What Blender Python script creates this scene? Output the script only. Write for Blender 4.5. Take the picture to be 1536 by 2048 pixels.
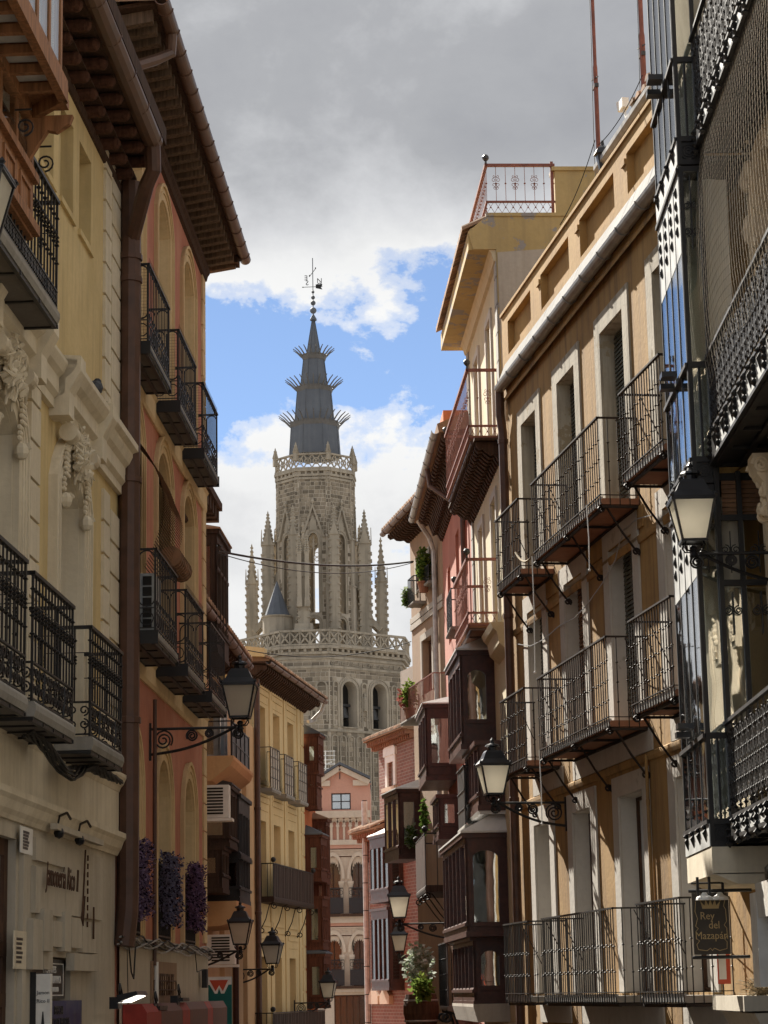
import bpy, bmesh, math, random
from mathutils import Vector, Matrix
rnd = random.Random(7)
R = math.radians
for o in list(bpy.data.objects):
    bpy.data.objects.remove(o)
SC = bpy.context.scene
COL = SC.collection
EYE = 6.0                      # camera height; the street falls away below it

# ------------------------------------------------------------------ camera
FPX, PITCH, ROLL = 4558.0, R(11.9), -0.0195
_f = Vector((0, math.cos(PITCH), math.sin(PITCH)))
_r0 = Vector((1, 0, 0)); _u0 = Vector((0, -math.sin(PITCH), math.cos(PITCH)))
_c, _s = math.cos(ROLL), math.sin(ROLL)
CR = _c*_r0 + _s*_u0; CU = _c*_u0 - _s*_r0
cam = bpy.data.cameras.new('camera'); camo = bpy.data.objects.new('camera', cam); COL.objects.link(camo)
cam.sensor_fit = 'VERTICAL'; cam.sensor_height = 36; cam.lens = FPX/2048*36
cam.clip_start = .1; cam.clip_end = 3000
camo.matrix_world = Matrix(((CR.x, CU.x, -_f.x, 0), (CR.y, CU.y, -_f.y, 0), (CR.z, CU.z, -_f.z, EYE), (0, 0, 0, 1)))
SC.camera = camo
SC.render.resolution_x, SC.render.resolution_y = 768, 1024
SC.render.engine = 'CYCLES'; SC.cycles.diffuse_bounces = 8; SC.cycles.max_bounces = 14; SC.cycles.transparent_max_bounces = 16

# ------------------------------------------------------------------ light
SUN_AZ, SUN_EL = R(113), R(38)          # math angle from +X, elevation
SUN_DIR = Vector((math.cos(SUN_AZ)*math.cos(SUN_EL), math.sin(SUN_AZ)*math.cos(SUN_EL), math.sin(SUN_EL)))
sl = bpy.data.lights.new('sun', 'SUN'); sl.energy = 3.9; sl.angle = R(.5); sl.color = (1, .93, .82)
so = bpy.data.objects.new('sun', sl); COL.objects.link(so)
so.rotation_euler = (-SUN_DIR).to_track_quat('-Z', 'Y').to_euler(); so.location = (0, 0, 60)
vs = SC.view_settings
vs.view_transform = 'Standard'; vs.look = 'None'; vs.gamma = 1; vs.exposure = 1.8; vs.use_curve_mapping = False

W = bpy.data.worlds.new('World'); SC.world = W; W.use_nodes = True
nt = W.node_tree; nt.nodes.clear()
def N(t, **k):
    n = nt.nodes.new(t)
    for a, b in k.items(): setattr(n, a, b)
    return n
def LK(a, b): nt.links.new(a, b)
def MATH(op, a, b=None, c=None, clamp=False):
    n = N('ShaderNodeMath', operation=op); n.use_clamp = clamp
    for i, v in enumerate((a, b, c)):
        if v is None: continue
        if isinstance(v, (int, float)): n.inputs[i].default_value = v
        else: LK(v, n.inputs[i])
    return n.outputs[0]
def RAMP(fac, stops, interp='LINEAR'):
    n = N('ShaderNodeValToRGB'); n.color_ramp.interpolation = interp
    e = n.color_ramp.elements
    while len(e) > 1: e.remove(e[-1])
    for i, (p, c) in enumerate(stops):
        el = e[0] if i == 0 else e.new(p)
        el.position = p; el.color = c if len(c) == 4 else (*c, 1)
    LK(fac, n.inputs[0]); return n.outputs[0]
def G(v): return (v, v, v)
sky = N('ShaderNodeTexSky', sky_type='NISHITA'); sky.sun_disc = False
sky.sun_elevation = SUN_EL; sky.sun_rotation = R(90) - SUN_AZ; sky.altitude = 2200; sky.air_density = .9; sky.dust_density = 0.0; sky.ozone_density = 3.0
tc = N('ShaderNodeTexCoord'); sep = N('ShaderNodeSeparateXYZ'); LK(tc.outputs['Generated'], sep.inputs[0])
mp = N('ShaderNodeMapping'); mp.inputs['Scale'].default_value = (7, 7, 9.5); mp.inputs['Location'].default_value = (3.1, 1.7, .4)
LK(tc.outputs['Generated'], mp.inputs[0])
n1 = N('ShaderNodeTexNoise'); n1.inputs['Scale'].default_value = 1.7; n1.inputs['Detail'].default_value = 11; n1.inputs['Roughness'].default_value = .60
n1.inputs['Distortion'].default_value = .08; LK(mp.outputs[0], n1.inputs['Vector'])
n2 = N('ShaderNodeTexNoise'); n2.inputs['Scale'].default_value = .8; n2.inputs['Detail'].default_value = 4; LK(mp.outputs[0], n2.inputs['Vector'])
Z = sep.outputs[2]
bias = RAMP(Z, [(0, G(.66)), (.17, G(.63)), (.215, G(.60)), (.24, G(.47)), (.262, G(.36)), (.285, G(.40)), (.30, G(.52)), (.325, G(.70)), (.36, G(.86)), (.46, G(.80)), (.60, G(.60)), (1, G(.56))])
dens = MATH('ADD', n1.outputs[0], MATH('SUBTRACT', bias, .5))
mask = MATH('SMOOTHSTEP' if False else 'MULTIPLY', RAMP(dens, [(.50, G(0)), (.535, G(.5)), (.585, G(1))], 'EASE'), 1.0)
# cloud brightness: white rims, grey bellies where the layer is thick
thick = MATH('ADD', MATH('ADD', bias, MATH('MULTIPLY', MATH('SUBTRACT', n1.outputs[0], .5), .42)), MATH('MULTIPLY', MATH('SUBTRACT', n2.outputs[0], .5), .22))
ccol = RAMP(thick, [(.45, (5.3, 5.3, 5.25)), (.62, (4.7, 4.72, 4.72)), (.72, (3.7, 3.75, 3.85)), (.84, (2.35, 2.40, 2.52)), (.95, (2.0, 2.05, 2.2))])
mx = N('ShaderNodeMix', data_type='RGBA'); LK(mask, mx.inputs[0]); hs = N('ShaderNodeHueSaturation'); hs.inputs['Value'].default_value = .74; hs.inputs['Saturation'].default_value = .92; LK(sky.outputs[0], hs.inputs['Color']); LK(hs.outputs[0], mx.inputs[6]); LK(ccol, mx.inputs[7])
bg = N('ShaderNodeBackground'); bg.inputs[1].default_value = .054; LK(mx.outputs[2], bg.inputs[0])
wo = N('ShaderNodeOutputWorld'); LK(bg.outputs[0], wo.inputs[0])

# ------------------------------------------------------------------ materials
MATS = {}
def newmat(name):
    m = bpy.data.materials.new(name); m.use_nodes = True; m.node_tree.nodes.clear()
    return m
def plaster(name, col, col2=None, stain=None, st=.5, rough=.9, scale=1.0, bump=.25, peel=None, peel_t=.62, island=0.0, metal=0.0, spec=.3, streak=.35, grime=None):
    """stucco / stone / paint: two scales of noise, vertical weather streaks, optional peeling patches"""
    global nt
    m = newmat(name); nt = m.node_tree
    out = N('ShaderNodeOutputMaterial'); b = N('ShaderNodeBsdfPrincipled'); LK(b.outputs[0], out.inputs[0])
    b.inputs['Roughness'].default_value = rough; b.inputs['Metallic'].default_value = metal
    b.inputs['Specular IOR Level'].default_value = spec
    g = N('ShaderNodeNewGeometry')
    pos = g.outputs['Position']
    a = N('ShaderNodeTexNoise'); a.inputs['Scale'].default_value = .9*scale; a.inputs['Detail'].default_value = 6; a.inputs['Roughness'].default_value = .65; LK(pos, a.inputs['Vector'])
    c = N('ShaderNodeTexNoise'); c.inputs['Scale'].default_value = 14*scale; c.inputs['Detail'].default_value = 5; LK(pos, c.inputs['Vector'])
    mpn = N('ShaderNodeMapping'); mpn.inputs['Scale'].default_value = (5*scale, 5*scale, .35*scale); LK(pos, mpn.inputs[0])
    s = N('ShaderNodeTexNoise'); s.inputs['Scale'].default_value = 1.0; s.inputs['Detail'].default_value = 6; s.inputs['Roughness'].default_value = .6; LK(mpn.outputs[0], s.inputs['Vector'])
    col2 = col2 or tuple(v*.78 for v in col)
    stain = stain or tuple(v*.5 for v in col)
    def mix(f, x, y):
        n = N('ShaderNodeMix', data_type='RGBA')
        if isinstance(f, (int, float)): n.inputs[0].default_value = f
        else: LK(f, n.inputs[0])
        for i, v in ((6, x), (7, y)):
            if isinstance(v, tuple): n.inputs[i].default_value = (*v, 1)
            else: LK(v, n.inputs[i])
        return n.outputs[2]
    base = mix(RAMP(a.outputs[0], [(.35, G(0)), (.65, G(1))]), col, col2)
    base = mix(MATH('MULTIPLY', RAMP(c.outputs[0], [(.4, G(0)), (.7, G(1))]), .25), base, tuple(v*.72 for v in col))
    base = mix(MATH('MULTIPLY', RAMP(s.outputs[0], [(.48, G(0)), (.72, G(1))]), streak*st*2), base, stain)
    if island:
        rr = MATH('FRACT', MATH('ADD', g.outputs['Random Per Island'], N('ShaderNodeObjectInfo').outputs['Random']))
        hv = N('ShaderNodeHueSaturation'); LK(base, hv.inputs['Color'])
        LK(MATH('ADD', MATH('MULTIPLY', rr, island*2), 1-island), hv.inputs['Value']); base = hv.outputs[0]
    hgt = MATH('ADD', c.outputs[0], MATH('MULTIPLY', a.outputs[0], .6))
    if peel:
        p = N('ShaderNodeTexNoise'); p.inputs['Scale'].default_value = 1.6; p.inputs['Detail'].default_value = 8; p.inputs['Roughness'].default_value = .68; LK(pos, p.inputs['Vector'])
        pf = RAMP(p.outputs[0], [(peel_t, G(0)), (peel_t+.012, G(1))])
        base = mix(pf, base, peel); hgt = MATH('SUBTRACT', hgt, MATH('MULTIPLY', pf, .8))
    LK(base, b.inputs['Base Color'])
    if bump:
        bp = N('ShaderNodeBump'); bp.inputs['Strength'].default_value = bump; bp.inputs['Distance'].default_value = .02; LK(hgt, bp.inputs['Height']); LK(bp.outputs[0], b.inputs['Normal'])
    MATS[name] = m; return m
def plain(name, col, rough=.6, metal=0., spec=.4, var=.25, scale=6, bump=.1):
    global nt
    m = newmat(name); nt = m.node_tree
    out = N('ShaderNodeOutputMaterial'); b = N('ShaderNodeBsdfPrincipled'); LK(b.outputs[0], out.inputs[0])
    b.inputs['Metallic'].default_value = metal; b.inputs['Specular IOR Level'].default_value = spec
    g = N('ShaderNodeNewGeometry')
    a = N('ShaderNodeTexNoise'); a.inputs['Scale'].default_value = scale; a.inputs['Detail'].default_value = 6; LK(g.outputs['Position'], a.inputs['Vector'])
    n = N('ShaderNodeMix', data_type='RGBA'); LK(RAMP(a.outputs[0], [(.3, G(0)), (.7, G(1))]), n.inputs[0])
    n.inputs[6].default_value = (*[v*(1-var) for v in col], 1); n.inputs[7].default_value = (*[min(1, v*(1+var)) for v in col], 1)
    LK(n.outputs[2], b.inputs['Base Color'])
    LK(MATH('ADD', MATH('MULTIPLY', a.outputs[0], .3), rough-.15, clamp=True), b.inputs['Roughness'])
    if bump:
        bp = N('ShaderNodeBump'); bp.inputs['Strength'].default_value = bump; bp.inputs['Distance'].default_value = .01; LK(a.outputs[0], bp.inputs['Height']); LK(bp.outputs[0], b.inputs['Normal'])
    MATS[name] = m; return m
def woodm(name, col, rough=.55, var=.4):
    global nt
    m = newmat(name); nt = m.node_tree
    out = N('ShaderNodeOutputMaterial'); b = N('ShaderNodeBsdfPrincipled'); LK(b.outputs[0], out.inputs[0])
    b.inputs['Roughness'].default_value = rough+.15; b.inputs['Specular IOR Level'].default_value = .22
    g = N('ShaderNodeNewGeometry'); mpn = N('ShaderNodeMapping'); mpn.inputs['Scale'].default_value = (28, 28, 2.2); LK(g.outputs['Position'], mpn.inputs[0])
    a = N('ShaderNodeTexNoise'); a.inputs['Scale'].default_value = 1; a.inputs['Detail'].default_value = 6; LK(mpn.outputs[0], a.inputs['Vector'])
    n = N('ShaderNodeMix', data_type='RGBA'); LK(RAMP(a.outputs[0], [(.3, G(0)), (.7, G(1))]), n.inputs[0])
    n.inputs[6].default_value = (*[v*(1-var) for v in col], 1); n.inputs[7].default_value = (*[min(1, v*(1+var)) for v in col], 1)
    LK(n.outputs[2], b.inputs['Base Color'])
    bp = N('ShaderNodeBump'); bp.inputs['Strength'].default_value = .25; bp.inputs['Distance'].default_value = .006; LK(a.outputs[0], bp.inputs['Height']); LK(bp.outputs[0], b.inputs['Normal'])
    MATS[name] = m; return m
def glassm(name, tint=(.75, .8, .8), refl=.12, rough=.02):
    """window pane: clear where looked through, mirror-like at grazing angles"""
    global nt
    m = newmat(name); nt = m.node_tree
    out = N('ShaderNodeOutputMaterial'); t = N('ShaderNodeBsdfTransparent'); t.inputs[0].default_value = (*tint, 1)
    gl = N('ShaderNodeBsdfGlossy'); gl.inputs['Roughness'].default_value = rough; gl.inputs[0].default_value = (.95, .97, 1, 1)
    nz = N('ShaderNodeTexNoise'); nz.inputs['Scale'].default_value = 1.5; g = N('ShaderNodeNewGeometry'); LK(g.outputs['Position'], nz.inputs['Vector'])
    bp = N('ShaderNodeBump'); bp.inputs['Strength'].default_value = .06; bp.inputs['Distance'].default_value = .05; LK(nz.outputs[0], bp.inputs['Height']); LK(bp.outputs[0], gl.inputs['Normal'])
    lw = N('ShaderNodeLayerWeight'); lw.inputs[0].default_value = .45
    ms = N('ShaderNodeMixShader'); LK(MATH('ADD', MATH('MULTIPLY', lw.outputs['Fresnel'], 1.0), refl, clamp=True), ms.inputs[0])
    LK(t.outputs[0], ms.inputs[1]); LK(gl.outputs[0], ms.inputs[2]); LK(ms.outputs[0], out.inputs[0])
    MATS[name] = m; return m
def translucent(name, col, mixf=.5, rough=.5):
    global nt
    m = newmat(name); nt = m.node_tree
    out = N('ShaderNodeOutputMaterial'); d = N('ShaderNodeBsdfDiffuse'); t = N('ShaderNodeBsdfTranslucent')
    g = N('ShaderNodeNewGeometry'); a = N('ShaderNodeTexNoise'); a.inputs['Scale'].default_value = 5; a.inputs['Detail'].default_value = 5; LK(g.outputs['Position'], a.inputs['Vector'])
    n = N('ShaderNodeMix', data_type='RGBA'); LK(a.outputs[0], n.inputs[0]); n.inputs[6].default_value = (*[v*.8 for v in col], 1); n.inputs[7].default_value = (*col, 1)
    LK(n.outputs[2], d.inputs[0]); LK(n.outputs[2], t.inputs[0])
    ms = N('ShaderNodeMixShader'); ms.inputs[0].default_value = mixf; LK(d.outputs[0], ms.inputs[1]); LK(t.outputs[0], ms.inputs[2]); LK(ms.outputs[0], out.inputs[0])
    MATS[name] = m; return m
def brickm(name, c1, c2, mortar, bw=.26, bh=.065, frame=None, ms=.008):
    """courses of small far bricks (each under 5 px): colour and fine relief in the material"""
    global nt
    m = newmat(name); nt = m.node_tree
    out = N('ShaderNodeOutputMaterial'); b = N('ShaderNodeBsdfPrincipled'); LK(b.outputs[0], out.inputs[0]); b.inputs['Roughness'].default_value = .9
    uv = N('ShaderNodeUVMap')
    br = N('ShaderNodeTexBrick'); LK(uv.outputs[0], br.inputs['Vector'])
    br.inputs['Scale'].default_value = 1; br.inputs['Brick Width'].default_value = bw; br.inputs['Row Height'].default_value = bh; br.inputs['Mortar Size'].default_value = ms
    br.inputs['Color1'].default_value = (*c1, 1); br.inputs['Color2'].default_value = (*c2, 1); br.inputs['Mortar'].default_value = (*mortar, 1)
    g = N('ShaderNodeNewGeometry'); a = N('ShaderNodeTexNoise'); a.inputs['Scale'].default_value = 1.2; a.inputs['Detail'].default_value = 6; LK(g.outputs['Position'], a.inputs['Vector'])
    hv = N('ShaderNodeHueSaturation'); LK(br.outputs[0], hv.inputs['Color']); LK(MATH('ADD', MATH('MULTIPLY', a.outputs[0], .7), .62), hv.inputs['Value'])
    LK(hv.outputs[0], b.inputs['Base Color'])
    bp = N('ShaderNodeBump'); bp.inputs['Strength'].default_value = .5; bp.inputs['Distance'].default_value = .01; bp.invert = True; LK(br.outputs['Fac'], bp.inputs['Height']); LK(bp.outputs[0], b.inputs['Normal'])
    MATS[name] = m; return m

plaster('ochre_plaster', (.42, .265, .105), (.31, .185, .07), stain=(.11, .075, .05), st=1.0)
plaster('ochre_parapet', (.47, .30, .115), (.37, .22, .08), stain=(.2, .12, .06), st=.45)
plaster('stained_surround', (.47, .43, .35), (.36, .32, .25), stain=(.10, .085, .065), st=1.0, peel=(.30, .25, .17), peel_t=.60)
plaster('clean_surround', (.56, .53, .48), (.49, .46, .41), stain=(.3, .27, .22), st=.3, peel=(.40, .37, .32), peel_t=.64)
plaster('red_plaster', (.52, .215, .14), (.40, .15, .092), stain=(.60, .36, .24), st=.55)
plaster('cream_plaster', (.70, .53, .30), (.58, .42, .23), stain=(.34, .25, .14), st=.6)
plaster('yellow_plaster', (.66, .52, .27), (.54, .415, .20), stain=(.33, .25, .13), st=.7)
plaster('pale_stucco', (.70, .63, .49), (.60, .53, .40), stain=(.30, .25, .17), st=.5)
plaster('grey_stone', (.52, .47, .38), (.44, .39, .31), stain=(.18, .155, .11), st=.4)
plaster('pale_yellow_plaster', (.64, .50, .27), (.57, .44, .23), stain=(.38, .30, .17), st=.55)
plaster('peach_plaster', (.62, .40, .21), (.55, .34, .17), stain=(.36, .24, .13), st=.3)
plaster('cream_wall', (.58, .51, .36), (.52, .45, .30), stain=(.3, .26, .18), st=.4)
plaster('peeling_wall', (.46, .35, .165), (.38, .29, .135), stain=(.2, .16, .1), st=.6, peel=(.27, .255, .24), peel_t=.535)
plaster('grey_render', (.44, .40, .34), (.38, .34, .29), stain=(.2, .17, .13), st=.5, peel=(.30, .25, .16), peel_t=.63)
plaster('tan_plaster', (.32, .215, .14), (.26, .175, .11), stain=(.18, .12, .08), st=.6)
plaster('pink_plaster', (.62, .34, .25), (.56, .29, .21), stain=(.48, .28, .2), st=.3)
plaster('pink_cream', (.66, .54, .42), (.58, .47, .36), stain=(.4, .31, .23), st=.35)
plaster('orange_plaster', (.52, .16, .06), (.46, .13, .05), st=.3)
plaster('quoin_grey', (.38, .37, .35), (.32, .31, .29), st=.4)
plaster('tower_stone', (.31, .26, .195), (.235, .195, .14), stain=(.12, .10, .08), st=.45, island=.42, scale=.35)
plaster('tower_ashlar', (.45, .39, .30), (.33, .285, .22), stain=(.13, .115, .09), st=.8, scale=.35)
plaster('tower_core', (.56, .49, .39), (.46, .40, .315), stain=(.2, .17, .13), st=.5, scale=.35)
plaster('slate', (.105, .115, .13), (.085, .092, .105), stain=(.17, .175, .18), st=.4, scale=.5, rough=.6, island=.25)
plaster('terracotta', (.34, .21, .13), (.27, .165, .10), stain=(.16, .12, .08), st=.4, island=.35)
plaster('zinc_top', (.62, .62, .60), (.52, .52, .51), stain=(.33, .32, .3), st=.4, rough=.55)
plaster('street_setts', (.20, .18, .16), (.16, .145, .125), st=.3)
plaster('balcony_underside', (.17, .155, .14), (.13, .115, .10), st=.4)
plaster('slab_edge', (.30, .285, .255), (.23, .215, .19), stain=(.1, .09, .08), st=.6)
plaster('tile_underside', (.30, .145, .085), (.24, .11, .065), st=.4)
plain('black_iron', (.013, .012, .012), rough=.5, spec=.4)
plain('brown_iron', (.022, .015, .012), rough=.62, spec=.25)
plain('red_iron', (.20, .075, .055), rough=.6, spec=.3)
plain('grey_iron', (.05, .05, .05), rough=.45)
plain('gutter_brown', (.115, .066, .045), rough=.45)
plain('pipe_brown', (.085, .042, .028), rough=.5)
plain('gutter_grey', (.30, .29, .27), rough=.4, metal=.3)
plain('pipe_grey', (.42, .42, .41), rough=.45)
plain('grey_paint', (.33, .34, .34), rough=.45)
plain('dark_red_wood', (.060, .022, .016), rough=.42, spec=.38, var=.35, scale=9, bump=.2)
woodm('brown_wood', (.25, .115, .05), rough=.5)
woodm('eave_wood', (.060, .034, .022), rough=.8)
woodm('pale_rafter', (.12, .085, .06), rough=.85)
woodm('door_brown', (.07, .035, .02))
woodm('dark_wood', (.045, .028, .020))
plain('blind_green', (.10, .105, .085), rough=.7)
plain('reed_blind', (.22, .12, .065), rough=.8)
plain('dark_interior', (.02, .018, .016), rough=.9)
glassm('glass'); glassm('glass_reflective', tint=(.45, .5, .5), refl=.30)
translucent('curtain', (.72, .69, .60), .35)
translucent('lamp_glass', (.97, .93, .82), .75)
plain('white_paint', (.75, .74, .70), rough=.5, var=.1)
plain('black_paint', (.012, .012, .014), rough=.35)
plain('cable', (.02, .02, .02), rough=.6)

# ------------------------------------------------------------------ objects and frames
WL = {}                                  # world location of every Empty / part (nothing is rotated or scaled)
def tag(o, label=None, cat=None, group=None, kind=None):
    for k, v in (('label', label), ('category', cat), ('group', group), ('kind', kind)):
        if v: o[k] = v
    return o
def thing(name, loc, label, cat, group=None):
    o = bpy.data.objects.new(name, None); COL.objects.link(o); o.location = loc; o.empty_display_size = .3
    WL[o] = Vector(loc); return tag(o, label, cat, group)
def link(name, me, parent, loc):
    o = bpy.data.objects.new(name, me); COL.objects.link(o)
    loc = Vector(loc); WL[o] = loc
    if parent: o.parent = parent; o.location = loc - WL[parent]
    else: o.location = loc
    return o
class Frame:
    """a facade: u runs along it away from the camera, n points out into the street, z is up"""
    def __init__(s, x, y, ang, side):
        a = R(ang); s.o = Vector((x, y, 0)); s.a = Vector((math.sin(a), math.cos(a), 0))
        s.n = Vector((s.a.y, -s.a.x, 0)) if side == 'L' else Vector((-s.a.y, s.a.x, 0))
        s.flip = side == 'R'
    def L(s, u, n, z): return s.a*u + s.n*n + Vector((0, 0, z))
    def P(s, u, n, z): return s.o + s.L(u, n, z)
    def sub(s, u, n, turn):
        """a frame standing at (u, n), turned by turn degrees"""
        f = Frame(0, 0, 0, 'L'); c, q = math.cos(R(turn)), math.sin(R(turn))
        f.o = s.P(u, n, 0); f.a = s.a*c + s.n*q; f.n = s.n*c - s.a*q; f.flip = s.flip; return f
    def m(s, px, py, n=0.):
        """survey: where the sight line of a photo pixel meets this facade (u, z)"""
        d = _f + CR*((px-768)/FPX) + CU*((1024-py)/FPX)
        o = s.o + s.n*n
        t = (o.x*s.a.y - o.y*s.a.x)/(d.x*s.a.y - d.y*s.a.x); p = d*t
        return (p-o).dot(s.a), p.z + EYE
WORLD = Frame(0, 0, 0, 'L'); WORLD.a = Vector((1, 0, 0)); WORLD.n = Vector((0, 1, 0))   # u = x, n = y
def survey(px, py, Y):
    d = _f + CR*((px-768)/FPX) + CU*((1024-py)/FPX); d = d*(Y/d.y); return Vector((d.x, d.y, d.z+EYE))

class MB:
    def __init__(s): s.v = []; s.f = []; s.uv = {}
    def add(s, vs, fs):
        k = len(s.v); s.v += [tuple(v) for v in vs]; s.f += [tuple(i+k for i in f) for f in fs]
    def box(s, u0, u1, n0, n1, z0, z1):
        s.add([(u0, n0, z0), (u1, n0, z0), (u1, n1, z0), (u0, n1, z0), (u0, n0, z1), (u1, n0, z1), (u1, n1, z1), (u0, n1, z1)],
              [(0, 3, 2, 1), (4, 5, 6, 7), (0, 1, 5, 4), (1, 2, 6, 5), (2, 3, 7, 6), (3, 0, 4, 7)]); return s
    def poly(s, pts): s.add(pts, [tuple(range(len(pts)))])
    def prism(s, pts, fn, t0, t1):
        """pts 2-D, fn(p, t) -> 3-D"""
        k = len(pts); s.add([fn(p, t0) for p in pts] + [fn(p, t1) for p in pts],
            [tuple(range(k))[::-1], tuple(range(k, 2*k))] + [(i, (i+1) % k, (i+1) % k + k, i+k) for i in range(k)]); return s
    def along(s, prof, u0, u1): return s.prism(prof, lambda p, t: (t, p[0], p[1]), u0, u1)      # (n, z) profile run along u
    def out(s, pts, n0, n1): return s.prism(pts, lambda p, t: (p[0], t, p[1]), n0, n1)          # (u, z) outline pushed along n
    def up(s, pts, z0, z1): return s.prism(pts, lambda p, t: (p[0], p[1], t), z0, z1)           # (u, n) plan raised
    def ring(s, a, b, n0, n1, closed=False):
        """band between two (u, z) outlines of equal length, n0..n1 thick"""
        k = len(a); V = [(p[0], n1, p[1]) for p in a] + [(p[0], n1, p[1]) for p in b] + [(p[0], n0, p[1]) for p in a] + [(p[0], n0, p[1]) for p in b]
        F = []
        for i in range(k if closed else k-1):
            j = (i+1) % k
            F += [(i, j, j+k, i+k), (i+2*k, i+3*k, j+3*k, j+2*k), (i, i+2*k, j+2*k, j), (i+k, j+k, j+3*k, i+3*k)]
        if not closed: F += [(0, k, 3*k, 2*k), (k-1, 3*k-1, 4*k-1, 2*k-1)]
        s.add(V, F); return s
    def tube(s, pts, r, seg=5, closed=False, r2=None):
        pts = [Vector(p) for p in pts]; n = len(pts); V = []; F = []
        prev = None
        for i, p in enumerate(pts):
            if closed: d = pts[(i+1) % n] - pts[i-1]
            else: d = pts[min(i+1, n-1)] - pts[max(i-1, 0)]
            d = d.normalized() if d.length > 1e-9 else Vector((0, 0, 1))
            if prev is None:
                ref = Vector((0, 0, 1)) if abs(d.z) < .9 else Vector((1, 0, 0)); e = d.cross(ref).normalized()
            else:
                e = (prev - d*prev.dot(d)); e = e.normalized() if e.length > 1e-6 else d.orthogonal().normalized()
            prev = e; g = d.cross(e)
            rr = r if r2 is None else r + (r2-r)*i/max(1, n-1)
            for k in range(seg):
                t = 2*math.pi*(k+.5)/seg; V.append(p + e*math.cos(t)*rr + g*math.sin(t)*rr)
        for i in range(n if closed else n-1):
            j = (i+1) % n
            for k in range(seg):
                l = (k+1) % seg; F.append((i*seg+k, i*seg+l, j*seg+l, j*seg+k))
        if not closed: F += [tuple(range(seg))[::-1], tuple(range((n-1)*seg, n*seg))]
        s.add(V, F); return s
    def lathe(s, prof, c=(0, 0, 0), seg=10, rot=0., caps=True, sx=1., sy=1.):
        n = len(prof); V = []; F = []
        for r, z in prof:
            for k in range(seg):
                t = 2*math.pi*k/seg + rot; V.append((c[0]+r*sx*math.cos(t), c[1]+r*sy*math.sin(t), c[2]+z))
        for i in range(n-1):
            for k in range(seg):
                l = (k+1) % seg; F.append((i*seg+k, i*seg+l, (i+1)*seg+l, (i+1)*seg+k))
        if caps: F += [tuple(range(seg))[::-1], tuple(range((n-1)*seg, n*seg))]
        s.add(V, F); return s
    def ball(s, c, r, seg=8, rings=5, sz=1.):
        return s.lathe([(max(1e-3, r*math.sin(math.pi*i/rings)), -r*sz*math.cos(math.pi*i/rings)) for i in range(rings+1)], c, seg)
    def knob(s, c, r, h=None):
        h = h or r; u, n, z = c
        s.add([(u, n, z-h), (u-r, n-r, z), (u+r, n-r, z), (u+r, n+r, z), (u-r, n+r, z), (u, n, z+h)],
              [(0, 2, 1), (0, 3, 2), (0, 4, 3), (0, 1, 4), (5, 1, 2), (5, 2, 3), (5, 3, 4), (5, 4, 1)])
    def leaf(s, c, d, w, l, up):
        c = Vector(c); d = Vector(d).normalized(); e = d.cross(Vector(up)).normalized() if d.cross(Vector(up)).length > 1e-3 else Vector((1, 0, 0))
        s.add([c, c + d*l*.5 + e*w, c + d*l, c + d*l*.5 - e*w], [(0, 1, 2, 3)])
    def mesh(s, name, mat, fr=None, smooth=False, uv=False):
        fr = fr or WORLD
        me = bpy.data.meshes.new(name)
        fl = fr.flip
        me.from_pydata([fr.L(*v) for v in s.v], [], [f[::-1] for f in s.f] if fl else s.f)
        me.materials.append(MATS[mat])
        if smooth: me.shade_smooth()
        if uv:
            l = me.uv_layers.new(name='UVMap')
            for p in me.polygons:
                vs_ = [s.v[v] for v in p.vertices]
                for li, v in zip(p.loop_indices, vs_):
                    l.data[li].uv = (v[0]+v[1], v[2])
        me.update(); return me
    def build(s, name, mat, fr, parent, at=(0, 0, 0), smooth=False, uv=False):
        """one object; its mesh was drawn relative to the point at = (u, n, z) of the frame"""
        return link(name, s.mesh(name, mat, fr, smooth, uv), parent, fr.P(*at))
def spiral(c, r0, r1, a0, a1, n, plane):
    """points of a scroll in a plane; plane(c, x, y)"""
    return [plane(c, (r0+(r1-r0)*i/n)*math.cos(a0+(a1-a0)*i/n), (r0+(r1-r0)*i/n)*math.sin(a0+(a1-a0)*i/n)) for i in range(n+1)]
UZ = lambda c, x, y: (c[0]+x, c[1], c[2]+y)
NZ = lambda c, x, y: (c[0], c[1]+x, c[2]+y)
def arc(u0, u1, zs, rise, n=10):
    """points of a segmental or round arch from (u0, zs) to (u1, zs)"""
    w = (u1-u0)/2; c = (u0+u1)/2
    if abs(rise-w) < 1e-6: return [(c - w*math.cos(math.pi*i/n), zs + w*math.sin(math.pi*i/n)) for i in range(n+1)]
    if rise > w: return [(c - w*math.cos(math.pi*i/n), zs + rise*math.sin(math.pi*i/n)) for i in range(n+1)]
    rad = (w*w + rise*rise)/(2*rise); h = math.asin(w/rad)
    return [(c + rad*math.sin(-h+2*h*i/n), zs + rise - rad + rad*math.cos(-h+2*h*i/n)) for i in range(n+1)]
def outline(op, g=0.):
    """open outline of an opening grown by g: foot, up one jamb, over the head, down the other"""
    u0, u1, z0, z1 = op[:4]; rise = op[4] if len(op) > 4 else 0
    if not rise: return [(u0-g, z0), (u0-g, z1+g), (u1+g, z1+g), (u1+g, z0)]
    return [(u0-g, z0)] + arc(u0-g, u1+g, z1-rise, rise+g) + [(u1+g, z0)]
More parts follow.
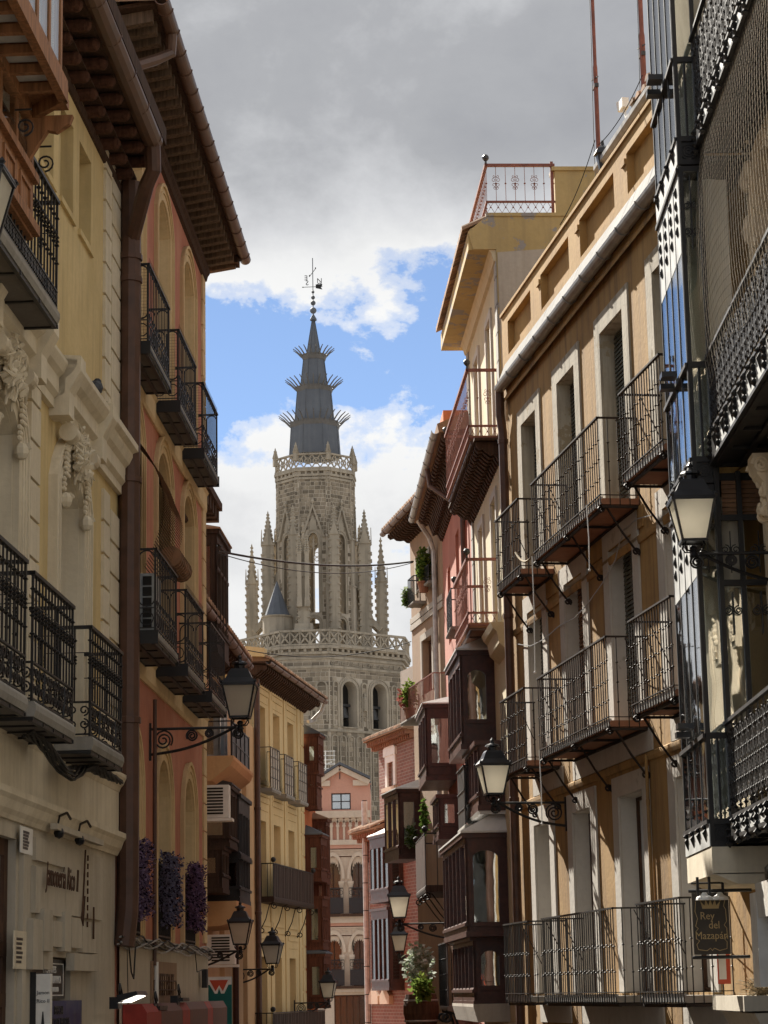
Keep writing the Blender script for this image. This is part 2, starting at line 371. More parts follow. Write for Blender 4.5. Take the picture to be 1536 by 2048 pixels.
def wall(mb, u0, u1, z0, z1, ops, depth=.3, n=0.):
    us = sorted({u0, u1, *[v for o in ops for v in o[:2]]}); us = [u for u in us if u0 <= u <= u1]
    for a, b in zip(us, us[1:]):
        c = (a+b)/2; cuts = sorted((o[2], o[3]) for o in ops if o[0] < c < o[1]); z = z0
        for lo, hi in cuts + [(z1, z1)]:
            if lo > z: mb.poly([(b, n, z), (a, n, z), (a, n, lo), (b, n, lo)])
            z = max(z, hi)
    for o in ops:
        rise = o[4] if len(o) > 4 else 0; ol = outline(o)
        if rise:
            ap = arc(o[0], o[1], o[3]-rise, rise); k = len(ap)//2
            mb.poly([(o[0], n, o[3])] + [(p[0], n, p[1]) for p in ap[:k+1]][::-1])
            mb.poly([(p[0], n, p[1]) for p in ap[k:]][::-1] + [(o[1], n, o[3])])
        d = o[5] if len(o) > 5 else depth
        V = [(p[0], n, p[1]) for p in ol] + [(p[0], n-d, p[1]) for p in ol]; k = len(ol)
        mb.add(V, [(i, i+1, i+1+k, i+k) for i in range(k-1)] + [(k-1, 0, k, 2*k-1)])
def shell(mb, u0, u1, z0, z1, depth, n=0., front=-.45):
    """the rest of a building's body behind its front sheet: ends, back, roof, and a dark core behind the openings"""
    mb.poly([(u0, n, z0), (u0, n-depth, z0), (u0, n-depth, z1), (u0, n, z1)])
    mb.poly([(u1, n-depth, z0), (u1, n, z0), (u1, n, z1), (u1, n-depth, z1)])
    mb.poly([(u0, n-depth, z0), (u1, n-depth, z0), (u1, n-depth, z1), (u0, n-depth, z1)])
    mb.poly([(u0, n, z1), (u0, n-depth, z1), (u1, n-depth, z1), (u1, n, z1)])
def pane(fr, parent, op, n, mat='glass', name='pane'):
    mb = MB(); mb.out([(o[0], o[1]) for o in outline(op)], n-.008, n); return mb.build(name, mat, fr, parent)
def curtain(fr, parent, u0, u1, z0, z1, n, mat='curtain', amp=.025, gap=None, name='curtain'):
    mb = MB(); k = max(8, int((u1-u0)/.05)); ph = rnd.random()*6
    spans = [(u0, u1)] if not gap else [(u0, gap[0]), (gap[1], u1)]
    for a, b in spans:
        q = max(6, int((b-a)/.045)); pts = [(a+(b-a)*i/q, n + amp*math.sin(ph+i*1.3) + amp*.6*math.sin(i*.6)) for i in range(q+1)]
        V = [(p[0], p[1], z0) for p in pts] + [(p[0], p[1], z1) for p in pts]
        mb.add(V, [(i, i+1, i+q+2, i+q+1) for i in range(q)])
    return mb.build(name, mat, fr, parent, smooth=True)
plain('awning_red', (.30, .035, .025), rough=.7); plain('awning_brown', (.13, .055, .045), rough=.7)
translucent('flower_purple', (.19, .135, .22), .25); translucent('flower_blue', (.165, .155, .23), .25); translucent('flower_plum', (.155, .095, .17), .25)
translucent('flower_dark', (.035, .025, .045), .2)
translucent('leaf_green', (.09, .15, .03), .4); translucent('leaf_bright', (.17, .23, .05), .45); translucent('leaf_pale', (.28, .33, .22), .4); translucent('leaf_red', (.28, .10, .08), .4)
def emit(name, col, s):
    global nt
    m = newmat(name); nt = m.node_tree; out = N('ShaderNodeOutputMaterial'); e = N('ShaderNodeEmission'); e.inputs[0].default_value = (*col, 1); e.inputs[1].default_value = s
    LK(e.outputs[0], out.inputs[0]); MATS[name] = m
emit('lit_tube', (1, .93, .8), 1.6)
plain('sign_black', (.02, .02, .022), rough=.4, var=.1); plain('sign_blue', (.012, .016, .10), rough=.45); plain('sign_teal', (.0, .115, .105), rough=.4, var=.05); plain('sign_red', (.52, .075, .03), rough=.4, var=.05)
plain('sign_brown', (.055, .042, .028), rough=.5); plain('gold', (.48, .34, .15), rough=.45, var=.1)
plaster('carved_stone', (.74, .63, .47), (.62, .52, .38), stain=(.22, .17, .11), st=.6)
plaster('rusty_white', (.66, .65, .61), (.58, .57, .53), stain=(.30, .16, .08), st=.7, rough=.6, scale=1.5)
plain('net_cord', (.42, .38, .32), rough=.8); plain('straw', (.30, .24, .15), rough=.9); plain('pigeon_grey', (.035, .038, .045), rough=.7)
woodm('corbel_wood', (.075, .034, .022), rough=.8)
for m_, k_ in (('flower_purple', 1.0), ('flower_blue', 1.0), ('flower_plum', 1.1), ('flower_dark', 1.)):
    for n_ in MATS[m_].node_tree.nodes:
        if n_.type == 'MIX':
            for i_ in (6, 7): n_.inputs[i_].default_value = [min(1, v*k_) for v in n_.inputs[i_].default_value[:3]] + [1]
woodm('red_gallery_wood', (.095, .034, .020), rough=.5)
plaster('red_house_plaster', (.40, .15, .11), (.33, .12, .085), stain=(.5, .28, .2), st=.5)
woodm('screen_wood', (.07, .032, .02), rough=.8)
brickm('pink_brick', (.27, .125, .095), (.20, .085, .065), (.29, .225, .19), bw=.30, bh=.10, ms=.014)
translucent('leaf_white', (.55, .60, .52), .3)
plaster('slate_blue', (.11, .12, .14), (.085, .095, .11), stain=(.16, .18, .2), st=.4, scale=.5, rough=.6)
plaster('spire_lead', (.16, .15, .14), (.12, .115, .105), stain=(.25, .24, .22), st=.4, scale=.5, rough=.7)

glassm('glass_dim', tint=(.5, .52, .5), refl=.02, rough=.12)
def glass_gallery():
    m = glassm('glass_gallery', tint=(.92, .94, .94), refl=.10)
    for n_ in m.node_tree.nodes:
        if n_.type == 'MATH' and n_.operation == 'MULTIPLY': n_.inputs[1].default_value = .32
glass_gallery()
for n_ in MATS['glass_dim'].node_tree.nodes:
    if n_.type == 'MATH' and n_.operation == 'MULTIPLY': n_.inputs[1].default_value = .3
plaster('flashing', (.21, .21, .205), (.16, .16, .155), stain=(.09, .085, .08), st=.9, rough=.8, spec=.1)

plain('pale_paint', (.50, .51, .50), rough=.5, var=.15); plaster('pale_board', (.55, .54, .50), st=.6, stain=(.25, .24, .22))
# ------------------------------------------------------------------ shared building parts
def dup(o, parent, loc):
    c = o.copy(); COL.objects.link(c); c.parent = parent; loc = Vector(loc)
    c.location = loc - WL[parent] if parent else loc; WL[c] = loc
    for ch in list(o.children): dup(ch, c, WL[ch]+loc-WL[o])
    return c
def surround(fr, parent, op, w, t, mat, name='window_surround', foot=0., head=None, fillet=False):
    mb = MB(); a, b = outline(op), outline(op, w)
    if head and not (len(op) > 4 and op[4]): b = [(x, z + (head-w if i in (1, 2) else 0)) for i, (x, z) in enumerate(b)]
    mb.ring(a, b, .0, t)
    if fillet:
        for k, g in enumerate((.35, .7)):
            mb.ring(outline(op, w*g), outline(op, w*(g+.14)), t, t+.02)
        mb.ring(outline(op, w), outline(op, w*1.14), .0, t+.03)
    return mb.build(name, mat, fr, parent)
def casement(fr, parent, op, n, mat='door_brown', cols=2, rows=(), glass='glass', bar=.055, kick=0., name='window', cur=None):
    """timber window or balcony door set back in its opening: frame (> pane, curtain)"""
    u0, u1, z0, z1 = op[:4]; rise = op[4] if len(op) > 4 else 0
    mb = MB(); mb.ring(outline(op), outline(op, -bar) if not rise else [(u0+bar, z0)] + arc(u0+bar, u1-bar, z1-rise, max(.02, rise-bar)) + [(u1-bar, z0)], n-.06, n)
    mb.box(u0, u1, n-.06, n-.001, z0, z0+bar+kick)
    for i in range(1, cols):
        u = u0+(u1-u0)*i/cols; mb.box(u-bar*.55, u+bar*.55, n-.055, n+.004, z0, z1-(.02 if not rise else .04))
    for r in rows:
        z = z0+(z1-z0)*r; mb.box(u0, u1, n-.052, n+.002, z-bar*.4, z+bar*.4)
    w = mb.build(name, mat, fr, parent)
    pane(fr, w, (u0+.01, u1-.01, z0+.01, z1-.01, rise) if rise else (u0+.01, u1-.01, z0+.01, z1-.01), n-.02, glass)
    if cur: curtain(fr, w, u0+.05, u1-.05, z0+.1, z1-.1-rise, n-.16, gap=None if cur is True else cur)
    return w
def slat_blind(fr, parent, u0, u1, z0, z1, n, mat='blind_green', step=.06, name='slatted_blind', sag=0.):
    """each slat a thin tilted board; below ~10 px each, so one part"""
    mb = MB(); k = int((z1-z0)/step)
    for i in range(k):
        z = z0+i*step; f = sag*math.sin(math.pi*i/k) + sag*(1-i/k)
        mb.add([(u0, n+f, z), (u1, n+f, z), (u1, n-.02+f, z+step*.95), (u0, n-.02+f, z+step*.95), (u0, n-.012+f, z), (u1, n-.012+f, z), (u1, n-.032+f, z+step*.95), (u0, n-.032+f, z+step*.95)],
               [(0, 1, 2, 3), (4, 7, 6, 5), (0, 4, 5, 1), (3, 2, 6, 7)])
    return mb.build(name, mat, fr, parent)
def bars(mb, path, z0, z1, sp, r, knobs=(), kr=.022, seg=4, jit=0.):
    """upright bars along a plan path [(u, n), ...]; knobs = fractions of the height"""
    k = 0
    for (a, b), (c, d) in zip(path, path[1:]):
        L = math.hypot(c-a, d-b); q = max(1, round(L/sp))
        for i in range(q + (1 if (c, d) == path[-1] else 0)):
            t = i/q; u, n = a+(c-a)*t, b+(d-b)*t
            mb.tube([(u, n, z0), (u, n, z1)], r, seg)
            for j, h in enumerate(knobs):
                hh = h + (jit if k % 2 else 0)
                mb.knob((u, n, z0+(z1-z0)*hh), kr, kr*1.1)
            k += 1
def rail3(u0, u1, n): return [(u0, .0), (u0, n), (u1, n), (u1, .0)]
def rods(mb, path, z, r, seg=4, flat=None):
    for (a, b), (c, d) in zip(path, path[1:]):
        if flat:
            e = r
            if abs(c-a) > abs(d-b): mb.box(min(a, c)-e, max(a, c)+e, b-e, b+e, z-flat, z)
            else: mb.box(a-e, a+e, min(b, d)-e*.98, max(b, d)+e*.98, z-flat*.98, z-.001)
        else: mb.tube([(a, b, z), (c, d, z)], r, seg)
def rings_row(mb, path, z, R_, r, seg=10, ts=4):
    for (a, b), (c, d) in zip(path, path[1:]):
        L = math.hypot(c-a, d-b); q = max(1, int(L/(2*R_+.004)))
        for i in range(q):
            t = (i+.5)/q; u, n = a+(c-a)*t, b+(d-b)*t
            du, dn = (c-a)/L, (d-b)/L
            mb.tube([(u+du*R_*math.cos(x), n+dn*R_*math.cos(x), z+R_*math.sin(x)) for x in [2*math.pi*k/seg for k in range(seg)]], r, ts, closed=True)
def scroll_panel(mb, path, z0, z1, r, w=None, ts=4):
    """S-scrolls filling a band between z0 and z1"""
    h = z1-z0
    for (a, b), (c, d) in zip(path, path[1:]):
        L = math.hypot(c-a, d-b); w_ = w or h; q = max(1, round(L/w_)); du, dn = (c-a)/L, (d-b)/L; s = L/q
        for i in range(q):
            for half in (0, 1):
                t0 = (i+.25+.5*half)*s
                for sg in (1, -1):
                    zc = z0+h*(.5+.24*sg); R1 = min(h*.24, s*.23)
                    pts = []
                    for k in range(13):
                        x = k/12; an = -sg*math.pi/2 + sg*x*math.pi*2.6*(1 if half else -1); rr = R1*(1-.72*x)
                        pts.append((a+du*(t0+rr*math.cos(an)), b+dn*(t0+rr*math.cos(an)), zc+rr*math.sin(an)))
                    mb.tube(pts, r, ts)
def s_bracket(mb, u, n_in, n_out, z_lo, z_hi, r=.014, sc=.055):
    """bent iron stay under a balcony, a scroll at each end"""
    p = lambda c, x, y: (c[0], c[1]+x, c[2]+y)
    top = spiral((u, n_out-sc*.2, z_hi-sc), sc*.25, sc, math.pi*3.2, math.pi*.5, 14, p)
    low = spiral((u, n_in+sc, z_lo), sc, sc*.25, math.pi*1.25, -math.pi*1.4, 14, p)
    mb.tube(top + [(u, n_out-sc*1.6, z_hi-sc*.5), (u, n_in+(n_out-n_in)*.45, z_lo+(z_hi-z_lo)*.42), (u, n_in+.03, z_lo-sc*.4)] + low, r, 5)
def slab(fr, parent, u0, u1, n, z, t=.07, mat='slab_edge', name='balcony'):
    mb = MB(); mb.along([(0, z-t), (n, z-t), (n+.02, z-t*.6), (n+.02, z-t*.25), (n, z), (0, z)], u0, u1)
    return mb.build(name, mat, fr, parent)
def grid_under(fr, parent, u0, u1, n, z, nu, nn, r=.018, mat='black_iron', name='underside_grid', panel=None):
    if panel:
        for i in range(nu):
            for j in range(nn):
                a, b = u0+(u1-u0)*i/nu, u0+(u1-u0)*(i+1)/nu; c, d = .03+(n-.06)*j/nn, .03+(n-.06)*(j+1)/nn
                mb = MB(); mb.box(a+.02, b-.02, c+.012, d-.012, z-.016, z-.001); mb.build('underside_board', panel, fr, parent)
    mb = MB()
    for i in range(nu+1):
        u = u0+(u1-u0)*i/nu; mb.box(u-r, u+r, .0, n, z-.034, z-.002)
    for j in range(nn+1):
        v = .03+(n-.06)*j/nn; mb.box(u0, u1, v-r, v+r, z-.040, z-.003)
    return mb.build(name, mat, fr, parent)
def bay(fr, parent, u0, u1, n, z0, z1, mat='dark_red_wood', base=.28, head=.16, mull=5, roof=True, arched=False, cur=True, glass='glass', transom=None, roof_h=.22, roofmat='zinc_top', side_in=(.16, .13), name='bay_window', low=None):
    """timber gallery: frame (> roof, panes, curtains, sill blocks)"""
    low = base if low is None else low
    mb = MB(); p = .075
    mb.box(u0, u1, n-.05, n, z0, z0+base); mb.box(u0, u1, n-.05, n, z1-head, z1)
    step = (u1-u0)/mull
    for i in range(mull+1):
        u = u0+i*step; w = p if i in (0, mull) else p*.5
        mb.box(max(u0, u-w/2), min(u1, u+w/2), n-.045, n+(.0 if i in (0, mull) else .022), z0+base, z1-head)
    if transom: mb.box(u0, u1, n-.044, n+.012, transom-.03, transom+.03)
    mb.box(u0-.02, u1+.02, n-.03, n+.035, z0+base-.03, z0+base+.02); mb.box(u0-.03, u1+.03, .0, n+.05, z1-.05, z1+.03)
    mb.box(u0-.012, u1+.012, .0, n+.015, z0-.04, z0+.05)
    mb.box(u0+.003, u1-.003, 0, n-.003, z0-.02, z0-.005)
    b = mb.build(name, mat, fr, parent)
    sf = fr.sub(u0, 0, 90); a0, a1 = side_in[0], n-side_in[1]
    so_ = (a0, a1, z0+low+.04, z1-head-.1, .1) if arched else (a0, a1, z0+low+.04, z1-head-.08)
    ms = MB(); wall(ms, 0, n, z0, z1, [so_], depth=.04)
    ms.ring(outline(so_), outline(so_, .03), 0, .014); ms.box(a0-.05, a1+.05, 0, .03, z0+low-.03, z0+low+.035)
    if not arched: ms.box(a0-.04, a1+.04, 0, .018, z1-head-.05, z1-head)
    ms.ring([(a0-.07, z0+low-.2*low), (a0-.07, z0+.08), (a1+.07, z0+.08), (a1+.07, z0+low-.2*low)], [(a0-.05, z0+low-.2*low), (a0-.05, z0+.1), (a1+.05, z0+.1), (a1+.05, z0+low-.2*low)], 0, .012)
    ms.build('side_panel', mat, sf, b)
    pane(sf, b, so_, -.02, glass)
    fs = MB(); fs.box(u1-.04, u1, .01, n-.05, z0, z1); fs.build('far_side_panel', mat, fr, b)
    for i in range(mull):
        u = u0+i*step
        pane(fr, b, (u+p*.2, u+step-p*.2, z0+base, z1-head), n-.02, glass)
        sb = MB(); sb.along([(n, z0+base+.0), (n+.03, z0+base), (n+.001, z0+base+.05)], u+p*.3, u+step-p*.3); sb.build('sill_block', mat, fr, b)
    if cur:
        curtain(fr, b, u0+.06, u1-.06, z0+base, z1-head, n-.15)
        curtain(sf, b, .12, n-.1, z0+low, z1-head, -.12)
    if roof:
        r = MB(); e = .07
        r.add([(u0-e, 0, z1+.03), (u0-e, n+e, z1+.03), (u1+e, n+e, z1+.03), (u1+e, 0, z1+.03), (u0+n*.35, .0, z1+.03+roof_h), (u1-n*.35, .0, z1+.03+roof_h),
               (u0-e, 0, z1+.06), (u0-e, n+e, z1+.06), (u1+e, n+e, z1+.06), (u1+e, 0, z1+.06)],
              [(0, 3, 2, 1), (0, 1, 7, 6), (1, 2, 8, 7), (2, 3, 9, 8), (6, 7, 4), (7, 8, 5, 4), (8, 9, 5)])
        r.build('bay_roof', roofmat, fr, b)
    return b
def pipe(name, pts, r, mat, label, cat='drainpipe', fr=None, seg=10, collars=(), parent=None):
    fr = fr or WORLD
    if parent is None: t = thing(name, fr.P(*pts[-1]), label, cat)
    else: t = parent
    mb = MB(); mb.tube(pts, r, seg); p = mb.build('pipe' if parent is None else name, mat, fr, t, smooth=False)
    for c in collars:
        m2 = MB(); m2.lathe([(r*1.0, -.04), (r*1.16, -.035), (r*1.16, .035), (r*1.0, .04)], c, 10); m2.build('pipe_collar', mat, fr, p)
    return t
def lamp(fr, u, z, arm, label, s=1.0, bracket=True, lean=0.):
    """wall lantern: scrolled bracket, lantern frame, roof, four panes"""
    t = thing('street_lamp', fr.P(u, 0, z), label, 'street lamp', 'lanterns on wall brackets along the street')
    at = (u, 0, z)
    if bracket:
        mb = MB(); mb.box(-.02, .02, 0, .03, -.42, .08); mb.tube([(0, .0, 0), (0, arm-.05, 0)], .018, 6)
        P_ = lambda c, x, y: (0, c[0]+x, c[1]+y)
        low = [(0, .03+(arm-.1)*(i/12), -.34*(1-(i/12))**1.0 - .07*math.sin(math.pi*i/12)) for i in range(13)]
        mb.tube(low, .020, 5)
        for cx, cy, rr, dr in ((.19, -.15, .125, 1), (arm*.47, -.10, .075, -1), (arm*.66, -.075, .055, 1), (arm*.98, -.09, .07, -1)):
            mb.tube(spiral((cx, cy), rr, rr*.18, math.pi*.5, math.pi*.5+dr*math.pi*4.2, 26, P_), .013, 5)
            mb.tube(spiral((cx, cy), rr*1.02, rr*.98, math.pi*.5, math.pi*.5-dr*math.pi*.7, 8, P_), .012, 5)
        mb.build('bracket', 'black_iron', fr, t, at=at)
    zb = .13*s; c = (0, arm, 0)
    mb = MB(); mb.lathe([(.035*s, -.04), (.05*s, -.02), (.03*s, .03), (.045*s, .06), (.02*s, .09)], c, 8)
    for a in range(4):
        x, y = .10*s*math.cos(a*math.pi/2+.785), .10*s*math.sin(a*math.pi/2+.785)
        mb.tube([(x*.2, arm+y*.2, .02), (x*1.1, arm+y*1.1, .03), (x*1.5, arm+y*1.5, .075*s), (x*1.25, arm+y*1.25, zb)], .009, 4)
    b0, b1, h = .125*s, .215*s, .43*s
    def sq(w, z, t_): return [(-w, arm-w, z), (w, arm-w, z), (w, arm+w, z), (-w, arm+w, z)]
    lo, hi = sq(b0, zb, 0), sq(b1, zb+h, 0)
    for i in range(4):
        j = (i+1) % 4
        mb.tube([lo[i], hi[i]], .017*s, 4); mb.tube([lo[i], lo[j]], .019*s, 4); mb.tube([hi[i], hi[j]], .026*s, 4)
        x, y, zz = hi[i]; mb.knob((x*1.06, arm+(y-arm)*1.06, zz+.03), .022*s, .035*s)
    mb.add(lo, [(0, 1, 2, 3)])
    mb.build('lantern_frame', 'black_paint', fr, t, at=at)
    r = MB(); q = math.pi/4; k = 1/math.cos(q)
    prof = [(b1*1.1, zb+h), (b1*1.1, zb+h+.02), (b1*.80, zb+h+.09*s), (b1*.60, zb+h+.19*s), (b1*.50, zb+h+.22*s)]
    r.lathe([(a*k, z_) for a, z_ in prof], c, 4, rot=q)
    r.lathe([(.075*s, zb+h+.21*s), (.075*s, zb+h+.27*s), (.115*s, zb+h+.285*s), (.10*s, zb+h+.31*s), (.04*s, zb+h+.33*s), (.025*s, zb+h+.36*s), (.035*s, zb+h+.38*s), (.004, zb+h+.42*s)], c, 10)
    r.build('lantern_roof', 'black_paint', fr, t, at=at)
    for i in range(4):
        j = (i+1) % 4; f = .985
        p = MB(); V = [Vector(v) for v in (lo[i], lo[j], hi[j], hi[i])]; V = [Vector((v.x*f, arm+(v.y-arm)*f, v.z)) for v in V]
        p.add(V, [(0, 1, 2, 3)]); p.build('lantern_pane', 'lamp_glass', fr, t, at=at)
    return t
def text_mesh(s, size, depth, font_shear=0., spacing=1.0, align='CENTER'):
    cu = bpy.data.curves.new('lettering', 'FONT'); cu.body = s; cu.size = size; cu.extrude = depth; cu.shear = font_shear; cu.space_character = spacing
    cu.align_x = align; cu.align_y = 'CENTER'; cu.resolution_u = 2
    o = bpy.data.objects.new('lettering', cu); COL.objects.link(o)
    me = bpy.data.meshes.new_from_object(o.evaluated_get(bpy.context.evaluated_depsgraph_get()))
    bpy.data.objects.remove(o); bpy.data.curves.remove(cu); return me
def lettering(s, fr, parent, u, n, z, size, mat, depth=.004, sx=1.0, shear=0., align='CENTER', mirror=False, name='lettering', spacing=1.0):
    """flat letters lying on a facade, reading left to right for someone in the street"""
    me = text_mesh(s, size, depth, shear, spacing, align)
    k = -1 if not fr.flip else 1                 # on the left side of the street u runs against the reading direction
    k = k if not mirror else -k
    right = fr.a*(-1) if False else (fr.a if not fr.flip else -fr.a)
    if mirror: right = -right
    for v in me.vertices: v.co = right*(v.co.x*sx) + fr.n*v.co.z + Vector((0, 0, v.co.y))
    me.materials.clear(); me.materials.append(MATS[mat])
    return link(name, me, parent, fr.P(u, n, z))
def leaves(mb, c, r, n, size, flat=1., rg=None, droop=0.):
    rg = rg or rnd
    for _ in range(n):
        while True:
            p = Vector((rg.uniform(-1, 1), rg.uniform(-1, 1), rg.uniform(-1, 1)))
            if p.length < 1: break
        q = Vector(c) + Vector((p.x*r[0], p.y*r[1], p.z*r[2]))
        d = Vector((rg.uniform(-1, 1), rg.uniform(-1, 1), rg.uniform(-1, .6)-droop)); up = Vector((rg.uniform(-1, 1), rg.uniform(-1, 1), 1))
        s = size*rg.uniform(.6, 1.4); mb.leaf(q, d, s*.3*flat, s, up)
# ================================================================== ground
gm = MB()
prof = [(-30, 5.2), (0, 4.4), (15, 3.1), (30, 1.8), (45, .9), (60, .3), (80, .05), (125, 0)]
for (y0, a), (y1, b) in zip(prof, prof[1:]):
    gm.add([(-14, y0, a), (14, y0, a), (14, y1, b), (-14, y1, b)], [(0, 1, 2, 3)])
g = gm.build('street', 'street_setts', WORLD, None); tag(g, kind='structure')
gm = MB(); gm.add([(-900, -400, -.3), (900, -400, -.3), (900, 1500, -.3), (-900, 1500, -.3)], [(0, 1, 2, 3)])
g = gm.build('ground', 'street_setts', WORLD, None); tag(g, kind='structure')

# ================================================================== ochre building, right
F3 = Frame(3.9, 25.5, -8.9, 'R')
OB = thing('ochre_building', F3.P(6, 0, 1.6), 'ochre plastered building with three rows of iron balconies and a panelled parapet', 'building')
wins = [(9.46, 10.52), (6.83, 7.95), (4.03, 5.27), (1.36, 2.5)]
rows = [(12.27, 14.95), (9.37, 11.86), (5.93, 8.5)]
ops = [(a, b, lo, hi) for lo, hi in rows for a, b in wins]
U0, U1 = -3.2, 11.75
mb = MB(); wall(mb, U0, U1, 1.0, 15.86, ops, depth=.30); shell(mb, U0, U1, 1.0, 15.86, 7)
mb.build('wall', 'ochre_plaster', F3, OB)
for r, (lo, hi) in enumerate(rows):
    for w, (a, b) in enumerate(wins):
        op = (a, b, lo, hi); mat = 'stained_surround' if r == 0 else 'clean_surround'
        surround(F3, OB, op, .30, .03, mat, head=.27)
        mb = MB()                                    # plastered reveals, paler than the wall
        for x0, x1 in ((a, a+.012), (b-.012, b)): mb.box(x0, x1, -.3, -.002, lo, hi-.013)
        mb.box(a, b, -.3, -.002, hi-.012, hi); mb.build('reveal', mat, F3, OB)
        casement(F3, OB, op, -.22, mat='door_brown' if r else 'blind_green', cols=2, rows=(.28,), glass='glass_reflective')
        if (r, w) in ((0, 1), (0, 2), (0, 0), (0, 3)): slat_blind(F3, OB, a+.02, b-.02, lo+.25, hi-.02, -.17)
        elif (r, w) in ((1, 0), (1, 1), (1, 2)): slat_blind(F3, OB, a+.02, b-.02, lo+(.9 if w == 1 else .2), hi-.02, -.17, mat='reed_blind' if w == 1 else 'blind_green')
# string course below each balcony row and moulding
for z in (11.62+.12, 8.83+.08):
    mb = MB(); mb.along([(0, z-.08), (.02, z-.08), (.03, z-.03), (.03, z+.02), (.0, z+.04)], U0, 11.6); mb.build('string_course', 'ochre_plaster', F3, OB)
# pale panel behind each balcony foot
spans = [tuple(F3.m(px, py, .53)[0] for px, py in ((b_, yb), (a_, ya))) for a_, ya, b_, yb in ((990, 1025, 1035, 978), (1062, 950, 1193, 810), (1238, 765, 1317, 693))]
for r, (z, _) in enumerate(rows):
    for k, (a, b) in enumerate(spans):
        n = .5 if r < 2 else .55
        bal = slab(F3, OB, a, b, n, z-.03, .08, mat='tile_underside' if r < 2 else 'slab_edge')
        grid_under(F3, bal, a+.02, b-.02, n, z-.12, 3 if k == 1 else 2, 1, mat='brown_iron')
        mb = MB(); path = rail3(a, b, n+.03)
        bars(mb, path, z-.12, z+1.04, .118, .0085, (.3, .52, .74) if r < 2 else (.35, .62), .017, jit=-.02)
        rods(mb, path, z+1.06, .02, flat=.022); rods(mb, path, z+.02, .012, flat=.012)
        mb.build('railing', 'brown_iron' if r < 2 else 'black_iron', F3, bal)
        # pale stone edge; sunlight falling between the bars built in as pale blocks
        mb = MB(); q = int((b-a)/.118)
        for i in range(q): mb.box(a+.118*i+.02, a+.118*i+.10, n-.01, n+.024, z-.10, z-.005)
        mb.build('edge_sun_dashes', 'zinc_top', F3, bal)
        if r < 2:
            br = (a+.08, (a+b)/2, b-.08) if k == 1 else (a+.1, b-.1)
            for u in br:
                mb = MB(); s_bracket(mb, u, .0, n+.02, z-.72, z-.1, .016); mb.build('stay', 'brown_iron', F3, bal)
        for u in (b-.02, a+.02):       # strut from the rail back to the wall
            mb = MB(); mb.tube([(u, n*.55, z+1.03), (u, .01, z+.45)], .008, 4); mb.build('rail_strut', 'brown_iron', F3, bal)
        mb = MB(); mb.box(a-.15, b+.15, 0, .022, z-.42, z-.13); mb.build('balcony_band', 'clean_surround' if r else 'ochre_plaster', F3, OB)
# eave gutter and metal flashing
mb = MB(); GU0, GU1 = -3.2, 11.5
mb.along([(.0, 15.70), (.05, 15.66), (.08, 15.60), (.08, 15.66), (.05, 15.72), (.05, 15.86), (.0, 15.86)], GU0, 11.75)
mb.build('eave_moulding', 'ochre_plaster', F3, OB)
pr = [(.15+.10*math.cos(t), 15.85+.10*math.sin(t)) for t in [math.pi + math.pi*i/8 for i in range(9)]]
mb = MB(); mb.along(pr + [(.23, 15.85), (.22, 15.83)] + [(.15+.085*math.cos(t), 15.85+.085*math.sin(t)) for t in [-math.pi*i/8 for i in range(1, 8)]] + [(.07, 15.85)], GU0, GU1)
gt = mb.build('gutter', 'gutter_grey', F3, OB)
for i in range(10):
    mb = MB(); u = 1.3+i*1.02; mb.tube([(u  , .15+.108*math.cos(t), 15.85+.108*math.sin(t)) for t in [math.pi+math.pi*j/8 for j in range(9)]], .012, 4); mb.build('gutter_strap', 'gutter_grey', F3, gt)
for i in range(12):                                   # flashing sheets, lifted here and there
    a = -1.4+i*1.07; l = .01+rnd.random()*.05
    mb = MB(); mb.add([(a, .07, 16.22), (a+1.05, .07, 16.22), (a+1.05, .19, 15.90+l), (a, .19, 15.90+l*.3), (a, .05, 16.21), (a+1.05, .05, 16.21), (a+1.05, .18, 15.87+l), (a, .18, 15.87+l*.3)], [(0, 3, 2, 1), (4, 5, 6, 7), (3, 7, 6, 2), (0, 4, 7, 3), (1, 2, 6, 5)])
    mb.build('flashing_sheet', 'flashing', F3, OB)
# panelled parapet
PT = 17.13
pans = [(9.5, 11.28), (6.85, 8.75), (4.15, 6.15), (1.95, 3.45), (-.6, 1.3)]
mb = MB(); wall(mb, U0, 11.75, 15.87, PT, [(a, b, 16.36, PT-.2) for a, b in pans], depth=.11, n=.03)
mb.add([(a_, n_, z_) for a_, n_, z_ in ((U0, .03, PT), (11.75, .03, PT), (11.75, -.3, PT), (U0, -.3, PT), (11.75, .03, 15.9), (11.75, -.3, 15.9), (U0, -.3, 15.9), (U0, .03, 15.9))], [(0, 1, 2, 3), (1, 4, 5, 2), (2, 5, 6, 3)])
for a, b in pans: mb.poly([(b, -.08, 16.36), (a, -.08, 16.36), (a, -.08, PT-.2), (b, -.08, PT-.2)])
mb.box(U0, 11.76, -.31, .06, PT, PT+.05)
for a, b in pans:                                     # little nosings where the ribs start
    mb.box(b+.01, b+.2, .03, .06, PT-.34, PT-.26) if b < 11 else None
mb.build('parapet', 'ochre_parapet', F3, OB)
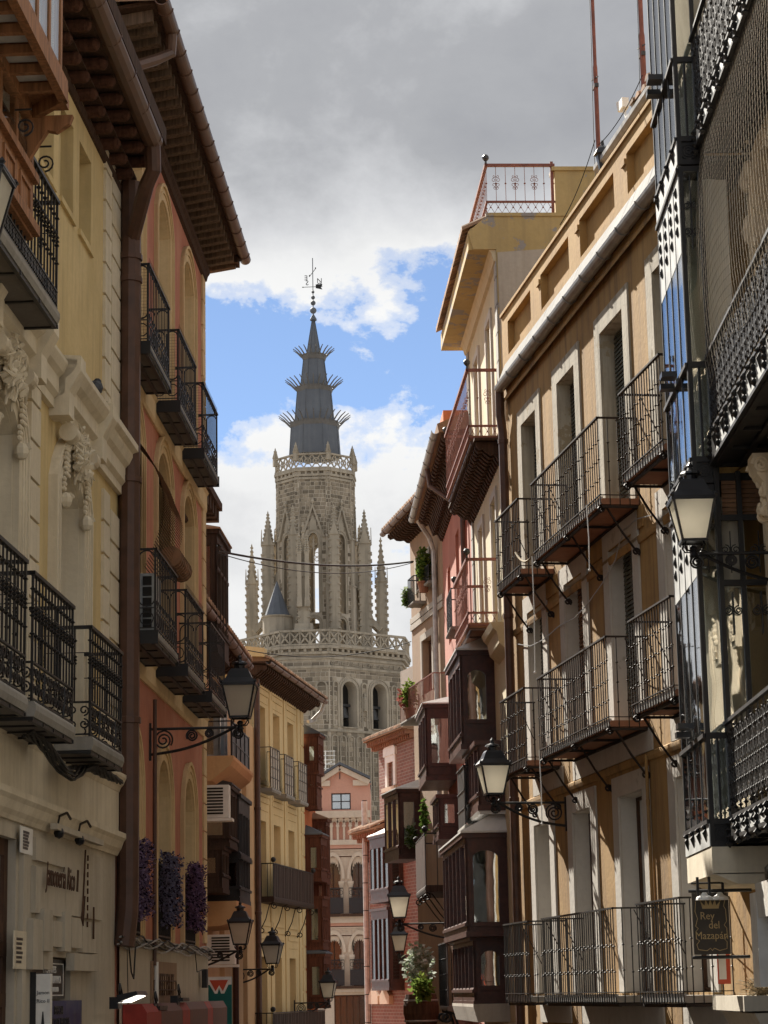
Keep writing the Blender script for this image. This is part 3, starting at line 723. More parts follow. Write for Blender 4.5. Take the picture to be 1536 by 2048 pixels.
# roof rising behind the parapet, with its own gutter pipe and broken tiles
mb = MB(); mb.add([(-3, -.65, 16.9), (6.9, -.65, 16.9), (6.9, -.65, 18.08), (-3, -.65, 18.08), (6.9, -5, 16.9), (6.9, -5, 19.6), (-3, -5, 19.6)], [(0, 3, 2, 1), (1, 2, 5, 4), (3, 6, 5, 2)])
mb.build('attic_wall', 'ochre_plaster', F3, OB)
mb = MB(); mb.tube([(-3, -.52, 18.16), (7.0, -.52, 18.06)], .09, 8); mb.build('attic_gutter', 'gutter_grey', F3, OB)
for i in range(34):
    u = 4.7-i*.21
    mb = MB(); mb.prism([(.10*math.cos(t), .08*math.sin(t)) for t in [math.pi*j/6 for j in range(7)]], lambda p, t: (u+p[0], -.42-t-(i % 4)*.03, 18.17+p[1]+t*.35+(i % 3)*.015), 0, .55)
    mb.build('roof_tile', 'terracotta', F3, OB)
mb = MB()
for k in range(10): mb.ball((4.75+rnd.uniform(-.1, .1), -.5-.08*k, 18.2+.03*k), .09, 6, 4)
mb.build('mortar_verge', 'grey_render', F3, OB)
# downpipe at the far corner
pipe('drainpipe', [(11.52, .15, 15.80), (11.58, .14, 15.4), (11.60, .10, 15.1), (11.60, .10, 1.7)], .075, 'pipe_brown', 'long brown drainpipe at the far corner of the ochre facade', fr=F3, collars=[(11.6, .1, 14.95), (11.6, .1, 12.0), (11.6, .1, 9.0), (11.6, .1, 6.2)])
# aerial masts on the roof
def mast(u, n, px, ytop, label, r):
    base = F3.P(u, n, 16.9); t = thing('aerial_mast', base, label, 'antenna', None)
    mb = MB(); top = 25.
    mb.lathe([(r, 0), (r, 2.9), (r*.8, 2.95), (r*.8, top-17)], (0, 0, 0), 8); mb.build('mast_pole', 'red_iron', F3, t, at=(u, n, 16.9))
    for z in (2.6, 4.9):
        m2 = MB(); m2.box(-.06, .12, -.03, .03, z-.03, z+.03); m2.tube([(-.14, 0, z+.1), (.18, .02, z+.16)], .012, 4); m2.build('mast_clamp', 'grey_iron', F3, t, at=(u, n, 16.9))
    m3 = MB(); m3.tube([(.02+.05*math.sin(i*.9), .05, .2+i*.7) for i in range(11)], .006, 4); m3.build('mast_wire', 'cable', F3, t, at=(u, n, 16.9))
    return t
u, _ = F3.m(1197, 300, -.6); mast(u, -.6, 0, 0, 'thin red mast rising left of the other, above the parapet panels', .035)
u, _ = F3.m(1290, 215, -1.0); mast(u, -1.0, 0, 0, 'thin red mast nearest the glazed iron gallery', .045)
u, z = F3.m(1248, 222, -.5)
t = thing('floodlight', F3.P(u, -.5, 18.2), 'small white floodlight fixed on the roof edge beside the masts', 'floodlight')
mb = MB(); mb.box(-.1, .08, -.05, .05, .22, .36); mb.tube([(0, 0, .22), (-.1, 0, .05), (-.5, 0, .0)], .02, 5); mb.lathe([(.05, -.03), (.07, .1)], (.16, 0, .28), 8); mb.build('lamp_head', 'white_paint', F3, t, at=(u, -.5, 18.14))
u, z = F3.m(1206, 318, -.5)
t = thing('roof_lantern', F3.P(u, -.5, 17.0), 'small dark lantern standing on the parapet by the left mast', 'lantern')
mb = MB(); mb.lathe([(.03, -.6), (.03, .28), (.07, .30), (.11, .52), (.15, .53), (.10, .62), (.03, .68), (.02, .75)], (0, 0, 0), 6); mb.build('lantern_body', 'black_paint', F3, t, at=(u, -.5, 17.62))

# ================================================================== cream terrace building, right
F4 = Frame(2.1, 36.9, -3.1, 'R')
CB = thing('cream_building', F4.P(4, 0, 1.2), 'tall cream building with peeling roof terrace, red iron balconies and timber galleries', 'building')
E0, E1 = .9, 6.9
o4 = []
ub0, zr = F4.m(935, 697, .5); ub1, _ = F4.m(888, 850, .5)
ud = [(2.2, 3.0), (4.6, 5.4)]
ops4 = [(a, b, 15.5, 17.75) for a, b in ud] + [(a, b, 12.25, 14.5) for a, b in ud]
mb = MB(); wall(mb, E0, E1, .8, 18.6, ops4, depth=.28)
shell(mb, E0, E1, .8, 18.6, 6); mb.build('wall', 'cream_wall', F4, CB)
for op in ops4:
    casement(F4, CB, op, -.2, cols=2, glass='glass_reflective'); surround(F4, CB, op, .14, .04, 'clean_surround')
# quoins on both edges
for k in range(28):
    z = 4.6+k*.5
    for a, b in ((E0+.002, E0+.34), (E1-.32, E1)):
        mb = MB(); mb.box(a, b, .0, .035, z+.012, z+.485); mb.build('quoin', 'quoin_grey', F4, CB)
# deep cornice slab with soffit, fascia and tiles
SZ = 18.58
mb = MB(); mb.along([(0, SZ), (.5, SZ), (.5, SZ+.32), (.46, SZ+.38), (.0, SZ+.62), (-.3, SZ+.62), (-.3, SZ)], E0, E1+.35)
mb.build('cornice', 'peeling_wall', F4, CB)
for i in range(30):
    u = E0+.1+i*.21; mb = MB(); mb.prism([(.095*math.cos(t), .07*math.sin(t)) for t in [math.pi*j/5 for j in range(6)]], lambda p, t: (u+p[0], .60-t, SZ+.36+p[1]*1.5+t*.45), 0, .5); mb.build('cornice_tile', 'terracotta', F4, CB)
mb = MB(); mb.along([(.0, SZ-.22), (.06, SZ-.2), (.1, SZ-.06), (.14, SZ), (0, SZ)], E0, E1); mb.build('cornice_moulding', 'cream_wall', F4, CB)
# end wall facing the camera, peeling yellow over grey
Fe = F4.sub(E0, 0, 90)
mb = MB(); mb.out([(-3.2, 14.5), (.0, 14.5), (.02, SZ), (.42, SZ), (.50, SZ+.32), (.15, SZ+.62), (-3.2, SZ+.62)], .0, .03); mb.build('end_wall', 'peeling_wall', Fe, CB)
mb = MB(); mb.out([(-2.6, 14.6), (-.02, 14.6), (.0, SZ-.06), (-2.6, SZ+.12)], .031, .045); mb.build('render_patch', 'grey_render', Fe, CB)
mb = MB(); mb.box(-3.2, .18, -.3, .05, SZ+.60, SZ+.66); mb.build('terrace_kerb', 'peeling_wall', Fe, CB)
mb = MB(); mb.box(-2.05, -1.05, -.3, .02, SZ+.66, 20.02); mb.box(-2.1, -1.0, -.33, .05, 20.02, 20.09); mb.build('attic_pier', 'peeling_wall', Fe, CB)
# terrace railing
def ornate_rail(fr, parent, path, z0, z1, ornament=True, mat='red_iron', sp=.18, ball=True, name='railing'):
    mb = MB(); zb = z0+.24
    rods(mb, path, z1, .028, flat=.05); rods(mb, path, zb, .018, flat=.035); rods(mb, path, z0+.02, .018, flat=.03)
    bars(mb, path, zb, z1-.04, sp, .0065, (.5,), .018)
    for (a, b), (c, d) in zip(path, path[1:]):
        L = math.hypot(c-a, d-b); q = int(L/.12); du, dn = (c-a)/L, (d-b)/L
        for i in range(q):                               # lattice of crossed bars with studs
            t = i*L/q; s = L/q
            mb.tube([(a+du*t, b+dn*t, z0+.02), (a+du*(t+s), b+dn*(t+s), zb)], .0045, 4); mb.tube([(a+du*(t+s), b+dn*(t+s), z0+.02), (a+du*t, b+dn*t, zb)], .0045, 4)
            mb.knob((a+du*(t+s/2), b+dn*(t+s/2), (z0+zb)/2), .016)
        if ornament:
            q = max(1, round(L/sp))
            for i in range(1, q, 2):
                t = i*L/q; c0 = (zb+z1)/2
                for sg in (1, -1):
                    for lv in (1, -1):
                        for hh in (.045, .105):
                            R_ = .036 if hh < .1 else .026; pts = []
                            for k in range(9):
                                an = math.pi/2*lv + sg*k/8*math.pi*1.9; rr = R_*(1-.5*k/8); x = sg*R_*1.02 + rr*math.cos(an)*-1
                                pts.append((a+du*(t+x), b+dn*(t+x), c0+lv*hh+rr*math.sin(an)))
                            mb.tube(pts, .0055, 4)
    r = mb.build(name, mat, fr, parent)
    if ball:
        for (u, n) in path[1:-1]:
            m = MB(); m.lathe([(.022, 0), (.018, .05), (.03, .06)], (u, n, z1), 8); m.ball((u, n, z1+.115), .062); m.build('ball_finial', 'grey_iron', fr, r)
    return r
mb = MB()
TR = [(E1, .15), (E0+.02, .15), (E0+.02, -1.03)]
r_ = ornate_rail(F4, CB, TR, SZ+.66, 20.16, name='terrace_railing')
mb = MB(); mb.box(E0, E0+.05, -1.03, -.98, SZ+.66, 20.2); mb.build('rail_post', 'red_iron', F4, r_)
def red_balcony(z, u0, u1, n, h=1.25, side_grid=True):
    b = slab(F4, CB, u0, u1, n, z, .09, mat='tile_underside'); grid_under(F4, b, u0+.03, u1-.03, n, z-.1, 6 if u1-u0 > 3 else 3, 1, mat='pipe_brown')
    ornate_rail(F4, b, rail3(u0, u1, n+.02), z-.05, z+h); return b
red_balcony(15.42, 1.55, 6.4, .5, 1.2)
red_balcony(12.30, 2.55, 5.3, .5, 1.15)
# carved corbel row and boards under the upper balcony
mb = MB()
for i in range(22):
    u = 1.3+i*.26
    mb = MB(); mb.prism([(.0, 15.25), (.42, 15.25), (.42, 15.18), (.36, 15.12), (.30, 15.14), (.24, 15.08), (.17, 15.02), (.1, 15.03), (.05, 14.93), (0, 14.9)], lambda p, t: (t, p[0], p[1]), u, u+.13); mb.build('eave_corbel', 'eave_wood', F4, CB)
mb = MB(); mb.box(1.2, 6.9, .0, .46, 15.26, 15.30); mb.build('eave_board', 'eave_wood', F4, CB)
# classical pediment piece between balcony and gallery
mb = MB(); mb.along([(0, 12.05), (.30, 12.05), (.26, 11.95), (.2, 11.9), (.16, 11.7), (.06, 11.6), (0, 11.55)], .95, 2.6); mb.build('cornice_block', 'cream_wall', F4, CB)
# timber galleries on the cream building
def col(px, n): return F4.m(px, 1700, n)[0]
zA1 = F4.m(921, 1300, .62)[1]; zA0 = F4.m(925, 1492, .62)[1]
uA0, uA1 = F4.m(921, 1400, .62)[0], F4.m(897, 1400, .62)[0]
bay(F4, CB, uA0, uA1, .62, zA0, zA1, arched=True, mull=4, base=.22, head=.22, roof_h=.34, low=.45)
uc0, uc1 = F4.m(956, 1560, .46)[0], F4.m(931, 1560, .46)[0]; zc0 = F4.m(956, 1618, .46)[1]
bay(F4, CB, uc0, uc1, .46, zc0, zA0-.05, mull=5, base=.24, head=.1, roof=False, cur=False)
mb = MB(); mb.along([(0, zc0-.10), (.44, zc0-.10), (.47, zc0-.03), (0, zc0-.03)], uc0, uc1); mb.build('gallery_floor', 'zinc_top', F4, CB)
uB0, uB1 = F4.m(931, 1750, .72)[0], F4.m(886, 1750, .72)[0]; zB1 = F4.m(931, 1668, .72)[1]; zB0 = F4.m(933, 1869, .72)[1]
bay(F4, CB, uB0, uB1, .72, zB0, zB1, arched=True, mull=6, base=.17, head=.16, roof_h=.45, low=.16)
ue0, ue1 = F4.m(946, 1900, .60)[0], F4.m(905, 1900, .60)[0]; ze0 = F4.m(948, 2008, .6)[1]
bay(F4, CB, ue0, ue1, .60, ze0, zB0-.05, arched=True, mull=6, base=.22, head=.12, roof=False, low=.26)
mb = MB(); mb.along([(0, ze0-.30), (.55, ze0-.30), (.62, ze0-.05), (.62, ze0-.0), (0, ze0-.0)], ue0-.02, ue1+.1); mb.build('gallery_apron', 'grey_render', F4, CB)
mb = MB(); wall(mb, E0, E1+.0, .5, ze0-.3, [(1.6, 2.6, .5, 4.2), (3.6, 5.6, .5, 4.4)], depth=.4, n=.03); mb.build('shop_front_wall', 'grey_stone', F4, CB)
# ================================================================== red building, left
F2 = Frame(-3.3, 27.7, 2.1, 'L')
RB = thing('red_building', F2.P(4.5, 0, 2), 'brick red plastered building with cream arched window frames and a deep rafter eave', 'building')
cw = [(.36, 1.74), (3.36, 4.66), (6.22, 7.5)]
z1f, z2f = 14.12, 10.42
c1 = F2.m(320, 383, .03)[1]; c2 = 13.58; c3 = 9.22
ops = [(a, b, z1f, c1, .33) for a, b in cw] + [(a, b, z2f, c2, .33) for a, b in cw] + [(a, b, 6.74, c3, (b-a)/2) for a, b in cw]
mb = MB(); wall(mb, 0, 9.1, .8, 18.3, ops, depth=.33); shell(mb, 0, 9.1, .8, 18.3, 8); mb.build('wall', 'red_plaster', F2, RB)
def rev(fr, parent, op, mat, d=.33):
    a, b, lo, hi = op[:4]; rise = op[4] if len(op) > 4 else 0
    m = MB(); i_ = outline(op); o_ = [(x+(.012 if x < (a+b)/2 else -.012), z-(.012 if z > lo+.01 else 0)) for x, z in i_]
    m.ring(i_, o_, -d, .001); m.build('reveal', mat, fr, parent)
for i, op in enumerate(ops):
    surround(F2, RB, op, .24, .035, 'cream_plaster'); rev(F2, RB, op, 'cream_plaster')
    mb = MB(); mb.ring(outline(op, .10), outline(op, .13), .035, .055); mb.ring(outline(op, .2), outline(op, .25), .035, .065); mb.build('surround_moulding', 'cream_plaster', F2, RB)
    casement(F2, RB, op, -.25, cols=2, rows=(.72,) if i > 5 else (), glass='glass_reflective', mat='door_brown')
for z, h in ((13.78, .34), (10.06, .32)):
    mb = MB(); mb.along([(0, z), (.03, z), (.05, z+.05), (.05, z+h-.05), (.08, z+h), (0, z+h)], 0, 9.1); mb.build('floor_band', 'cream_plaster', F2, RB)
for k in range(26):                                    # painted quoins at the far corner
    z = 6.8+k*.44; mb = MB(); mb.box(8.72, 9.11, .0, .03, z+.012, z+.428); mb.build('quoin', 'cream_plaster', F2, RB)
def arch_guard(mb, a, b, n, z0, z1):
    """side of the balcony: pairs of arched bars above a row of rings"""
    q = 2; s = n/q
    for i in range(q):
        n0, n1 = i*s, (i+1)*s; rr = s/2-.012
        for zc, sg in ((z1-.03-rr, 1), (z0+.30+rr, -1)):
            mb.tube([(a, (n0+n1)/2+rr*math.cos(t), zc+sg*rr*math.sin(t)) for t in [math.pi*j/8 for j in range(9)]], .011, 4)
        mb.tube([(a, n0+.012, z0+.3+rr), (a, n0+.012, z1-.03-rr)], .011, 4)
    mb.tube([(a, n-.012, z0), (a, n-.012, z1)], .014, 4)
def red_bal(u0, u1, n, z):
    b = slab(F2, RB, u0, u1, n, z, .13, mat='slab_edge'); w = MB(); e = .012
    w.box(u0-e, u1+e, n+.021, n+.03, z-.13, z-.10); w.box(u0-.02, u0-.002, 0, n+.03, z-.17, z+.0); w.box(u1+.002, u1+.02, 0, n+.03, z-.17, z+.0)
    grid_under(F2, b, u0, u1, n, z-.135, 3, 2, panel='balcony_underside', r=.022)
    path = [(u0, n), (u1, n)]; z1 = z+1.03
    bars(w, path, z, z1, .15, .008, (), 0); rods(w, rail3(u0, u1, n), z1, .018, flat=.025); rods(w, rail3(u0, u1, n), z+.28, .009); rods(w, rail3(u0, u1, n), z+.03, .009)
    rings_row(w, rail3(u0, u1, n), z+.15, .085, .009)
    q = int((u1-u0)/.30)
    for i in range(q):
        u = u0+.15+i*.30; rr = .07
        w.tube([(u+rr*math.cos(t), n, z1-.1+rr*math.sin(t)) for t in [math.pi*j/6 for j in range(7)]], .008, 4)
        w.tube([(u+rr*math.cos(t), n, z+.38-rr*math.sin(t)) for t in [math.pi*j/6 for j in range(7)]], .008, 4)
    arch_guard(w, u0, 0, n, z, z1); arch_guard(w, u1, 0, n, z, z1)
    for k in range(int((u1-u0)/.05)): w.tube([(u0+k*.05, n, z1), (u0+k*.05, n+.01, z1+.07)], .002, 3)      # pigeon spikes
    w.build('railing', 'black_iron', F2, b)
    return b
proto1 = None
for i, (a, b) in enumerate(cw):
    c = (a+b)/2
    if i == 0: B1 = red_bal(c-.98, c+.98, .36, z1f); B2 = red_bal(c-.98, c+.98, .46, z2f)
    else:
        d = F2.L(c-(cw[0][0]+cw[0][1])/2, 0, 0); dup(B1, RB, WL[B1]+d); dup(B2, RB, WL[B2]+d)
# wire net on the upper balconies
for i, (a, b) in enumerate(cw):
    c = (a+b)/2; u0 = c-.96; mb = MB()
    for j in range(9): mb.tube([(u0, .02+j*.04, z1f), (u0, .02+j*.04, z1f+1.0)], .0022, 3)
    for j in range(24): mb.tube([(u0, 0, z1f+.03+j*.042), (u0, .35, z1f+.03+j*.042)], .0022, 3)
    mb.build('wire_net', 'gutter_brown', F2, RB)
# reed blinds: one draped out over the rail, one rolled up, one half drawn
a, b = cw[0]; bl = slat_blind(F2, RB, a+.02, b-.05, 11.25, 13.3, -.12, 'reed_blind', .035, 'reed_blind', sag=.42)
a, b = cw[1]; slat_blind(F2, RB, a+.02, b-.05, 12.1, 13.3, -.12, 'reed_blind', .035, 'reed_blind', sag=.22)
mb = MB(); mb.tube([(a+.02, .2, 11.98), (b-.05, .2, 11.98)], .15, 12)
for k in range(8): mb.tube([(a+.1+k*.16, .2+.155*math.cos(t), 11.98+.155*math.sin(t)) for t in [math.pi*2*j/12 for j in range(12)]], .008, 3, closed=True)
mb.build('rolled_blind', 'reed_blind', F2, RB)
a, b = cw[2]; slat_blind(F2, RB, a+.02, b-.05, 11.4, 13.3, -.14, 'reed_blind', .035, 'reed_blind')
for i in range(3): mb = MB(); a, b = cw[i]; mb.tube([(a, -.1, 13.34), (b-.04, -.1, 13.34)], .05, 8); mb.build('blind_roller', 'door_brown', F2, RB)
# eave: rafters, boards, fascia, gutter, roof
EZ, EN = 18.22, .58
mb = MB(); mb.along([(0, 17.78), (.05, 17.80), (.07, 17.88), (.10, 17.92), (.10, 18.0), (0, 18.0)], -.9, 9.15); mb.build('wall_plate', 'eave_wood', F2, RB)
for k in range(30):
    u = -.75+k*.345
    mb = MB(); mb.add([(u, .0, 18.0), (u+.13, .0, 18.0), (u+.13, EN-.06, EZ-.14), (u, EN-.06, EZ-.14), (u, 0, 18.16), (u+.13, 0, 18.16), (u+.13, EN-.06, EZ+.02), (u, EN-.06, EZ+.02)], [(0, 3, 2, 1), (0, 1, 5, 4), (1, 2, 6, 5), (2, 3, 7, 6), (3, 0, 4, 7)])
    mb.build('rafter', 'pale_rafter', F2, RB)
mb = MB(); mb.add([(-.9, 0, 18.17), (9.45, 0, 18.17), (9.45, EN, EZ+.03), (-.9, EN, EZ+.03), (-.9, 0, 18.22), (9.45, 0, 18.22), (9.45, EN, EZ+.08), (-.9, EN, EZ+.08)], [(0, 3, 2, 1), (4, 5, 6, 7), (1, 2, 6, 5), (0, 4, 7, 3), (2, 3, 7, 6)])
mb.box(9.12, 9.45, -.6, EN, EZ-.1, EZ+.02); mb.build('eave_boards', 'eave_wood', F2, RB)
def half_gutter(fr, parent, u0, u1, n, z, r, mat, straps=0, name='gutter'):
    m = MB(); t = [math.pi*j/10 for j in range(11)]
    m.along([(n-r*math.cos(x), z-r*math.sin(x)) for x in t] + [(n+(r-.012)*math.cos(x), z-(r-.012)*math.sin(x)) for x in t], u0, u1)
    g = m.build(name, mat, fr, parent)
    for i in range(straps):
        u = u0+(u1-u0)*(i+.5)/straps; s = MB(); s.tube([(u, n-(r+.006)*math.cos(x), z-(r+.006)*math.sin(x)) for x in t], .011, 4); s.build('gutter_strap', mat, fr, g)
    return g
half_gutter(F2, RB, -1.0, 9.5, EN+.09, EZ+.06, .095, 'gutter_brown', 16)
mb = MB(); mb.add([(-1., EN+.12, EZ+.10), (9.5, EN+.12, EZ+.10), (9.5, -4, EZ+1.9), (-1., -4, EZ+1.9), (-1, EN, EZ+.03), (-1, -4, EZ+.03), (9.5, EN, EZ+.03), (9.5, -4, EZ+.03)], [(0, 1, 2, 3), (0, 3, 5, 4), (1, 6, 7, 2)]); mb.build('roof', 'terracotta', F2, RB)
for k in range(40):
    u = -.95+k*.27; mb = MB(); mb.prism([(.11*math.cos(t), .08*math.sin(t)) for t in [math.pi*j/6 for j in range(7)]], lambda p, t: (u+p[0], EN+.13-t, EZ+.12+p[1]+t*.4), 0, .6); mb.build('roof_tile', 'terracotta', F2, RB)
mb = MB()      # rough ridge of mortar where the roof meets the neighbour
for k in range(16): mb.ball((-1.0+rnd.random()*.3, EN-.1-k*.12, EZ+.22+k*.05), .09+rnd.random()*.05, 6, 4)
mb.build('mortar_ridge', 'peeling_wall', F2, RB)
# gutter swan-neck feeding L1's pipe from this eave
uS, zS = F2.m(322, 95, EN-.05)
mb = MB(); mb.tube([(uS, EN+.09, EZ+.0), (uS+.05, EN+.07, EZ-.25), (uS-.15, EN-.10, EZ-.42), (uS-.7, .05, EZ-.8)], .075, 8); mb.build('swan_neck', 'gutter_brown', F2, RB)
# stone base with relief sign and red awning box
mb = MB(); wall(mb, 0, 9.12, .6, 6.72, [(3.0, 5.25, .6, 4.4)], depth=.2, n=.04); mb.along([(0, 6.6), (.04, 6.6), (.04, 6.72), (0, 6.74)], 0, 9.12)
mb.poly([(9.12, .04, .6), (9.12, .04, 6.72), (9.12, -.2, 6.72), (9.12, -.2, .6)]); mb.build('stone_base', 'grey_stone', F2, RB)
sa, sz1 = F2.m(303, 1922, .06); sb, sz0 = F2.m(352, 2012, .06)
t = thing('relief_sign', F2.P((sa+sb)/2, .05, sz0), 'brown carved shop panel between the two spotlights on the stone base', 'sign')
mb = MB(); mb.box(sa, sb, .042, .07, sz0, sz1); mb.build('panel', 'tan_plaster', F2, t)
mb = MB(); m_ = .12
for p, q in (((sa+m_, sz0+.22), (sa+m_, sz1-.25)), ((sa+m_, sz1-.25), ((sa+sb)/2+.2, sz1-.25)), (((sa+sb)/2+.2, sz1-.25), ((sa+sb)/2+.2, (sz0+sz1)/2)), ((sb-m_, sz1-.25), (sb-m_, sz0+.22)), (((sa+sb)/2+.35, sz1-.25), (sb-m_, sz1-.25)), ((sa+m_, sz0+.22), (sb-m_, sz0+.22))): mb.tube([(p[0], .075, p[1]), (q[0], .075, q[1])], .012, 4)
mb.build('line_border', 'door_brown', F2, t)
lettering('SWEET FRUIT', F2, t, (sa+sb)/2, .074, (sz0+sz1)/2-.02, .42, 'door_brown', sx=.72)
aw0, az = F2.m(240, 2010, .3); aw1, _ = F2.m(410, 2014, .3)
t = thing('shop_awning', F2.P((aw0+aw1)/2, .3, az-.4), 'folded red and brown striped awning box under the carved panel', 'awning')
L = (9.1-.2)/11
for k, (ka, kb) in enumerate(((0, 1.6), (1.6, 4.2), (4.2, 5.2), (5.2, 7.8), (7.8, 8.6), (8.6, 11))):
    mb = MB(); mb.along([(.05, az-.55), (.34, az-.55), (.34, az-.1), (.28, az), (.05, az)], .2+ka*L, .2+kb*L-.012); mb.build('awning_panel', 'awning_red' if k % 2 == 0 else 'awning_brown', F2, t)
# flower curtains and window guards in the arched windows
flo = ['purple flower curtain hanging in the arched window beside the big brown drainpipe', 'blue violet flower curtain hanging in the middle arched window', 'dark plum flower curtain hanging in the arched window at the building corner']
for i, (a, b) in enumerate(cw):
    g_ = MB(); a2, b2 = a-.14, b+.08; q = 16
    for j in range(q+1): g_.tube([(a+(b-a)*j/q, .03, 6.76), (a+(b-a)*j/q, .03, 7.75)], .009, 4)
    for z in (6.8, 6.98, 7.76): g_.box(a, b, .02, .04, z-.012, z+.012)
    g_.build('window_guard', 'black_iron', F2, RB)
    t = thing('flower_curtain', F2.P((a+b)/2, .1, 7.0), flo[i], 'flowers', 'flower curtains in the arched windows')
    for kind, cnt, mt in (('blossoms', 3000, ('flower_purple', 'flower_blue', 'flower_plum')[i]), ('leaves', 700, 'flower_dark')):
        mb = MB(); rg = random.Random(40+i)
        for _ in range(cnt):
            u = rg.uniform(a2, b2); z = rg.uniform(6.98+.05*math.sin(u*5), 7.92+.02*math.sin(u*7)); n = .05+.15*rg.random()+.02*math.sin(z*9+u*4)
            d = (rg.uniform(-1, 1), rg.uniform(-.3, 1), rg.uniform(-1, .7)); s = rg.uniform(.03, .06); mb.leaf((u, n, z), d, s*.36, s, (rg.uniform(-1, 1), rg.uniform(-1, 1), 1))
        o = mb.build(kind, mt, F2, t); o['kind'] = 'stuff'
# air conditioner on the middle balcony
t = thing('air_conditioner', F2.P(.55, .3, z2f), 'grey air conditioner standing behind the railing of the middle balcony', 'air conditioner')
mb = MB(); mb.box(-.28, .28, -.16, .16, .03, .75); mb.build('casing', 'grey_paint', F2, t, at=(.55, .25, z2f))
sf = F2.sub(.27, .25, 90); mb = MB()
for r in range(5):
    for c in (-1, 1): mb.box(c*.075-.055, c*.075+.055, .001, .02, .06+r*.135, .17+r*.135)
mb.build('grille', 'dark_interior', sf, t, at=(0, 0, z2f))
# vertical conduit and cables
pipe('conduit', [(2.72, .08, 9.9), (2.72, .08, 6.4)], .028, 'pipe_brown', 'thin conduit running down between the first two flower windows', 'conduit', fr=F2)
pipe('conduit', [(2.75, .10, 6.45), (2.75, .10, 3.8)], .03, 'white_paint', 'white conduit crossing the stone base left of the carved panel', 'conduit', fr=F2)
t = thing('cable_bundle', F2.P(4.5, .1, 6.7), 'tangled bundle of grey cables running along the top of the stone base', 'cables')
for k in range(5):
    mb = MB(); ph = k*1.3; mb.tube([(-.3+i*.32, .09+.03*math.sin(i*.9+ph), 6.70+.05*math.sin(i*.75+ph)-.04*(k % 3)) for i in range(31)], .012, 4); mb.build('cable', 'cable' if k % 2 else 'grey_paint', F2, t)
mb = MB(); mb.tube([(.3, .1, 6.68), (.42, .12, 6.3), (.62, .12, 6.22), (.75, .12, 6.6)], .012, 4); mb.tube([(.2, .1, 6.6), (.3, .1, 6.0), (.2, .1, 5.5), (-.1, .1, 5.1)], .006, 4); mb.build('cable', 'cable', F2, t); mb = MB(); mb.tube([(6.9, .1, 6.68), (7.0, .12, 6.35), (7.9, .12, 6.4)], .008, 4); mb.box(7.9, 8.08, .08, .16, 6.12, 6.4); mb.build('junction_box', 'cable', F2, t)
for px, py, lb, lit in ((250, 2008, 'black clip spotlight with a lit tube at the drainpipe end of the awning', 1), (320, 2020, 'long black spotlight lying along the awning under the carved panel', 0), (365, 2003, 'black spotlight pointing along the awning right of the carved panel', 0)):
    u, z = F2.m(px, py, .3); t = thing('spotlight', F2.P(u, .3, z), lb, 'spotlight', 'spotlights on the awning box')
    mb = MB(); mb.box(-.35, .35, -.06, .05, .0, .05) if not lit else mb.along([(.0, .02), (.22, .10), (.20, .14), (-.02, .10)], -.5, .3); mb.tube([(-.2, 0, .02), (-.3, -.02, .15), (-.2, -.03, .22), (-.1, -.02, .12), (-.15, -.1, -.05)], .015, 5); mb.box(-.5, -.25, -.1, .0, -.05, .08)
    mb.build('lamp_body', 'black_paint', F2, t, at=(u, .3, z))
    if lit: mb = MB(); mb.add([(-.45, .03, .015), (.28, .03, .015), (.28, .2, .085), (-.45, .2, .085)], [(0, 3, 2, 1)]); mb.build('lit_tube', 'lit_tube', F2, t, at=(u, .3, z))

# ================================================================== yellow building with carved windows, left
F1 = Frame(-3.3, 27.7, 2.8, 'L')
YB = thing('yellow_building', F1.P(-6, 0, 3), 'yellow plastered building with carved cream window hoods and a stone shop front', 'building')
bw = [(-4.0, -2.66), (-7.5, -6.16), (-11, -9.66)]
at_ = [(-2.82, -2.04), (-3.95, -3.17), (-5.08, -4.3), (-6.3, -5.5)]
zB = 8.62
ops = [(a, b, zB, 11.63, .24) for a, b in bw] + [(a, b, 14.62, 15.72) for a, b in at_] + [(-7.3, -6.5, 12.45, 14.2)]
mb = MB(); wall(mb, -13, 0, 8.4, 16.4, ops, depth=.5); shell(mb, -13, 0, 2.8, 16.4, 8); mb.build('wall', 'yellow_plaster', F1, YB)
for i, op in enumerate(ops):
    rev(F1, YB, op, 'pale_stucco' if i < 3 else 'yellow_plaster', .5)
    casement(F1, YB, op, -.42, cols=2, glass='glass_reflective')
    if i >= 3 and i < 7: mb = MB(); mb.box(op[0]-.04, op[1]+.04, -.1, .035, op[2]-.07, op[2]); mb.build('sill', 'yellow_plaster', F1, YB)
for k in range(25):
    z = 8.75+k*.40
    if abs(z+.2-12.35) < .42: continue
    mb = MB(); mb.box(-1.22, -.80, .0, .035, z+.02, z+.385); mb.build('quoin', 'pale_stucco', F1, YB)
    mb = MB(); mb.box(-.72, -.02, .0, .03, z-.12, z+.24); mb.build('quoin', 'pale_stucco', F1, YB)
for k in range(9):
    z = 8.7+k*.40
    if z < 11.9: mb = MB(); mb.box(-5.52, -5.05, .0, .05, z+.02, z+.385); mb.build('pier_block', 'pale_stucco', F1, YB)
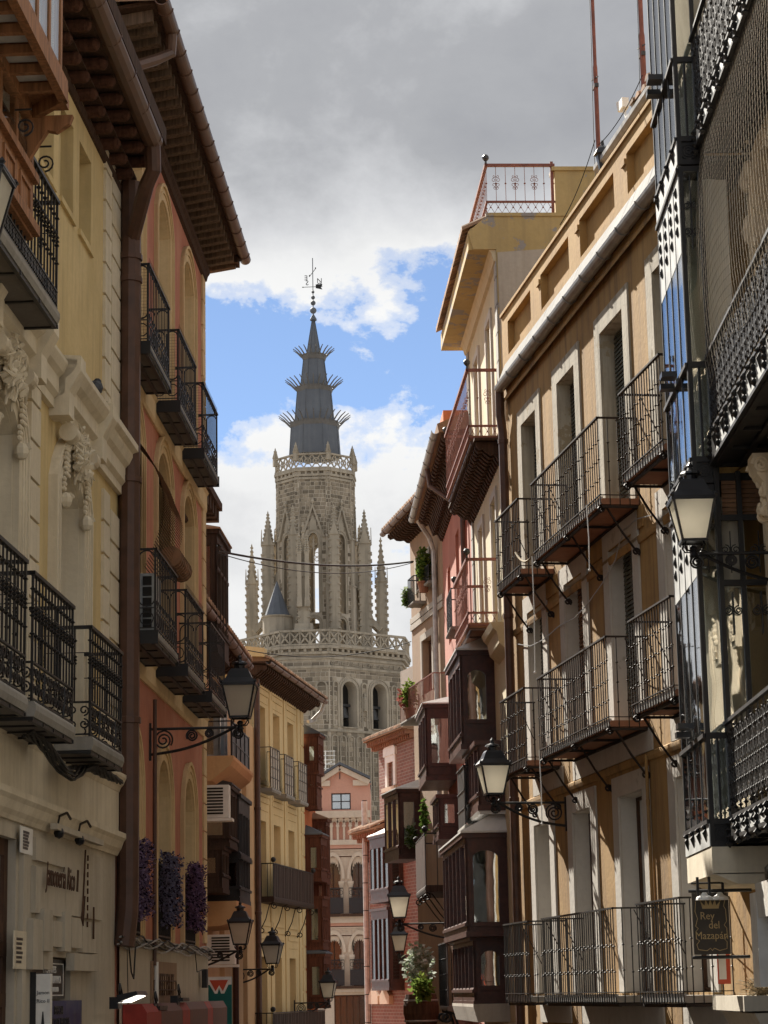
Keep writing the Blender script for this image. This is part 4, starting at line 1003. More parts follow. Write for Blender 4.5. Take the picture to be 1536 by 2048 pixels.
def carved_window(a, b):
    c = (a+b)/2; op = (a, b, zB, 11.63, .24)
    s = surround(F1, YB, op, .34, .07, 'pale_stucco', name='carved_surround', fillet=True)
    # crown of leaves and shells over the arch
    mb = MB(); rg = random.Random(int(a*10))
    for k in range(90):
        x = rg.gauss(0, .13); z = 11.62+abs(rg.gauss(.0, .24)); r = rg.uniform(.025, .06)
        if z > 12.12: continue
        mb.tube([(c+x*1.3, .10+rg.random()*.08, z), (c+x*1.4+rg.uniform(-.04, .04), .17+rg.random()*.06, z+.05), (c+x*1.7+rg.uniform(-.08, .08), .13+rg.random()*.08, z+rg.uniform(-.08, .13))], r*.9, 5, r2=r*.25)
    for sg in (1, -1):
        for k in range(5):
            t = k/4; mb.tube([(c+sg*(.05+.08*i/5+.10*t), .13+.03*math.sin(i), 11.55+.5*t*.8+.10*math.sin(i*.8+t)) for i in range(6)], .03, 5, r2=.012)
    mb.build('carved_crown', 'pale_stucco', F1, s)
    for sg in (1, -1):                                  # scroll consoles with hanging bead drops
        x = c+sg*.62; mb = MB()
        for hn in (-.055, .055):
            mb.tube(spiral((x, .15, 11.93), .10, .02, math.pi*.5, math.pi*.5+math.pi*4, 26, NZ), .022, 5)
        mb.prism([(.10*math.cos(t), .10*math.sin(t)) for t in [math.pi*2*j/14 for j in range(14)]], lambda p, t: (x+t, .14+p[0], 11.93+p[1]), -.10, .10)
        for r in range(9):
            for q in range(4 if r < 6 else 2): mb.ball((x-.07+.047*q+(r % 2)*.02, .09+.02*(r < 6), 11.76-r*.055), .027, 5, 4)
        mb.ball((x, .10, 11.20), .075, 7, 5, sz=1.2); mb.tube(spiral((x, .13, 11.22), .06, .015, 0, math.pi*3.5, 18, NZ), .016, 4)
        mb.build('scroll_console', 'pale_stucco', F1, s)
    # its own length of entablature
    mb = MB(); mb.along([(0, 12.12), (.10, 12.12), (.10, 12.22), (.17, 12.26), (.17, 12.42), (.24, 12.47), (.30, 12.56), (.30, 12.62), (.0, 12.66)], a-.42, b+.55); mb.build('hood_cornice', 'pale_stucco', F1, s)
    for x in (a-.42, b+.26):
        mb = MB(); mb.along([(0, 12.02), (.22, 12.02), (.22, 12.28), (.34, 12.5), (.34, 12.66), (0, 12.69)], x, x+.28); mb.build('hood_break', 'pale_stucco', F1, s)
for a, b in bw: carved_window(a, b)
mb = MB(); mb.along([(0, 12.10), (.06, 12.10), (.06, 12.2), (.11, 12.25), (.11, 12.42), (.16, 12.47), (.2, 12.56), (.2, 12.6), (.0, 12.64)], -13, -.05); mb.build('main_cornice', 'pale_stucco', F1, YB)
mb = MB(); mb.along([(0, 12.45), (.08, 12.45), (.16, 12.58), (.26, 12.64), (.26, 12.72), (0, 12.74)], -2.3, -.02); mb.build('corner_cornice', 'pale_stucco', F1, YB)
# eave of two rows of rounded corbels, gutter, downpipe
EN1, EZ1 = .42, 16.42
mb = MB(); mb.along([(0, 16.02), (.03, 16.03), (.05, 16.12), (.0, 16.14)], -13, -.02); mb.build('eave_moulding', 'eave_wood', F1, YB)
for row, (nn, zz, ln) in enumerate(((.18, 16.17, .18), (.38, 16.33, .38))):
    for k in range(19):
        u = -9.8+k*.52+row*.02
        mb = MB(); mb.prism([(.075*math.cos(t), -.075*math.sin(t)) for t in [math.pi*2*j/10 for j in range(10)]], lambda p, t: (u+p[0], t, zz+p[1]), 0, ln); mb.ball((u, ln, zz), .078, 8, 5); mb.build('corbel', 'corbel_wood', F1, YB)
mb = MB(); mb.box(-13, -.02, 0, .22, 16.235, 16.26); mb.box(-13, -.02, 0, EN1+.04, 16.41, 16.44); mb.build('eave_board', 'eave_wood', F1, YB)
mb = MB(); mb.add([(-13, EN1+.1, 16.6), (0.02, EN1+.1, 16.6), (.02, -4, 18.3), (-13, -4, 18.3)], [(0, 1, 2, 3)]); mb.build('roof', 'terracotta', F1, YB)
mb = MB(); mb.tube([(-13, EN1+.12, 16.56), (-.75, EN1+.12, 16.47)], .125, 12); gt = mb.build('gutter', 'gutter_brown', F1, YB)
for k in range(10): mb = MB(); mb.tube([(-9.9+k*1.0, EN1+.12+.13*math.cos(t), 16.54-.006*k+.13*math.sin(t)) for t in [math.pi*2*j/12 for j in range(12)]], .012, 4, closed=True); mb.build('gutter_strap', 'gutter_brown', F1, gt)
mb = MB(); mb.box(-13, -.5, EN1+.22, EN1+.25, 16.5, 16.72); mb.build('gutter_edge', 'eave_wood', F1, YB)
DP = (-.02, .14)
pipe('drainpipe', [(-.80, EN1+.12, 16.42), (-.72, EN1+.12, 16.1), (-.62, EN1+.02, 15.95), (DP[0]-.03, DP[1]+.03, 15.45), (*DP, 15.25)], .10, 'pipe_brown', 'curved brown gutter outlet joining the big drainpipe under the corbelled eave', fr=F1)
pipe('drainpipe', [(*DP, 16.2), (*DP, 7.2), (DP[0]-.02, DP[1], 7.0), (DP[0]-.05, DP[1]-.04, 6.6)], .135, 'pipe_brown', 'big brown drainpipe between the yellow and the red facade', fr=F1, collars=[(*DP, 15.2), (*DP, 14.9), (*DP, 12.3), (*DP, 9.3)])
# balconies
def iron_balcony(fr, parent, u0, u1, n, z, h=1.12, panel=.36):
    b = slab(fr, parent, u0, u1, n, z-panel, .14, mat='slab_edge')
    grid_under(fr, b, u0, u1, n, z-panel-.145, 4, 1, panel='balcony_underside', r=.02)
    path = rail3(u0, u1, n-.02); w = MB()
    bars(w, path, z, z+h, .15, .0115, (.30, .50, .545, .59, .80), .024)
    rods(w, path, z+h, .025, flat=.035); rods(w, path, z, .014, flat=.02); rods(w, path, z-panel+.03, .012, flat=.018); rods(w, path, z+h*.64, .006)
    scroll_panel(w, path, z-panel+.05, z-.02, .011)
    for u in (u0, u1): w.tube([(u, n-.02, z-panel), (u, n-.02, z+h)], .016, 4)
    q = max(2, int((u1-u0)/.9))
    for i in range(q): u = u0+(u1-u0)*(i+.5)/q; w.tube([(u, n+.0, z-.05), (u-.1, n+.02, z-.2), (u-.14, n+.015, z-panel)], .010, 4)
    w.build('railing', 'black_iron', fr, b); return b
iron_balcony(F1, YB, -4.52, -2.62, .5, 8.97, .78); iron_balcony(F1, YB, -7.42, -5.5, .5, 8.97, .82); iron_balcony(F1, YB, -10.2, -7.75, .5, 8.97, .86)
iron_balcony(F1, YB, -9.9, -6.5, .5, 12.72, .92, .2)
# cable clump under the middle balcony
t = thing('cable_clump', F1.P(-5.2, .3, 8.3), 'dark clump of old cables sagging between the lower balconies', 'cables')
for k in range(9):
    mb = MB(); ph = k*.8; mb.tube([(-6.6+i*.42, .28+.05*math.sin(i+ph), 8.42-.2*math.exp(-((i-4.5)/2)**2)*(1+.25*math.sin(ph))+.03*math.sin(i*1.7+ph)) for i in range(13)], .014, 4); mb.build('cable', 'cable', F1, t)
# stone shop front: frieze, mouldings, piers, slabs
mb = MB(); mb.along([(0, 8.42), (.05, 8.42), (.07, 8.47), (.10, 8.5), (.14, 8.58), (.14, 8.62), (.0, 8.64)], -13, .02); mb.build('upper_moulding', 'pale_stucco', F1, YB)
mb = MB(); mb.box(-13, -.12, -.2, .045, 7.92, 8.43); mb.build('frieze', 'pale_stucco', F1, YB)
mb = MB(); mb.along([(0, 7.66), (.03, 7.66), (.05, 7.7), (.08, 7.74), (.11, 7.82), (.14, 7.86), (.14, 7.92), (.0, 7.93)], -13, -.12); mb.build('lower_moulding', 'pale_stucco', F1, YB)
ush = F1.m(31, 1800)[0]
mb = MB(); wall(mb, -13, -.1, 2.8, 7.68, [(-12.5, ush, 2.8, 7.5), (-4.9, -2.9, 2.8, 6.42)], depth=.3); mb.build('shop_wall', 'grey_stone', F1, YB)
casement(F1, YB, (-12.5, ush, 2.8, 7.5), -.08, cols=5, rows=(.68, .78), glass='glass_reflective', bar=.16, mat='door_brown')
def cladding(x0, x1, y0, y1, n=.055):
    a, z1_ = F1.m(x0, y0, n); b, z0_ = F1.m(x1, y1, n); z1_ = F1.m((x0+x1)/2, y0, n)[1]; z0_ = F1.m((x0+x1)/2, y1, n)[1]
    mb = MB(); mb.box(a, b-.012, .0, n, z0_, z1_); mb.build('stone_slab', 'grey_stone', F1, YB)
for r_ in ((72, 206, 1695, 1738, .04), (72, 130, 1739, 1830, .05), (131, 206, 1745, 1835, .045), (67, 87, 1838, 1939, .075), (89, 106, 1819, 1902, .09), (107, 128, 1843, 1894, .06), (130, 143, 1825, 1903, .085), (144, 165, 1836, 1896, .07), (166, 198, 1845, 1906, .06), (149, 198, 1908, 1942, .09), (88, 106, 1903, 1939, .05)): cladding(*r_)
mb = MB(); mb.box(ush+.12, -5.45, .0, .05, 2.8, 7.6); mb.build('stone_pier', 'grey_stone', F1, YB)
# ================================================================== timber gallery at the top of the yellow building
def wood_bay(u0, u1, n, z0, z1, mull, base, parent, hd=.25):
    mb = MB(); s = (u1-u0)/mull
    mb.box(u0, u1, n-.06, n, z0, z0+base); mb.box(u0, u1, n-.06, n, z1-hd, z1)
    for i in range(mull+1):
        u = u0+i*s; mb.box(u-.04, u+.04, n-.06, n+.006, z0, z1)
    mb.box(u0-.04, u1+.05, n-.05, n+.06, z0+base-.05, z0+base+.03); mb.box(u0-.05, u1+.06, 0, n+.07, z0-.05, z0+.04)
    for i in range(mull): a, b = u0+i*s+.1, u0+(i+1)*s-.1; mb.ring([(a, z0+.1), (a, z0+base-.12), (b, z0+base-.12), (b, z0+.1), (a, z0+.1)], [(a+.04, z0+.14), (a+.04, z0+base-.16), (b-.04, z0+base-.16), (b-.04, z0+.14), (a+.04, z0+.14)], n, n+.02)
    b = mb.build('bay_window', 'brown_wood', F1, parent)
    for i in range(mull): pane(F1, b, (u0+i*s+.05, u0+(i+1)*s-.05, z0+base, z1-hd), n-.005, 'glass_gallery')
    m2 = MB(); m2.box(u1-.05, u1, .0, n-.06, z0, z1); m2.box(u0, u0+.05, .0, n-.06, z0, z1); m2.box(u0, u1, .0, n-.06, z0, z0+.03); m2.build('bay_sides', 'brown_wood', F1, b)
    curtain(F1, b, u0+.06, u1-.06, z0+base, z1-hd, n-.07, amp=.012)
    return b
w1 = wood_bay(-11.2, -7.90, .52, 12.86, 13.92, 5, .50, YB, hd=.05)
w2 = wood_bay(-11.2, -8.02, .80, 14.03, 18.2, 6, .2, YB)
mb = MB()
for k in range(7): mb.box(-11.2+k*.42, -11.13+k*.42, .52, .93, 13.88, 13.96)
mb.box(-11.3, -8.45, .87, .95, 13.86, 14.02); mb.box(-11.3, -8.0, .50, .56, 13.86, 14.02); mb.add([(-8.5, .95, 13.86), (-8.42, .95, 13.86), (-7.95, .5, 13.86), (-8.05, .5, 13.86), (-8.5, .95, 14.02), (-8.42, .95, 14.02), (-7.95, .5, 14.02), (-8.05, .5, 14.02)], [(0, 3, 2, 1), (4, 5, 6, 7), (0, 1, 5, 4), (1, 2, 6, 5), (2, 3, 7, 6), (3, 0, 4, 7)]); mb.build('canopy_frame', 'brown_wood', F1, w2)
for k in range(6): mb = MB(); mb.box(-11.12+k*.42, -10.79+k*.42, .56, .86, 13.97, 13.99); mb.build('canopy_board', 'pale_board', F1, w2)
mb = MB(); mb.along([(.5, 13.88), (.93, 13.88), (.9, 13.80), (.78, 13.72), (.7, 13.74), (.62, 13.62), (.52, 13.45)], -8.1, -8.02); mb.build('carved_console', 'brown_wood', F1, w2)
mb = MB()
for k in range(2):
    u = -7.9-k*.9; mb.tube(spiral((u, .64, 13.50), .085, .02, -math.pi*.5, math.pi*2.6, 20, NZ), .010, 4); mb.tube([(u, .55, 13.66), (u, .7, 13.66)], .01, 4)
mb.build('iron_scroll', 'black_iron', F1, w1)
grid_under(F1, w1, -11.2, -7.86, .52, 12.82, 6, 1, mat='brown_wood', panel='balcony_underside', r=.04)

# ================================================================== signs at the yellow building
u, z = F1.m(124, 1757, .09)
t = thing('shop_lettering', F1.P(u, .06, z), 'thin brown metal script lettering fixed on the stone slabs', 'lettering')
lettering('Jamonería Rico II', F1, t, u, .10, z, .34, 'door_brown', sx=.74, shear=.25)
mb = MB()                                   # knife and chain emblem beside the name
u2, z2 = F1.m(172, 1700, .08)
mb.tube([(u2, .075, z2), (u2-.12, .075, z2-.55), (u2-.2, .075, z2-.75), (u2-.12, .075, z2-.82), (u2-.02, .075, z2-.5)], .012, 4)
for k in range(9): m2 = MB(); m2.tube([(u2+.15, .075, z2-.05-k*.09), (u2+.15, .075, z2-.11-k*.09)], .012, 4); m2.build('chain_link', 'door_brown', F1, t)
mb.build('knife_emblem', 'door_brown', F1, t); mb = MB(); mb.box(u2+.5, u2+.54, .07, .085, z2-.95, z2-.6); mb.build('bar_emblem', 'door_brown', F1, t)
u, z = F1.m(165, 1672, .15); t = thing('sign_lights', F1.P(u, .1, z), 'pair of hooked sign lamps on a rail under the stone moulding', 'sign light')
mb = MB(); mb.box(-1.5, 1.2, .10, .17, -.03, .03); mb.build('rail', 'grey_stone', F1, t, at=(u, .0, z))
for du in (-1.25, -.1): m2 = MB(); m2.tube([(du, .12, 0), (du+.02, .14, .12), (du+.1, .2, .16), (du+.2, .22, .10)], .014, 4); m2.ball((du, .14, -.05), .06, 6, 4); m2.build('lamp_arm', 'black_paint', F1, t, at=(u, .0, z))
a, zt = F1.m(84, 1916, .0); b, zb = F1.m(137, 1992, .0)
t = thing('menu_board', F1.P((a+b)/2, 0, zb), 'black menu board with white lettering under the stepped stone slabs', 'sign')
mb = MB(); mb.box(-4.85, -3.05, -.06, -.03, 6.0, 6.40); mb.build('board', 'sign_black', F1, t)
mb = MB(); mb.ring([(-4.8, 6.03), (-4.8, 6.36), (-3.15, 6.36), (-3.15, 6.03), (-4.8, 6.03)], [(-4.78, 6.04), (-4.78, 6.35), (-3.17, 6.35), (-3.17, 6.04), (-4.78, 6.04)], -.03, -.026); mb.build('border', 'white_paint', F1, t)
for s, z, sz, x in (('PICANTES', 6.29, .10, 1.5), ('EMBUTIDOS DE SALAMANCA', 6.19, .11, .82), ('CHORIZO - BAR - VACUNO', 6.09, .075, 1.0)): lettering(s, F1, t, -3.9, -.025, z, sz, 'white_paint', sx=x)
t = thing('blue_board', F1.P(-3.8, 0, 5.3), 'dark blue board with faint lettering under the black menu board', 'sign')
mb = MB(); mb.box(-4.85, -2.55, -.02, .06, 4.9, 5.98); mb.build('board', 'sign_blue', F1, t)
for k, s in enumerate(('ESPECIAL', 'IBÉRICO DE BELLOTA', 'SOLOMILLO')): lettering(s, F1, t, -3.85, .064, 5.88-k*.12, .12, 'sign_black', sx=1.0)
u, zt = F1.m(74, 1952, .2); fs = F1.sub(-5.0, 0, 90)
t = thing('blade_sign', F1.P(-5.0, .2, 5.2), 'narrow upright white sign with a bottle picture, edge on to the stone wall', 'sign')
mb = MB(); mb.box(.06, .20, -.10, .0, 4.9, 6.24); mb.build('panel', 'white_paint', fs, t); mb = MB(); mb.box(.0, .058, -.1, .002, 4.9, 6.26); mb.build('dark_edge', 'sign_black', fs, t)
def put_text(s, fr, parent, u, n, z, size, mat, right, sx=1.):
    me = text_mesh(s, size, .002); 
    for v in me.vertices: v.co = right*(v.co.x*sx) + fr.n*v.co.z + Vector((0, 0, v.co.y))
    me.materials.clear(); me.materials.append(MATS[mat]); return link('lettering', me, parent, fr.P(u, n, z))
put_text('Jamon', fs, t, .13, .003, 6.06, .05, 'sign_black', -fs.n.cross(Vector((0, 0, 1)))); put_text('Rico II', fs, t, .13, .003, 5.98, .05, 'sign_black', -fs.n.cross(Vector((0, 0, 1))))
mb = MB(); mb.out([(.10, 5.3), (.16, 5.3), (.16, 5.68), (.145, 5.76), (.135, 5.88), (.125, 5.88), (.115, 5.76), (.10, 5.68)], .002, .006); mb.build('bottle_picture', 'sign_black', fs, t); mb = MB(); mb.box(.11, .15, .006, .008, 5.45, 5.6); mb.build('bottle_label', 'sign_red', fs, t)
for (px, y0, y1, lb, mt) in ((54, 1655, 1708, 'small white notice plate high on the stone pier', 'white_paint'), (41, 1862, 1938, 'yellowed paper strip notice low on the stone pier', 'gold')):
    u, za = F1.m(px, y0, .06); _, zb_ = F1.m(px, y1, .06); t = thing('notice', F1.P(u, .06, zb_), lb, 'notice')
    mb = MB(); mb.box(-.28, .28, 0, .01, 0, za-zb_); mb.build('plate', mt if mt != 'gold' else 'pale_stucco', F1, t, at=(u, .05, zb_))
    m2 = MB()
    for k in range(6): m2.box(-.18, .05+.03*(k % 3), .0102, .012, (za-zb_)*(.15+.12*k), (za-zb_)*(.15+.12*k)+.025)
    m2.build('print', 'sign_black', F1, t, at=(u, .05, zb_))
# pigeon on the cornice
u, z = F1.m(190, 815, .12)
uP = F1.m(188, 815, .12)[0]
t = thing('pigeon', F1.P(uP, .14, 12.74), 'dark pigeon sitting hunched on the cornice beside the drainpipe', 'pigeon')
mb = MB()
mb.lathe([(.01, -.17), (.05, -.14), (.085, -.06), (.092, .02), (.08, .09), (.05, .14), (.012, .165)], (0, 0, 0), 10)
mb.v = [(v[2]*.9, v[0], v[1]*1.05+.10+v[2]*.35) for v in mb.v]
mb.ball((.15, 0, .21), .05, 8, 6); mb.tube([(.19, 0, .21), (.225, 0, .20)], .012, 4, r2=.003)
mb.add([(-.1, -.04, .05), (-.1, .04, .05), (-.3, .03, -.02), (-.3, -.03, -.02)], [(0, 1, 2, 3)])
for s in (-1, 1): mb.tube([(.02, s*.03, .03), (.02, s*.03, -.005), (.06, s*.03, -.005)], .007, 4)
mb.build('body', 'pigeon_grey', F1, t, at=(uP, .13, 12.745))
# lanterns on the left side
u, z = F2.m(470, 1442, 1.02); lamp(F2, 2.75, F2.m(478, 1452, 1.22)[1], 1.22, 'big dark lantern on the scrolled bracket of the red building', 1.0)
p = survey(-44, 470, 15.6); fl = Frame(p.x-1.0, 15.6, 2.8, 'L'); lamp(fl, 0, p.z-.14, 1.0, 'lantern cut by the left edge of the view below the timber gallery', 1.0)

# ================================================================== black iron gallery building, right foreground
F5 = Frame(4.1, 20, 0, 'R')
IB = thing('gallery_building', F5.P(3, 0, 2.8), 'stone fronted building with a tall black iron glazed gallery and lace ironwork balconies', 'building')
mb = MB(); ops = [(2.0, 3.4, 12.0, 14.6, .7, .35), (-.6, .8, 12.0, 14.6, .7, .35), (2.0, 3.5, 7.75, 10.9, .12, .35), (-.6, .8, 7.75, 10.9, .12, .35), (2.0, 3.4, 15.4, 18, .7, .35)]
wall(mb, -6, 5.75, 1.5, 20, [o[:5] for o in ops], depth=.35); shell(mb, -6, 5.75, 1.5, 20, 6); mb.build('wall', 'carved_stone', F5, IB)
for o in ops:
    surround(F5, IB, o[:5], .16, .06, 'carved_stone', fillet=True); casement(F5, IB, o[:5], -.2, cols=2, rows=(.3,), glass='glass_reflective', mat='door_brown')
GU0, GU1, GN = 3.70, 5.68, .80
def gallery_storey(z0, z1, base, trans, decor):
    """z0 foot of the base block, z1 top; glazed front of five lights and narrow glazed end"""
    mb = MB(); k = 4; s = (GU1-GU0)/k
    for i in range(k+1):
        u = GU0+i*s; w = .04 if i in (0, k) else .018
        mb.box(max(GU0, u-w), min(GU1, u+w), GN-.05, GN+.005, z0+base, z1)
    for z in (z0+base, trans, z1-.04): mb.box(GU0, GU1, GN-.04, GN+.03, z-.02, z+.025)
    g = mb.build('iron_gallery', 'black_iron', F5, IB)
    for i in range(k):
        for a, b in ((z0+base, trans), (trans, z1)): pane(F5, g, (GU0+i*s+.02, GU0+(i+1)*s-.02, a+.03, b-.03), GN-.003, 'glass_gallery')
    mb = MB(); mb.box(GU0, GU1, GN-.04, GN+.01, z0, z0+base-.02); mb.build('base_panel', 'pale_paint', F5, g)
    for i in range(k):
        m = MB(); c = GU0+(i+.5)*s
        m.add([(c-.05, GN+.011, z0+base*.8), (c+.05, GN+.011, z0+base*.8), (c, GN+.011, z0+base*.2), (c, GN+.05, z0+base*.6)], [(0, 1, 3), (1, 2, 3), (2, 0, 3)]); m.knob((c, GN+.03, z0+base*.84), .03); m.build('boss', 'black_iron', F5, g)
    if decor:                                     # cast ornaments hung in the lights
        for i in range(k):
            m = MB(); c = GU0+(i+.5)*s
            for q in range(4): m.knob((c+.02*math.sin(q*2.1), GN+.008, z0-.25-q*.15), .026, .07)
            m.build('cast_ornament', 'black_iron', F5, g); m = MB(); m.box(c-s/2+.03, c+s/2-.03, GN-.02, GN+.001, z0-1.0, z0-.08); m.build('spandrel_panel', 'pale_paint', F5, g)
    e = F5.sub(GU0, 0, 90); m = MB()
    x0, x1 = GN-.24, GN
    for x in (x0, x1-.03): m.box(x-.015, x+.03, -.02, .02, z0, z1)
    for z in (z0+.02, z0+base, trans, z1-.03): m.box(x0, x1, -.02, .022, z-.03, z+.03)
    m.box((x0+x1)/2-.012, (x0+x1)/2+.012, -.02, .015, z0+base, trans)
    m.box(x0, x1, -.03, -.005, z0, z0+base)
    for r_ in (.085, .055, .025): m.tube([((x0+x1)/2+r_*math.cos(t), .0, z0+base*.5+r_*math.sin(t)) for t in [math.pi*2*j/14 for j in range(14)]], .009, 4, closed=True)
    m.build('end_frame', 'black_iron', e, g)
    pane(e, g, (x0, x1, z0+base, z1), -.008, 'glass'); m = MB()
    for sg in (1, -1):
        c = (x0+x1)/2; m.tube(spiral((c+sg*.045, .012, z1-.45), .045, .012, math.pi*.5, math.pi*.5+sg*math.pi*3.2, 18, UZ), .008, 4); m.tube(spiral((c+sg*.05, .012, z1-.75), .05, .012, -math.pi*.5, -math.pi*.5-sg*math.pi*3.2, 18, UZ), .008, 4)
    m.tube([((x0+x1)/2, .012, z1-.95), ((x0+x1)/2, .012, z1-.1)], .008, 4); m.build('iron_scroll', 'black_iron', e, g)
    curtain(F5, g, GU0+.05, GU1-.03, z0+base, z1-.05, GN-.055, 'curtain', .014); curtain(e, g, x0-.3, x1-.06, z0+base, z1-.1, -.16, 'curtain', .02)
    m = MB(); m.box(GU0+.02, GU1, .0, GN-.06, z0+.02, z0+.10); m.build('gallery_floor', 'black_iron', F5, g)
    m = MB(); m.box(GU1-.04, GU1, 0, GN-.05, z0, z1); m.build('far_end', 'black_iron', F5, g)
    return g
gallery_storey(7.41, 11.22, .25, 8.55, False); gallery_storey(11.25, 14.80, .25, 12.55, True); gallery_storey(14.83, 19.5, .29, 16.05, True)
mb = MB(); mb.box(GU0-.05, GU1, 0, GN+.0, 7.12, 7.40); mb.along([(0, 7.02), (.55, 7.02), (GN, 7.13), (0, 7.13)], GU0-.05, GU1); mb.build('stone_corbel', 'pale_stucco', F5, IB)
# balconies with lace ironwork towards the camera
def lace(z0, zf, z1, a=-3.5, b=3.66, n=.58):
    s_ = slab(F5, IB, a, b, n, z0+.10, .10, mat='black_iron'); grid_under(F5, s_, a, b, n, z0-.0, 9, 2, r=.03)
    m = MB(); m.box(a, b, n-.0, n+.03, z0, zf); m.build('fascia', 'pale_paint', F5, s_)
    for k in range(int((b-a)/.30)):
        m = MB(); u = b-.12-k*.30
        if k % 2: m.add([(u-.05, n+.031, zf-.05), (u+.05, n+.031, zf-.05), (u, n+.031, z0+.06), (u, n+.07, zf-.12)], [(0, 1, 3), (1, 2, 3), (2, 0, 3)]); m.knob((u, n+.05, zf-.04), .03)
        else:
            for q in range(4): m.knob((u+.015*(q % 2), n+.045, zf-.05-q*.07), .035, .045)
        m.build('boss', 'black_iron', F5, s_)
    m = MB(); P_ = [(a, n), (b, n)]
    for z in (z0, zf, z1): m.box(a, b, n+.0, n+.045, z-.018, z+.018)
    bars(m, P_, zf, z1, .34, .013, (.1, .9), .025); scroll_panel(m, P_, zf+.08, zf+(z1-zf)*.55, .012, w=.34); scroll_panel(m, P_, zf+(z1-zf)*.5, z1-.05, .012, w=.34)
    for k in range(int((b-a)/.17)):
        u = a+.085+k*.17; c = (zf+z1)/2
        m.tube([(u+.06*math.cos(t), n, c+.30*(z1-zf)*math.sin(t)) for t in [math.pi*2*j/12 for j in range(12)]], .009, 4, closed=True)
        for q in (.2, .35, .5, .65, .8): m.knob((u, n, zf+(z1-zf)*q), .022, .03)
    m.tube([(b, 0, z1), (b, n, z1)], .016, 4); m.build('lace_railing', 'black_iron', F5, s_)
    return s_
lace(7.47, 7.68, 8.66); lace(11.44, 11.76, 12.6); lace(14.98, 15.18, 16.25)
# carved consoles carrying the balcony
for u in (2.75, 1.3, -.1):
    m = MB(); z = 11.3
    m.along([(0, z-.75), (.12, z-.74), (.14, z-.66), (.20, z-.62), (.24, z-.30), (.30, z-.22), (.34, z-.05), (.34, z), (0, z)], u-.16, u+.16)
    for sg in (-1, 1):
        m.tube(spiral((u+sg*.17, .26, z-.12), .09, .02, 0, math.pi*4, 24, NZ), .025, 5); m.tube(spiral((u+sg*.17, .2, z-.6), .07, .02, math.pi, -math.pi*3, 20, NZ), .02, 5)
    for q in range(26): m.ball((u+rnd.uniform(-.13, .13), .20+.06*rnd.random(), z-.15-rnd.random()*.45), rnd.uniform(.025, .05), 6, 4, sz=1.4)
    c = m.build('console', 'carved_stone', F5, IB); m = MB(); m.box(u-.15, u+.15, 0, .10, z-1.5, z-.76); m.box(u-.19, u+.19, 0, .13, z-.82, z-.75)
    for q in range(10): m.ball((u+rnd.uniform(-.1, .1), .10, z-.9-rnd.random()*.5), .045, 6, 4)
    for q in range(7): m.tube([(u, .105, z-1.42), (u+.11*math.cos(math.pi*q/6), .12, z-1.42+.2*math.sin(math.pi*q/6))], .014, 4)
    m.build('carved_panel', 'carved_stone', F5, IB)
# carved relief on the wall behind the net
for k in range(70):
    m = MB(); u = rnd.choice((3.55, 1.4, -.9))+rnd.gauss(0, .14); z = rnd.uniform(12.0, 18.5)
    if k > 45: m = None; break
    m.ball((u, .05, z), rnd.uniform(.05, .11), 6, 4, sz=rnd.uniform(1, 2.2)); m.build('carved_relief', 'carved_stone', F5, IB)
# glazed screen under the second balcony
e = F5.sub(3.66, 0, 90); m = MB()
for x in (.02, .33, .56): m.box(x-.025, x+.025, -.03, .03, 7.7, 11.35)
for z in (7.75, 8.6, 10.15, 10.85): m.box(.0, .58, -.025, .028, z-.03, z+.03)
m.build('glazed_screen', 'black_iron', e, IB); pane(e, IB, (.02, .57, 7.8, 10.1), -.004)
m = MB()
for i, (x, z) in enumerate(((.15, 10.5), (.45, 10.5), (.15, 9.85), (.45, 9.85))):
    for sg in (1, -1): m.tube(spiral((x+sg*.055, .03, z), .055, .012, math.pi*.5, math.pi*.5+sg*math.pi*3.4, 18, UZ), .008, 4)
    m.tube([(x, .03, z-.25), (x, .03, z+.2)], .008, 4)
m.build('iron_scroll', 'black_iron', e, IB); slat_blind(e, IB, .05, .5, 10.88, 11.32, -.06, 'reed_blind', .05)
# anti-bird net from eaves to the middle balcony
t = thing('bird_net', F5.P(1, .7, 12.6), 'fine pale bird net stretched in front of the carved stone wall', 'net')
m = MB()
def netp(u, w): return (u, .60+.10*math.sin(math.pi*w)-.05*w, 12.3+w*2.75-.1*math.sin(u*2)*(1-w))
for k in range(44): u = -2.5+k*.14; m.tube([netp(u+.05*math.sin(j), j/10) for j in range(11)], .0022, 3)
for j in range(30): w = j/29; m.tube([netp(-2.5+k*.4, w) for k in range(16)], .0022, 3)
m.build('mesh', 'net_cord', F5, t)
# spikes, shop cornice and awning cassette
for z in (8.7, 12.6, 16.1):
    t = None; m = MB(); m.box(4.35, 4.55, GN+.03, GN+.2, z, z+.06); m.box(4.65, 4.8, GN+.03, GN+.18, z-.06, z); m.build('perch', 'black_paint', F5, IB)
a, zt = F5.m(1490, 1735, .5)
t = thing('awning_cassette', F5.P(2.6, .3, 6.6), 'white awning cassette with rust streaks above the dark shop window', 'awning')
m = MB(); m.along([(.05, 6.70), (.42, 6.66), (.44, 7.0), (.05, 7.06)], -2, 3.25); m.build('cassette', 'rusty_white', F5, t)
m = MB(); m.tube([(2.0, .35, 7.1), (2.3, .4, 7.16), (2.8, .38, 7.12), (3.3, .3, 7.05)], .03, 6); m.build('arm_fitting', 'black_paint', F5, t); m = MB(); m.box(2.2, 3.0, .1, .3, 7.04, 7.10); m.build('bracket_box', 'black_paint', F5, t)
m = MB(); m.box(-4, 3.3, -.1, .03, 2, 6.7); m.build('shop_window', 'dark_interior', F5, IB)
t = thing('air_vent_box', F5.P(3.5, .3, 5.9), 'tall white vent box beside the hanging sign, louvred on its shady side', 'vent box')
